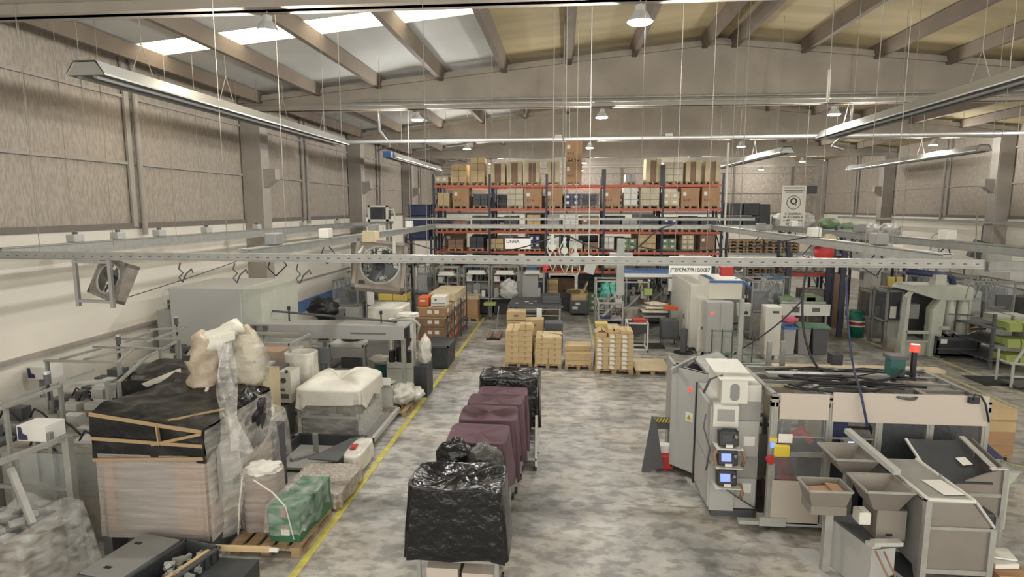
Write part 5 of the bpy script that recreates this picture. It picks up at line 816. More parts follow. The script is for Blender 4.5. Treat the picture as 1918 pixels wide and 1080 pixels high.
for k in range(8): S('cardboard_scrap','brown cardboard scrap in the dark crate beside the press, piece %s from left'%ORD[k],'scrap',MB().ob((bx[0]+.2+.2*k,21.4+.3*random.random(),.78+.1*(k%3)),(.5,.45,.02),random.random()*3,random.uniform(-.6,.6),random.uniform(-.6,.6)),'kraft' if k%3 else 'paper',group='cardboard scraps')
bx=fb(1772,615,1800,632,22.5,.6,0); r=T('yellow_topped_unit','small white unit with yellow top behind the scrap crate','unit',(bx[0],22.5,0)); P(r,'casing',B(*bx),'white'); P(r,'yellow_top',B(bx[0],22.5,bx[5],bx[3],23.1,bx[5]+.08),'yellow'); 
# green bin rack
x0,y0=fl(1853,692); x1=x0+.9; r=T('bin_rack','dark sloping bin rack with lime green boxes at the right edge','rack',(x0,y0,0)); 
for x,y in ((x0,y0),(x0+.1,y0+3.0),(x0+1.3,y0-.4),(x0+1.4,y0+2.7)): P(r,'post',B(x-.04,y-.04,0,x+.04,y+.04,1.75),'dark_grey')
for k in range(3): P(r,'shelf',MB().ob((x0+.7,y0+1.3,.25+.5*k),(1.5,3.0,.03),R(-4),R(-3)),'dark_grey')
for k in range(3):
    for j in range(3):
        if k==1 and j==2: continue
        q=T('green_parts_bin','lime green parts bin on the right edge rack, %s shelf, %s place'%(['lowest','middle','top'][k],ORD[j]),'bin',(x0+.3+.4*j,y0-.1,.28+.5*k),'lime green parts bins'); b_=(x0+.25+.4*j,y0-.3,.27+.5*k); P(q,'bin_front',B(b_[0],b_[1],b_[2],b_[0]+.36,b_[1]+.03,b_[2]+.2),'lime'); P(q,'bin_body',B(b_[0],b_[1]+.03,b_[2],b_[0]+.36,b_[1]+.6,b_[2]+.26),'lime')
for k in range(2): S('grey_parts_bin','grey parts bin on top of the green box rack, %s one'%['left','right'][k],'bin',B(x0+.3+.55*k,y0+.4,1.4,x0+.75+.55*k,y0+1.0,1.65),'pale_green',bev=.02)
r=T('tube_frame_trolley','grey tube frame trolley cut by the right picture edge','trolley',(14,18.3,0)); xa,ya=fl(1893,728); P(r,'tube_frame',MB().tube([(xa,ya,.05),(xa,ya,.7),(xa+.5,ya+.2,1.3)],.04,8).tube([(xa,ya,.35),(xa+1.2,ya-.2,.35)],.03,8).tube([(xa,ya+.6,.1),(xa,ya+.6,1.0)],.035,8).tube([(xa,ya,.7),(xa,ya+.6,.7)],.03,8).tube([(xa-.1,ya,.72),(xa+1.2,ya-.2,.72)],.035,8),'light_grey'); P(r,'base_tray',B(xa,ya-.2,.1,xa+1.2,ya+.5,.14),'dark_grey')
S('dark_floor_mat','dark rubber mat lying on the floor at the right edge','mat',B(xa-.5,ya+.25,0,xa+1.6,ya+1.3,.012),'rubber')
# long grey machine line near right wall
def machine(x,y,w,d,h,label,seed,col='mid_grey',name='production_machine',glass=True):
    r=T(name,label,'machine',(x,y,0)); random.seed(seed); P(r,'machine_base',B(x,y,0.05,x+w,y+d,h*.45),col,bev=.01); frame(r,x+.04,y+.04,x+w-.04,y+d-.04,h,.06,'aluminium_dull',(1.,.5)); P(r,'upper_housing',B(x+w*.15,y+d*.25,h*.45,x+w*.6,y+d*.8,h*.8),'light_grey' if seed%2 else 'dark_grey')
    P(r,'control_screen',B(x+w*.68,y-.06,h*.6,x+w*.92,y,h*.78),'dark_grey'); mb=MB()
    for k in range(4): a=Vector((x+w*random.random(),y+d*.3,h)); mb.tube([a,a+Vector((.1,-.1,-.3)),a+Vector((random.uniform(-.3,.3),-.15,-.7))],.018,5)
    P(r,'hose',mb,'cable'); P(r,'access_door',B(x+.1,y-.015,.12,x+w*.5,y,h*.42),'aluminium_dull'); P(r,'door_handle',B(x+w*.44,y-.035,h*.25,x+w*.46,y-.015,h*.33),'black')
    if glass: P(r,'guard_window',B(x+.08,y+.02,h*.5,x+w-.08,y+.03,h-.08),'perspex')
    return r
machine(14.4,23.6,2.2,2.0,2.3,'grey framed machine right behind the pale green press',1); machine(16.9,23,2.6,2.6,2.0,'long grey machine line along the right wall, nearest part',2); machine(15.0,27,2.4,2,2.1,'grey machine deeper along the right wall',3,'light_grey'); machine(17.8,27,2.2,2.5,1.9,'machine block next to the right white wall',4)
machine(15.5,31,2.2,2,2.2,'far machine near the right wall behind the press',5,'pale_green'); machine(18.0,32,2,2.4,2.,'farthest machine by the right white wall',6); machine(16.2,19.5,2.4,2.0,1.4,'low dark machine behind the lime green bin rack',7,'dark_grey')
r=T('wall_cabinet','two big white cabinets standing against the right white wall','cabinet',(19.2,29,0)); P(r,'cabinet_body',MB().box(19.0,27.5,.1,19.9,29.5,3.0),'white'); P(r,'door',B(18.98,27.6,.2,19.0,28.5,2.9),'white'); P(r,'door',B(18.98,28.52,.2,19.0,29.4,2.9),'white'); P(r,'plinth',B(19.0,27.5,0,19.9,29.5,.1),'grey')
S('loop_pipe','tall narrow loop of bent grey pipe near the right wall','pipe',MB().tube([(13.6,24,0),(13.7,24,3.9),(13.85,24,4.05),(14.0,24,3.9),(14.0,24,0)],.03,6).smooth(),'mid_grey')
S('loop_pipe','crooked dark hose rising over the white sacks near the right wall','pipe',MB().tube([(12.1,24.1,4.1),(12.1,24.1,3.7),(12.5,24.1,3.4),(12.6,24.1,2.3),(12.6,24.1,0)],.03,6).smooth(),'grey')
S('duct_arm','dark blue bent duct arm above the pale green press','duct',MB().tube([W(1700,538-30,22),W(1770,515,22),W(1783,520,22),W(1786,545,22)],.11,12).smooth(),'navy')
# conveyor with white skirt
r=T('roller_conveyor','packed conveyor table with long white skirt board behind the wheelie bins','conveyor',(8,24.5,0)); bx=fb(1461,569,1556,591,22.6,.05)
P(r,'skirt_board',B(*bx),'white'); P(r,'emblem_print',MB().box(bx[0]+.45,22.59,bx[2]+.12,bx[0]+.7,22.6,bx[5]-.1).box(bx[0]+1.15,22.59,bx[2]+.15,bx[0]+1.42,22.6,bx[5]-.12),'print_grey'); P(r,'table_bed',B(bx[0],22.65,bx[2],bx[3],24.6,bx[2]+.35),'grey'); P(r,'leg',MB().box(bx[0]+.05,22.7,0,bx[0]+.12,22.8,bx[2]).box(bx[3]-.12,22.7,0,bx[3]-.05,22.8,bx[2]).box(bx[0]+.05,24.4,0,bx[0]+.12,24.5,bx[2]).box(bx[3]-.12,24.4,0,bx[3]-.05,24.5,bx[2]),'grey')
P(r,'roller_set',MB().tube([(bx[0]+.1,22.8,bx[5]+.02),(bx[3]-.1,22.8,bx[5]+.02)],.06,10).tube([(bx[0]+.1,23.1,bx[5]+.04),(bx[3]-.1,23.1,bx[5]+.04)],.06,10).tube([(bx[0]+.1,23.5,bx[5]+.06),(bx[3]-.1,23.5,bx[5]+.06)],.06,10),'galvanised'); P(r,'guide_block',MB().box(bx[0]+.1,22.9,bx[5],bx[0]+.6,23.6,bx[5]+.22).box(bx[3]-.7,23,bx[5],bx[3]-.1,23.5,bx[5]+.2).box(bx[0]+1,23,bx[5],bx[0]+1.4,23.4,bx[5]+.3),'crate_green')
# right rack with sacks
rack(9.15,11.0,25.8,[2.3],1,'single bay rack with a red beam behind the conveyor table',1.1,4.2,'red')
for i,(x,rx_,m_) in enumerate(((9.5,.3,'pale_green'),(10.05,.3,'wrap_milky'),(10.6,.28,'white_bag'))): S('plastic_sack','plastic wrapped sack on the red beam rack, %s from left'%ORD[i],'sack',lumpy(x,26.3,2.3,rx_,.4,.7,i*2.2+4,.25),m_,group='sacks on the red beam rack')
rack_board=S('rack_board','board shelf on the single red beam rack','board',B(9.2,25.75,2.27,10.95,26.9,2.3),'wood_grey')
S('under_rack_box','grey box under the red beam of the single bay rack','box',B(9.9,25.9,.0,10.8,26.7,1.6),'fan_body'); S('bin_tower','brown tilted carton at the right post of the red beam rack','carton',B(11.1,25.9,0,11.6,26.6,2.2),'kraft_brown')
for i in range(4):
    for k in range(3): S('white_sack','white bulk sack high on the right, %s from left, %s layer'%(ORD[i],ORD[k]),'sack',lumpy(12.6+i*.95,30.5,2.3+k*.62,.5,.45,.7,i*3+k,.25),'white_bag' if (i+k)%3 else 'crate_green',group='white bulk sacks')
rack(12.1,16.0,30,[2.28],1,'low steel shelf carrying the white bulk sacks',1.0,2.3,'galvanised'); S('sack_board','board shelf under the white bulk sacks','board',B(12.1,30,2.25,16.0,31,2.29),'wood_grey')
r=T('paint_machine','machine with amber light and dark red hoses behind the green drum','machine',(13.2,26.5,0)); P(r,'machine_base',B(12.9,26.5,.1,14.4,27.6,1.6),'oxide'); P(r,'upper_casing',B(12.4,26.6,2.3,13.4,27.4,3.3),'light_grey',bev=.02); P(r,'casing_neck',B(12.7,26.8,1.6,13.0,27.2,2.3),'light_grey'); P(r,'amber_window',MB().box(13.5,26.45,1.7,14.1,26.6,2.1),'tote_yellow'); P(r,'hose',MB().tube([(13.2,26.4,1.6),(13.5,26.2,1.1),(14,26.3,1.4),(14.3,26.4,.9)],.05,8).tube([(13.0,26.4,1.0),(13.6,26.3,.7),(14.2,26.4,1.1)],.05,8).smooth(),'red'); P(r,'leg',MB().box(12.9,26.5,0,13,26.6,.1).box(14.3,26.5,0,14.4,26.6,.1),'black')
for i,(x,y,w,d,h,l) in enumerate(((7.0,23.2,1.2,1.2,2.3,'grey machine with tower frame right of the white cabinet'),(8.0,25.4,1.2,1.2,2.2,'machine with blue striped hood left of the red beam rack'),(6.4,26.4,1.3,1.2,2.6,'framed machine behind the white cabinet, tall one'))): machine(x,y,w,d,h,l,10+i,['grey','pale_green','mid_grey'][i])
r=T('striped_hood','white hood with blue stripe above the machines right of the cabinet','hood',(8.2,25,2.2)); bx=fb(1440,523,1467,530,24.5,1); P(r,'hood_body',B(*bx),'white'); P(r,'blue_edge',B(bx[0],24.48,bx[5],bx[3],25.4,bx[5]+.1),'blue'); P(r,'hood_post',MB().box(bx[0]+.02,24.6,0,bx[0]+.1,24.7,bx[2]).box(bx[3]-.1,24.6,0,bx[3]-.02,24.7,bx[2]),'aluminium_dull')
r=T('red_socket_box','red socket box hanging under the near crossing rail','box',(4.4,16,2.8)); bx=fb(1352,500,1375,517,16,.25); P(r,'casing',B(*bx),'red',bev=.01); P(r,'hanging_rod',MB().tube([((bx[0]+bx[3])/2,16.1,bx[5]),((bx[0]+bx[3])/2,16.1,10.29)],.01,4),'rope')
r=T('motor_housing','round dark fan motor in a white housing beside the red socket box','motor',(5,16,2.8)); bx=fb(1377,490,1392,508,16,.3); P(r,'housing',B(*bx),'ivory'); P(r,'round_grille',MB().tube([((bx[0]+bx[3])/2-.02,15.97,(bx[2]+bx[5])/2),((bx[0]+bx[3])/2-.02,16,(bx[2]+bx[5])/2)],.11,16),'black'); P(r,'hanging_rod',MB().tube([(bx[0]+.1,16.1,bx[5]),(bx[0]+.1,16.1,10.25)],.01,4),'rope')
S('red_balancer','red cloth covered balancer hanging on the rail over the wheelie bins','balancer',lumpy(at(1545,450,15)[0],15,3.65,.2,.2,.6,3,.3),'red')
S('pink_cover','pale cloth on top of the red covered balancer','cloth',lumpy(at(1549,440,15)[0],14.95,4.05,.2,.18,.3,8,.3),'kraft_pale')
S('white_pail','white pail shaped box on the rail over the wheelie bins','box',MB().cyl(at(1672,465,12)[0],12,3.95,4.3,.16,16),'ivory')
for k,px in enumerate((1480,1556,1584)): S('blue_rack_post','tall dark blue post in the right machine area, %s from left'%ORD[k],'post',B(*fb(px-5,470,px+5,600,[25.5,25.5,24][k],.1,0)),'rack_blue')
# ---------------------------------------------------------------- left side: machines, wraps and pallets
# tote pallets along the aisle line
PS_=[(20.3,1.0),(21.7,1.0),(23.1,1.0)]
for i,(y,d) in enumerate(PS_):
    pallet(-4.6,y+.55,0,'dark pallet under the %s tote stack beside the aisle line'%ORD[i],1.2,.9,'pallets under the tote stacks')
    cols_=[['orange','kraft_brown','kraft_brown','kraft'],['orange','kraft','kraft_brown','kraft_pale'],['oxide','kraft_brown','kraft','kraft_pale']][i]
    for k in range(4):
        z=.141+k*.36; r=T('tote_box','%s box of the %s tote stack, %s layer from the floor'%({'orange':'orange','kraft_brown':'dark brown','kraft':'brown','kraft_pale':'pale tan','oxide':'rust red'}[cols_[k]],['nearest','middle','far'][i],ORD[k]),'box',(-5.1,y,z),'boxes of the tote stacks')
        P(r,'box_body',B(-5.08,y+.02,z,-4.12,y+1.1,z+.34),cols_[k],bev=.03); P(r,'lid_flap',B(-5.1,y,z+.31,-4.1,y+1.12,z+.35),'kraft_light' if k>1 else cols_[k]); P(r,'label_sheet',MB().box(-4.75,y+.01,z+.12,-4.6,y+.018,z+.24).box(-4.5,y+.01,z+.12,-4.35,y+.018,z+.24).box(-4.112,y+.3,z+.1,-4.108,y+.6,z+.26),'paper')
r=T('orange_tote','bright orange tote on top of the nearest tote stack','tote',(-5.0,20.9,1.585)); P(r,'tote_body',B(-5.08,20.3,1.6,-4.72,21.0,1.92),'orange',bev=.03); P(r,'label_sheet',B(-5.0,20.29,1.76,-4.82,20.3,1.82),'paper'); 
r=T('white_carton','white carton with dark stripes on top of the nearest tote stack','carton',(-4.5,20.4,1.585)); P(r,'box',B(-4.62,20.35,1.6,-4.12,21,1.93),'paper'); P(r,'stripe_print',MB().box(-4.6,20.34,1.64,-4.14,20.35,1.66).box(-4.6,20.34,1.69,-4.14,20.35,1.71).prism([(-4.52,1.86),(-4.4,1.86),(-4.46,1.76)],20.34,20.35,'y'),'print_grey')
S('long_carton','long pale yellow carton lying across the far tote stacks','carton',B(-5.0,21.6,1.6,-4.0,24,1.85),'kraft_pale')
r=T('rack_guard','dark green steel frame holding the tote stacks on the aisle side','frame',(-4.0,22,0)); P(r,'guard_post',MB().box(-4.05,20.2,0,-4.0,20.26,1.3).box(-4.05,21.5,0,-4.0,21.56,1.4).box(-4.05,22.9,0,-4.0,22.96,1.5).box(-4.05,24.2,0,-4.0,24.26,1.5),'dark_grey'); P(r,'guard_rail',MB().bar((-4.02,20.2,.6),(-4.02,24.2,.6),.04).bar((-4.02,20.2,1.25),(-4.02,24.2,1.25),.04).bar((-4.02,20.2,.2),(-4.02,24.2,.2),.06),'dark_grey')
r=T('dark_bin','dark grey plastic bin box at the aisle line before the totes','bin',(-4.0,18.2,0)); P(r,'bin_body',B(-4.35,18.05,.02,-3.6,19.3,.72),'charcoal',bev=.02); P(r,'rim',MB().box(-4.38,18.02,.68,-3.57,18.07,.74).box(-4.38,19.28,.68,-3.57,19.33,.74).box(-4.38,18.02,.68,-4.33,19.33,.74).box(-3.62,18.02,.68,-3.57,19.33,.74),'dark_grey')
S('kraft_block','plain brown carton block on the far small pallet by the aisle','carton',B(-4.55,26.2,.142,-3.85,26.9,.95),'kraft'); S('flat_carton','pale flat carton on top of the far brown block','carton',B(-4.6,26.2,.951,-3.8,26.95,1.1),'kraft_pale'); pallet(-4.2,26.5,0,'small pallet under the far brown carton block',1,.7)
# yellow bin shelf in the far left
r=T('parts_shelf','grey shelving with yellow bins in the far left corner','shelf',(-7.6,24.4,0)); frame(r,-8.3,24.4,-6.6,25.2,2.2,.05,'mid_grey',(1.,.72,.5,.25)); 
for z in (.5,1.1,1.58): P(r,'shelf_board',B(-8.3,24.4,z,-6.6,25.2,z+.03),'grey')
for k in range(2): S('yellow_bin','long yellow plastic bin on the far left shelving, %s one'%['left','right'][k],'bin',B(-7.78+.62*k,24.35,1.13,-7.18+.62*k,25.1,1.42),'tote_yellow',bev=.03,group='yellow bins')
S('green_bin','dull green bin on the shelf below the yellow bins','bin',B(-7.2,24.4,.85,-6.5,25,1.05),'lime',bev=.03)
S('blue_brochure_stack','blue and white printed cartons below the yellow bins','carton',B(-8.25,24.38,.55,-7.3,25,.95),'blue'); S('printed_sheet','tall white printed sheet taped to the far left shelving','sheet',B(-8.25,24.355,.95,-7.95,24.375,1.8),'paper')
for i,(x,y,w,h,l) in enumerate(((-9.6,24,1.1,2.0,'grey frame machine beside the blue wall band'),(-8.6,27,1.4,2.4,'framed machine behind the yellow bins'),(-10.6,29,1.6,2.2,'grey cupboard machine against the left white wall'),(-7.0,27.2,1.0,2.3,'framed machine under the brown box fan'))): machine(x,y,w,1.2,h,l,30+i,['light_grey','grey','mid_grey','dark_grey'][i])
S('black_cloth_heap','black cloth thrown over a chair beside the blue wall band','cloth',lumpy(-9.3,22.3,.75,.55,.45,.75,6,.35),'black'); S('black_chair','dark chair under the black cloth','chair',MB().box(-9.65,22,.42,-8.95,22.6,.5).box(-9.65,22.55,.5,-8.95,22.62,1.2).box(-9.6,22.05,0,-9.55,22.1,.42).box(-9.05,22.05,0,-9.0,22.1,.42).box(-9.6,22.5,0,-9.55,22.55,.42).box(-9.05,22.5,0,-9.0,22.55,.42),'dark_grey')
S('brown_floor_crates','brown low crates on the floor beside the blue band','crate',B(-8.7,21.8,0,-7.4,23.3,.6),'fan_body')
# big grey housing
Y=14.5; x0,z1=at(315,538,Y); x1,_=at(450,538,Y)
r=T('grey_machine_housing','big plain pale grey machine housing near the left wall','machine',(x0,Y,0)); P(r,'housing',B(x0,Y,.75,x1,Y+2.2,z1),'light_grey',bev=.03); P(r,'pale_side',B(x1+.002,Y+.05,.75,x1+.5,Y+2.15,z1-.02),'pale_green'); P(r,'base_frame',MB().box(x0+.05,Y+.05,0,x0+.15,Y+.15,.75).box(x1-.15,Y+.05,0,x1-.05,Y+.15,.75).box(x0+.05,Y+2,0,x0+.15,Y+2.1,.75).box(x1+.35,Y+2,0,x1+.45,Y+2.1,.75).box(x1+.35,Y+.1,0,x1+.45,Y+.2,.75),'grey'); P(r,'dark_base_panel',B(x0+.4,Y+.3,.1,x1-.1,Y+1.8,.75),'dark_grey')
P(r,'hose_loop',MB().ring((x0-.05,Y-.0,z1-.25),.2,.012,20,5,'x'),'light_grey')
r=T('small_grey_housing','smaller grey housing left of the big grey machine housing','machine',(x0-.6,Y,0)); P(r,'housing',B(x0-.45,Y+.1,.6,x0-.02,Y+1.8,z1-.62),'mid_grey',bev=.02); P(r,'stand',MB().box(x0-.48,Y+.12,0,x0-.4,Y+.2,.6).box(x0-.12,Y+.12,0,x0-.04,Y+.2,.6).box(x0-.48,Y+1.7,0,x0-.4,Y+1.78,.6),'grey'); S('dark_valve','dark round valve on the smaller grey housing','valve',MB().cyl(x0-.25,Y+.5,z1-.62,z1-.4,.13,14),'dark_grey')
# long beam over the machines
r=T('covered_gantry','long grey covered gantry beam behind the wrapped machines','beam',(-6,14.6,1.9)); a=(-7.9,15.3); P(r,'beam_cover',MB().box(-7.4,14.3,1.75,-3.95,14.36,2.05).box(-8.0,14.3,2.05,-3.9,15.0,2.09),'mid_grey'); P(r,'end_loop',MB().tube([(-4.3,14.5,2.2),(-3.75,14.5,2.25),(-3.6,14.5,2.1),(-3.65,14.5,1.9)],.035,8).smooth(),'aluminium'); P(r,'top_pipe',MB().tube([(-8.2,15.2,2.3),(-5.5,14.8,2.2),(-4.2,14.6,2.15)],.03,8),'dark_grey')
P(r,'support_post',MB().box(-7.95,14.4,0,-7.85,14.5,2.05).box(-4.05,14.4,0,-3.95,14.5,1.75).box(-7.95,15.1,0,-7.85,15.2,2.05),'aluminium_dull'); P(r,'beam_print',MB().box(-5.3,14.295,1.88,-4.4,14.3,1.92),'print_grey')
P(r,'signal_stem',MB().cyl(-7.0,14.6,2.12,2.5,.02,8).cyl(-7.0,14.6,2.4,2.5,.04,8).cyl(-4.6,14.6,2.12,2.42,.02,8).cyl(-4.6,14.6,2.34,2.42,.04,8),'black')
# enclosure behind
r=T('profile_enclosure','open aluminium profile enclosure with clear panels in front of the grey housing','frame',(-7,12.9,0)); frame(r,-7.75,12.9,-6.2,14.0,1.95,.06,'aluminium',(1.,)); P(r,'clear_panel',B(-7.7,12.88,.9,-6.25,12.89,1.85),'perspex'); P(r,'control_box',B(-7.35,12.8,1.15,-7.0,12.86,1.75),'white'); P(r,'work_table',B(-7.7,12.95,.85,-6.25,13.95,.9),'mid_grey'); P(r,'monitor',MB().box(-5.9,13.3,1.4,-5.45,13.4,1.75).box(-5.72,13.35,.9,-5.64,13.4,1.4),'dark_grey')
r=T('desk_monitor','grey monitor with dark screen behind the fan enclosure','monitor',(-6.2,14.3,1.2)); bx=fb(594,622,618,640,15.5,.15); P(r,'casing',B(*bx),'light_grey'); P(r,'screen',B(bx[0]+.05,15.49,bx[2]+.05,bx[3]-.05,15.5,bx[5]-.05),'dark_grey'); P(r,'stand',B((bx[0]+bx[3])/2-.04,15.52,0,(bx[0]+bx[3])/2+.04,15.6,bx[2]),'grey')
# fan enclosure
Y=15.9; x0,z1=at(617,645,Y); x1=at(665,645,Y)[0]; r=T('fan_topped_cabinet','clear sided cabinet with a round black fan on top','cabinet',(x0,Y,0)); frame(r,x0,Y,x1+.25,Y+1.2,z1,.07,'light_grey',(1.,.45)); P(r,'top_panel',MB().box(x0,Y,z1-.35,x1+.25,Y+.03,z1).box(x0,Y,z1,x1+.25,Y+1.2,z1+.03),'light_grey'); P(r,'round_fan',MB().cyl((x0+x1+.2)/2,Y+.6,z1+.03,z1+.09,.33,24),'black'); P(r,'fan_ring',MB().ring(((x0+x1+.2)/2,Y+.6,z1+.09),.3,.02,24,6,'z').ring(((x0+x1+.2)/2,Y+.6,z1+.09),.18,.012,20,5,'z'),'dark_grey'); P(r,'front_glass',B(x0+.04,Y-.01,.1,x1+.21,Y,z1-.36),'perspex_dark'); P(r,'side_film',B(x1+.25,Y+.03,.3,x1+.27,Y+1.2,z1-.05),'wrap'); P(r,'inner_machine',MB().box(x0+.2,Y+.3,.1,x1,Y+1,1.1),'grey')
S('white_film_pack','white film wrapped pack behind the fan topped cabinet','pack',drape(x1+.4,Y+2.0,1.1,1.2,2.05,.0,.05,.04,0,4,e=.3),'wrap_milky')
S('brown_wrapped_crate','film wrapped brown crate left of the fan topped cabinet','crate',drape(-7.0,14.9,1.0,.9,1.35,.0,.04,.03,0,8,e=.3),'wrap_brown')
# tall frame machine
r=T('tall_frame_machine','tall white framed machine with black head on a pale cabinet','machine',(-4.2,15.5,0)); P(r,'base_cabinet',B(-4.65,15.1,.0,-3.95,15.75,.95),'pale_green'); P(r,'side_cabinet',B(-3.93,15.2,0,-3.6,15.9,.85),'charcoal'); P(r,'column',MB().box(-4.6,15.3,.95,-4.54,15.36,2.05).box(-4.05,15.3,.95,-3.99,15.36,2.05).box(-4.62,15.28,2.0,-3.98,15.5,2.08).box(-4.6,15.6,.95,-4.54,15.66,2.05).box(-4.05,15.6,.95,-3.99,15.66,2.05),'white'); P(r,'black_head',MB().box(-4.6,15.15,.95,-4.48,15.35,1.25).box(-4.14,15.15,.95,-4.02,15.35,1.25).cyl(-4.3,15.35,.95,1.3,.15,12),'black'); P(r,'press_unit',MB().box(-4.35,15.3,1.35,-4.1,15.55,1.9).ob((-4.2,15.3,1.5),(.3,.1,.3),0,0,.5),'charcoal'); P(r,'brown_insert',B(-4.55,15.5,1.0,-4.35,15.6,1.95),'fan_body'); P(r,'cabinet_seam',B(-4.62,15.095,.8,-3.98,15.1,.82),'grey')
S('plastic_film_bundle','bunched clear plastic hanging beside the tall frame machine','film',lumpy(-3.72,15.5,.85,.18,.2,.7,2,.35),'wrap_milky')
S('white_papers','crumpled white papers on top of the tall frame machine','paper',lumpy(-4.15,15.45,2.09,.3,.2,.16,5,.35),'white_sheet')
S('teal_film_tub','teal tub covered with loose film left of the tall frame machine','tub',MB().box(-5.1,15.5,0,-4.7,16.3,.75),'teal'); S('tub_film','milky film heap over the teal tub','film',lumpy(-4.95,15.9,.72,.4,.45,.35,3,.3),'wrap_milky')
# small pallet with paper and scraps
pallet(-4.15,14.35,0,'small brown pallet by the aisle line with a film bundle',.9,1.1)
S('clear_sheet_stack','pale sheet metal stand on the small brown pallet','stand',MB().box(-4.5,13.9,.14,-4.15,14.0,.75).box(-4.5,13.9,.72,-4.15,14.2,.76),'pale_green'); S('white_note','white paper note on the pale sheet metal stand','paper',MB().ob((-4.33,13.87,.82),(.3,.01,.18),0,-.2),'paper')
S('film_bundle','clear film bundle wrapped round cables on the small brown pallet','bundle',lumpy(-4.0,14.3,.15,.3,.4,.5,7,.35),'wrap_milky'); S('film_bundle','smaller clear film roll on the small brown pallet','bundle',lumpy(-3.75,14.6,.15,.2,.25,.3,9,.3),'wrap_milky')
# wrapped machine with white cap on the plate
r=T('transport_plate','flat grey steel transport plate under the white capped machine','plate',(-4.9,12.6,0)); P(r,'plate_rim',MB().box(-5.7,11.75,.1,-3.95,11.83,.2).box(-4.03,11.75,.1,-3.95,13.9,.2).box(-5.7,11.75,.1,-5.62,13.9,.2).box(-5.7,13.82,.1,-3.95,13.9,.2),'light_grey'); P(r,'plate_floor',B(-5.62,11.83,.1,-4.03,13.82,.13),'mid_grey'); P(r,'foot',MB().box(-5.6,11.8,0,-5.45,11.95,.1).box(-4.2,11.8,0,-4.05,11.95,.1).box(-4.2,13.6,0,-4.05,13.75,.1).box(-5.6,13.6,0,-5.45,13.75,.1),'black')
r=T('wrapped_machine','grey boxed machine wrapped in film on the steel plate','machine',(-4.95,12.3,.13)); P(r,'lower_tank',B(-5.58,11.9,.131,-4.28,13.3,.62),'dark_grey'); P(r,'tank_edge',MB().box(-5.6,11.88,.58,-4.26,11.92,.63).box(-4.3,11.88,.13,-4.26,13.3,.63).box(-5.6,11.88,.13,-5.55,11.92,.63),'light_grey'); P(r,'upper_body',MB().box(-5.5,12,.62,-4.35,13.2,.95).box(-5.3,12.1,.95,-4.6,13,1.08),'fan_body'); P(r,'column_pair',MB().box(-4.95,11.93,.62,-4.8,12.0,1.05).box(-4.5,11.93,.62,-4.4,12,1.05),'aluminium_dull')
S('stretch_wrap','clear stretch wrap around the white capped machine','wrap',drape(-4.93,12.6,1.42,1.55,1.12,.2,.025,.01,0,11,rnd=.05,e=.15),'wrap')
S('white_top_sheet','white plastic sheet tied over the top of the wrapped machine','sheet',drape(-4.93,12.6,1.47,1.60,1.22,.84,.03,-.20,0,3,rnd=.05,e=.2,hemvar=.25,lump=.03),'white_sheet')
# control desk with grey box and white panel
r=T('control_desk','dark grey control box with white button panel left of the white cap','control',(-6.4,12.2,.6)); bx=fb(495,690,522,760,12.2,.5); P(r,'dark_box',B(bx[0]-.02,12.2,.7,bx[3],12.7,bx[5]),'dark_grey',bev=.01); P(r,'button_panel',B(bx[3],12.15,.8,bx[3]+.28,12.6,bx[5]-.05),'white'); P(r,'dial',MB().tube([(bx[3]+.12,12.13,1.3),(bx[3]+.12,12.15,1.3)],.06,12).tube([(bx[3]+.2,12.13,1.5),(bx[3]+.2,12.15,1.5)],.04,10),'dark_grey'); P(r,'stand',B(bx[0]+.05,12.3,0,bx[3]+.1,12.6,.7),'grey'); P(r,'key_rows',MB().box(bx[3]+.04,12.14,.9,bx[3]+.22,12.15,1.0).box(bx[3]+.04,12.14,1.06,bx[3]+.14,12.15,1.12),'print_grey')
S('veil_film','pale film veil hanging behind the control desk','film',drape(-6.0,13.0,.7,.6,1.75,.4,.06,.02,.05,4,e=.7),'wrap_milky')
S('aluminium_sheet_bundle','stack of pale aluminium trays under loose film beside the black crate','tray',MB().ob((-6.0,10.6,.9),(1.2,.9,.05),.2,0,.05).ob((-5.95,10.5,.98),(.9,.6,.04),.25).ob((-6.2,10.9,1.1),(1.0,.12,.06),.5),'galvanised')
r=T('tray_trolley','grey trolley frame holding the pale aluminium trays','trolley',(-6,10.5,0)); frame(r,-6.5,10.1,-5.55,11.0,.85,.05,'mid_grey',(1.,.3)); P(r,'tray_shelf',B(-6.5,10.1,.3,-5.55,11,.34),'grey')
S('round_white_lid','round white lid on top of the aluminium trays','lid',MB().cyl(-5.9,10.75,1.03,1.1,.32,24),'white'); S('loose_wrap','loose clear wrap over the aluminium tray trolley','wrap',drape(-6.0,10.5,1.25,1.15,1.12,.15,.07,.05,.05,5,e=.35,lump=.08),'wrap')
# dark crate with tray and grey sheet
r=T('open_dark_crate','open dark grey crate with a loose bracket inside, by the yellow line','crate',(-4.9,10.9,0)); P(r,'crate_floor',B(-5.45,10.5,.05,-4.05,11.65,.1),'mid_grey'); P(r,'crate_wall',MB().box(-5.45,11.6,.05,-4.05,11.68,.32).box(-5.5,10.5,.05,-5.45,11.68,.32),'charcoal'); P(r,'skid',MB().box(-5.45,10.5,0,-5.35,11.65,.05).box(-4.15,10.5,0,-4.05,11.65,.05),'black')
S('loose_bracket','bent dark metal bracket inside the open dark crate','bracket',MB().ob((-4.95,11.2,.3),(.1,.06,.42),.2).ob((-5.1,10.95,.13),(.5,.1,.05),.8),'grey')
S('grey_foam_sheet','large triangular dark grey sheet leaning over the open crate','sheet',MB().prism([(-4.75,10.35),(-4.15,10.3),(-4.05,11.55),(-4.3,11.4)],.34,.36,'z'),'dark_grey')
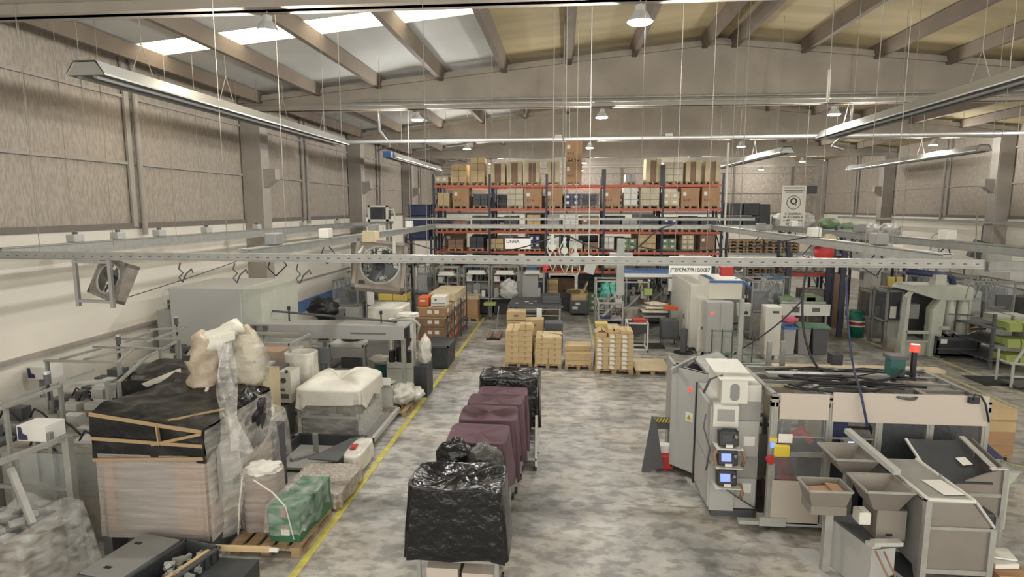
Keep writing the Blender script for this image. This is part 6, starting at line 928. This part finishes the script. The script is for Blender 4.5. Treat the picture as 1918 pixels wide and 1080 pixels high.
S('clear_package','film package with a red label beside the dark grey sheet','package',drape(-3.98,10.95,.36,1.0,.38,.02,.06,.03,0,2,e=.5),'wrap_milky'); S('red_label','small red and white label on the film package','label',MB().ob((-4.05,10.9,.395),(.12,.22,.01),.1).ob((-4.05,10.9,.401),(.06,.14,.01),.1),'red')
# bubble wrap pallet
pallet(-4.2,9.75,0,'grey pallet under the bubble wrap beside the yellow line',1.25,.95,m_='x')
S('bubble_wrap','crumpled bubble wrap sheet covering a low pallet by the yellow line','wrap',drape(-4.2,9.75,1.05,1.2,.30,.05,.04,.02,.02,12,e=.2,lump=.05,rnd=.03),'bubble')
# green carton pallet
pallet(-4.28,8.4,0,'wooden pallet carrying the green cartons in front','1' and 1.3,1.0)
for k,(x,y,z) in enumerate(((-4.27,7.95,.142),(-4.27,7.95,.41),(-4.22,8.5,.142),(-4.22,8.5,.41))):
    r=T('green_carton','dark green carton on the front pallet, %s'%['front lower with white label','front upper','rear lower','rear upper'][k],'carton',(x,y,z),'green cartons on the front pallet'); P(r,'box',B(x,y,z,x+.46,y+.5,z+.262),'green'); P(r,'tape_strip',MB().box(x+.18,y-.003,z+.1,x+.27,y,z+.26),'kraft_brown')
    if k==0: P(r,'label_sheet',B(x+.17,y-.004,z+.10,x+.3,y-.001,z+.19),'paper')
S('green_sheet_slip','rumpled clear film lying over the green cartons','film',drape(-4.03,8.42,.58,1.12,.72,.3,.05,.03,0,5,e=.25,hemvar=.1,lump=.04),'wrap_thin')
r=T('brown_wrapped_drum','tall brown film wrapped roll on the front pallet','roll',(-4.75,8.3,.142)); P(r,'roll_body',MB().cyl(-4.57,8.4,.142,1.0,.26,28,.23).smooth(),'kraft_brown'); P(r,'film_layer',drape(-4.57,8.4,.60,.58,1.05,.16,.05,.02,0,6,e=.8),'wrap_brown'); P(r,'white_cap',lumpy(-4.55,8.38,.98,.27,.25,.16,5,.35),'white_sheet'); P(r,'tie_string',MB().tube([(-4.72,8.08,1.05),(-4.78,8.06,.6),(-4.82,8.05,.16)],.012,5).tube([(-4.5,8.0,1.05),(-4.2,7.95,.9),(-4.0,7.93,.7),(-3.9,7.93,.2)],.01,5),'white')
# big wrapped load
def wob(x,y,z,a=.02): return noise.noise(Vector((x*3,y*3,z*3)))*a
r=T('wrapped_load','huge pallet load with black plastic top half and brown film bottom half','load',(-5.8,8.6,0)); bx0,bx1,by0,by1=-6.62,-4.98,7.62,9.5
P(r,'inner_carton',MB().box(bx0+.06,by0+.05,.35,bx0+.2,by1-.05,1.5).box(bx1-.5,by0+.05,.35,bx1-.05,by1-.05,1.5),'kraft'); P(r,'inner_machine',B(bx0+.2,by0+.12,.35,bx1-.5,by1-.05,1.5),'grey'); P(r,'base_skid',MB().box(bx0,by0,.0,bx0+.14,by1,.35).box(bx1-.14,by0,0,bx1,by1,.35).box(bx0+.14,by0+.3,.0,bx1-.14,by1,.22),'dark_grey')
P(r,'lower_film',drape((bx0+bx1)/2,(by0+by1)/2,bx1-bx0+.05,by1-by0+.05,1.56,.3,.012,.0,.0,3,rnd=.02,e=.1),'wrap_brown')
mb=MB()
def top(u,v):
    x=bx0-.02+(bx1-bx0+.04)*u; y=by0-.02+(by1-by0+.04)*v; return (x,y,2.16-.22*u+.05*noise.noise(Vector((x*4,y*4,1)))+.03*math.sin(v*8))
mb.grid(top,24,24)
def side(ax,val,lo,hi,sgn):
    def q(u,v):
        s_=lo+(hi-lo)*u
        x,y=(s_,val) if ax=='x' else (val,s_); ut=(x-bx0)/(bx1-bx0); zt=2.16-.22*min(max(ut,0),1)+.05*noise.noise(Vector((x*4,y*4,1)))*1; z=1.46+(zt-1.46)*v; w=wob(x,y,z,.05)*math.sin(v*3.1)
        return (x,y+sgn*w,z) if ax=='x' else (x+sgn*w,y,z)
    return q
mb.grid(side('x',by0-.02,bx0-.02,bx1+.02,-1),24,10).grid(side('x',by1+.02,bx0-.02,bx1+.02,1),24,10).grid(side('y',bx0-.02,by0-.02,by1+.02,-1),24,10).grid(side('y',bx1+.02,by0-.02,by1+.02,1),24,10).smooth()
P(r,'black_plastic',mb,'black_sheet'); mb=MB()
def strip(p,w=.05,o=.03): mb.tube(p,[w]*len(p),4)
mb.bar((bx0,by0-.035,2.13),(bx1,by0-.035,1.92),.02,.05).bar((bx0,by0-.04,1.78),(bx1,by0-.04,1.72),.02,.05).bar((bx0,by0-.04,1.46),(bx1,by0-.04,1.54),.02,.05).bar((bx0+1.0,by0-.045,2.02),(bx0+1.02,by0-.045,1.72),.05,.02).bar((bx0+1.1,by0+.05,2.04),(bx1-.1,by0+.7,2.0),.05,.02).bar((bx0+.9,by0-.05,1.72),(bx1+.0,by0-.05,1.9),.02,.04)
P(r,'tape_strip',mb,'tape'); P(r,'side_film',MB().grid(lambda u,v:(bx1+.06+.16*u*(1-v)+.03*noise.noise(Vector((u*5,v*5,0))),by0-.05+1.9*u,.3+1.65*v+.1*math.sin(u*6)*(1-v)),20,16).smooth(),'wrap')
P(r,'film_tail',MB().grid(lambda u,v:(bx1+.08+.16*u+.04*math.sin(v*9+u*4),by0+.15+.3*u+.1*v,.25+1.9*v-.3*u*v),12,24).smooth(),'wrap')
r=T('cabinet_side_board','pale board with a dark slot leaning on the wrapped load right side','board',(-4.8,8.2,.4)); P(r,'board',MB().grid(lambda u,v:(bx1+.08+.02*u,by0+.15+.75*u,.75+.85*v+.2*u),4,4).box(bx1+.07,by0+.2,.8,bx1+.085,by0+.9,1.65),'mid_grey'); P(r,'slot',MB().box(bx1+.086,by0+.5,.85,bx1+.1,by0+.65,1.0),'black')
# wrapped robot arm on the load
r=T('wrapped_robot_arm','robot arm wrapped in tan film rising above the black plastic load','robot',(-6.0,9.4,1.9)); c0=[(-5.98,9.3,1.9),(-6.0,9.3,2.3),(-5.98,9.3,2.66),(-5.92,9.3,2.86),(-5.85,9.33,2.9)]
def thick(pts,rad,seed,n=18):
    V=[]; RR=[]
    for i in range(len(pts)-1):
        for k in range(6): t_=k/6; V.append(Vector(pts[i]).lerp(Vector(pts[i+1]),t_)); RR.append(rad[i]*(1-t_)+rad[i+1]*t_)
    V.append(Vector(pts[-1])); RR.append(rad[-1]); mb=MB().tube(V,RR,n)
    mb.v=[tuple(Vector(v)+Vector((noise.noise(Vector(v)*5+Vector((seed,0,0))),noise.noise(Vector(v)*5+Vector((0,seed,0))),noise.noise(Vector(v)*4)))*.075+Vector((noise.noise(Vector(v)*13),noise.noise(Vector(v)*13+Vector((9,9,9))),0))*.035) for v in mb.v]; return mb.smooth()
P(r,'arm_column',thick(c0,[.25,.22,.22,.18,.05],1,28),'wrap_tan'); P(r,'arm_core',thick(c0[:4],[.14,.12,.11,.08],4),'kraft_pale'); P(r,'upper_arm',thick([(-5.9,9.3,2.7),(-5.72,9.4,2.86),(-5.5,9.55,3.0),(-5.36,9.6,2.94)],[.12,.15,.13,.06],2,24),'ivory'); P(r,'paper_cover',MB().grid(lambda u,v:(-5.88+.42*u+.02*v,9.22+.2*u-.05*v,2.98+.12*u-.25*v-.03*math.sin(v*7)),8,8).smooth(),'ivory'); P(r,'forearm',thick([(-5.42,9.6,3.04),(-5.36,9.6,2.8),(-5.33,9.6,2.45),(-5.33,9.6,2.15),(-5.45,9.6,1.98)],[.08,.18,.24,.24,.15],3,26),'tan_wrap'); P(r,'forearm_film',thick([(-5.38,9.58,2.9),(-5.3,9.58,2.45),(-5.32,9.58,2.1)],[.18,.26,.28],6,26),'wrap'); P(r,'connector_block',B(-6.2,9.08,2.52,-6.08,9.13,2.6),'black'); P(r,'cable_loop',MB().tube([(-6.1,9.05,2.05),(-6.1,9.0,1.98),(-5.95,8.98,1.92),(-5.8,9.0,1.98),(-5.78,9.05,2.1)],.03,8).smooth(),'light_grey'); P(r,'hanging_film',MB().grid(lambda u,v:tuple(Vector(W(402,640,9.0)).lerp(Vector(W(438,640,9.1)),u).lerp(Vector(W(432,845,7.50)).lerp(Vector(W(472,845,7.58)),u),v)+Vector((.05*math.sin(v*9+u*5),.05*math.sin(u*9+v*3)-.12*math.sin(v*3.1),.03*math.sin(u*7)))),14,26).smooth(),'wrap')
S('black_bag_machine','bulky machine part bagged in glossy black film behind the robot arm','bag',lumpy(-5.25,9.05,1.0,.40,.5,1.12,13,.2),'black_film'); S('bag_support','grey machine block under the glossy black bag','machine',B(-5.5,9.6,.0,-4.98,10.0,1.2),'dark_grey')
S('black_top_sheet','slack black plastic sheet on the boxes behind the wrapped load','sheet',drape(-7.0,10.4,2.0,1.5,2.0,1.1,.03,.06,0,8,e=.3,lump=.12),'black_sheet')
S('sheet_support','dark machine block under the slack black sheet','machine',B(-7.8,9.9,0,-6.2,10.9,1.85),'grey')
# aluminium gantries on the left
def GP(px,py,z=2.2): x,y=fl(px,py,z); return (x,y,z)
def gantry(segs,legs,label,z=2.2,w=.05):
    p0=GP(*segs[0][0],z); r=T('profile_gantry',label,'frame',(p0[0],p0[1],0),'aluminium gantries along the left wall'); mb=MB()
    for a,b in segs: mb.bar(GP(*a,z),GP(*b,z),w,w*.8)
    P(r,'profile_rail',mb,'aluminium')
    for px,py in legs: a=GP(px,py,z); P(r,'leg',B(a[0]-w/2,a[1]-w/2,0,a[0]+w/2,a[1]+w/2,z),'aluminium_dull')
    return r
g_=gantry([((0,753),(112,716)),((127,709),(175,692)),((0,765),(112,722)),((112,718),(200,712))],[(10,760),(112,718),(200,712)],'nearest aluminium gantry at the left edge, long pair of rails')
g_=gantry([((83,675),(222,678)),((112,673),(188,652)),((157,673),(250,652)),((175,649),(300,653)),((222,678),(250,652))],[(88,676),(222,678),(300,653)],'middle aluminium gantry with crossed rails on the left')
g_=gantry([((215,634),(340,635)),((282,617),(350,612)),((275,640),(345,614)),((235,640),(285,620))],[(220,634),(335,635)],'farthest aluminium gantry in front of the grey housing')
g_=gantry([((275,668),(330,640)),((222,715),(275,668))],[(222,715),(330,640)],'short diagonal gantry arm above the black sheet',2.05)
for i,(px,py) in enumerate(((90,726),(223,650),(331,612),(440,620))):
    a=GP(px,py,2.2); r=T('signal_lamp','black stack signal lamp on the left gantries, %s from left'%ORD[i],'lamp',a,'signal lamps on the gantries'); P(r,'stem',MB().cyl(a[0],a[1],2.0,2.42,.02,8),'black'); P(r,'lamp_segment',MB().cyl(a[0],a[1],2.26,2.42,.045,12),'dark_grey'); P(r,'cap',MB().cyl(a[0],a[1],2.42,2.46,.045,12),'steel_bright')
def lowm(x,y,w,d,h,label,seed,col):
    r=T('wrapped_line_machine',label,'machine',(x,y,0)); P(r,'machine_base',B(x,y,0,x+w,y+d,h),col,bev=.02); random.seed(seed); mb=MB()
    for k in range(6): a=x+random.random()*(w-.3); b=y+random.random()*(d-.3); mb.box(a,b,h,a+.15+.2*random.random(),b+.15+.15*random.random(),h+.05+.25*random.random())
    P(r,'top_fitting',mb,'light_grey' if seed%2 else 'dark_grey'); mb=MB()
    for k in range(5): a=Vector((x+random.random()*w,y+random.random()*d,h+.05)); mb.tube([a,a+Vector((.15,-.05,.18)),a+Vector((.35,-.1,.12)),a+Vector((.5,-.1,-.03))],.016,6)
    P(r,'cable',mb.smooth(),'cable'); P(r,'front_plate',B(x+.05,y-.01,h*.5,x+w-.05,y,h-.05),'aluminium_dull'); return r
for i,(x,y,w,d,h,l,c_) in enumerate(((-9.9,7.6,1.3,1.4,1.15,'low grey machine table at the left edge, nearest',  'mid_grey'),(-8.5,8.0,1.7,1.4,1.4,'brown-grey machine table left of the wrapped load','fan_body'),(-10.6,9.4,1.5,1.5,1.2,'machine table below the nearest gantry','mid_grey'),(-8.9,9.5,1.0,1.4,1.45,'machine table behind the white printed box','fan_body'),(-10.4,11.3,1.6,1.5,1.2,'machine table below the middle gantry','light_grey'),(-8.6,11.4,1.4,1.3,1.3,'machine table behind the slack black sheet','grey'),(-10.4,13.4,1.6,1.4,1.3,'machine table close to the smaller grey housing','pale_green'),(-8.5,13.2,.7,1.4,1.2,'dark machine table in front of the big grey housing','dark_grey'))): lowm(x,y,w,d,h,l,i,c_)
for i,(a,b,c_,d,y,l) in enumerate(((30,797,84,826,7.9,'lower'),(49,687,90,710,11.0,'upper'))):
    bx=fb(a,b,c_,d,y,.35); r=T('printer_box','white box with navy corner print on a left machine, %s one'%l,'box',(bx[0],y,bx[2]),'white boxes with navy corners'); P(r,'casing',B(*bx),'paper'); w=bx[3]-bx[0]; h=bx[5]-bx[2]; P(r,'corner_print',MB().prism([(bx[0]+.02,bx[2]+.02),(bx[0]+w*.36,bx[2]+.02),(bx[0]+w*.34,bx[2]+h*.4),(bx[0]+w*.2,bx[2]+h*.5),(bx[0]+w*.16,bx[2]+h*.92),(bx[0]+.02,bx[2]+h*.92)],y-.006,y-.001,'y'),'navy'); P(r,'support_arm',B(bx[0]+w*.4,y+.05,.9,bx[0]+w*.5,y+.15,bx[2]),'grey')
S('white_hose_cover','tan sail-like film draped from the gantry beside the black sheet','film',MB().grid(lambda u,v:(-7.35+.75*u+.05*math.sin(v*9),9.6-.8*u*v+.3*v,1.75+.5*(1-v)*(.4+u*.6)-.25*v*(1-u)),14,14).smooth(),'wrap_milky')
# near-left open frame with film
r=T('near_profile_frame','near aluminium frame with strut and cut machine at the left edge','frame',(-7.3,7,0)); a=(-6.95,7.55); P(r,'top_rail',MB().bar((-7.3,5.9,1.78),(-7.0,7.62,1.78),.07,.06),'aluminium'); P(r,'post',B(-7.05,7.55,0,-6.95,7.65,1.78),'aluminium'); P(r,'post',B(-7.6,7.9,0,-7.54,7.96,1.7),'aluminium_dull'); P(r,'diagonal_strut',MB().bar((-7.2,6.9,1.62),(-6.82,6.75,.95),.07),'aluminium'); P(r,'side_plate',B(-7.8,7.62,.6,-7.05,7.64,1.5),'perspex'); P(r,'lower_rail',MB().bar((-8.2,7.6,1.0),(-7.0,7.6,1.0),.05),'aluminium_dull')
r=T('cut_machine','machine with metal parts under film in the lower left corner','machine',(-7.2,6.3,0)); P(r,'machine_base',B(-7.9,6.2,0,-6.9,7.3,.85),'fan_body'); random.seed(40); mb=MB()
for k in range(14): a=-7.8+random.random()*.7; b=6.3+random.random()*.8; mb.ob((a,b,.9+.06*random.random()),(.16,.06,.07),random.random()*3)
P(r,'metal_part',mb,'galvanised'); P(r,'black_tray',MB().box(-7.85,6.25,.85,-6.95,7.25,.87),'black')
S('corner_film','glossy clear film heap spilling over the lower left corner','film',drape(-7.0,6.75,1.2,1.1,1.05,.0,.1,.12,.12,21,lump=.3,e=.5),'wrap_thin')
# dark crates at the bottom left
def crate(x,y,w,d,z0,h,label,rz=0,lid=False):
    r=T('plastic_crate',label,'crate',(x,y,z0),'dark plastic crates at the bottom left'); mb=MB(); t_=.03
    mb.box(x,y,z0,x+w,y+d,z0+.03).box(x,y,z0,x+w,y+t_,z0+h).box(x,y+d-t_,z0,x+w,y+d,z0+h).box(x,y,z0,x+t_,y+d,z0+h).box(x+w-t_,y,z0,x+w,y+d,z0+h); P(r,'crate_shell',mb,'charcoal'); mb=MB()
    for k in range(7): mb.box(x+w*k/6.3,y-.012,z0+.02,x+w*k/6.3+.02,y,z0+h)
    for k in range(9): mb.box(x+w,y+d*k/8.3,z0+.02,x+w+.012,y+d*k/8.3+.02,z0+h)
    P(r,'rib',mb,'black'); P(r,'rim',MB().box(x-.02,y-.02,z0+h-.03,x+w+.02,y,z0+h+.005).box(x+w,y-.02,z0+h-.03,x+w+.02,y+d+.02,z0+h+.005).box(x-.02,y+d,z0+h-.03,x+w+.02,y+d+.02,z0+h+.005).box(x-.02,y-.02,z0+h-.03,x,y+d+.02,z0+h+.005),'dark_grey')
    if lid: P(r,'lid_plate',MB().box(x,y,z0+h,x+w,y+d,z0+h+.025),'grey'); P(r,'lid_slot',MB().box(x+.2,y+.15,z0+h+.025,x+.3,y+.2,z0+h+.03).box(x+.1,y+d-.25,z0+h+.025,x+.2,y+d-.2,z0+h+.03),'black')
    r.rotation_euler.z=rz; return r
crate(-6.05,6.55,.62,.95,.12,.30,'closed dark crate with slotted grey lid beside the load',R(-10),True); crate(-5.38,6.45,.55,.95,.12,.32,'open dark ribbed crate full of metal parts',R(-12)); pallet(-5.6,7.0,0,'wooden pallet under the dark crates at the bottom left',1.6,.9)
random.seed(9)
for k in range(16):
    a=-5.22+.42*random.random()+.12; b=6.6+.7*random.random(); S('metal_part','small grey metal fitting in the open dark crate','part',MB().ob((a,b,.34+.06*random.random()),(.13,.05,.05),random.random()*3,random.random()).cyl(a+.03,b,.30,.36,.03,8),'galvanised',group='metal fittings in the open dark crate')
r=T('wooden_frame_box','small wooden edged tray right of the open dark crate','tray',(-4.6,6.7,0)); P(r,'wood_edge',MB().bar((-4.75,7.35,.37),(-4.0,7.42,.34),.06).bar((-4.98,6.5,.36),(-4.75,7.35,.37),.06),'kraft_light'); P(r,'white_tip',B(-4.0,7.39,.32,-3.88,7.44,.36),'paper'); P(r,'tray_body',B(-4.9,6.5,.02,-4.1,7.3,.26),'charcoal')
# cartons and grey items behind the load
S('kraft_tray','open brown flat carton behind the robot arm','carton',B(*fb(465,657,525,680,13.2,.6,.0)),'kraft'); S('white_flat_box','flat white box in front of the brown flat carton','box',B(*fb(470,683,500,700,12.3,.4,0)),'light_grey')
S('white_panel_stack','stack of pale panels left of the control desk','panel',B(*fb(462,702,492,760,11.2,.7,0)),'kraft_pale')
S('laser_printer','grey printer on the flat carton behind the control desk','printer',B(*fb(532,654,560,672,13.6,.4,.0)),'light_grey')
# chairs, curtain and loose bits
S('grey_duct_box','large pale ducts hanging under the gantry beam','duct',B(-5.3,15.6,.2,-4.75,16.4,1.7) ,'mid_grey')
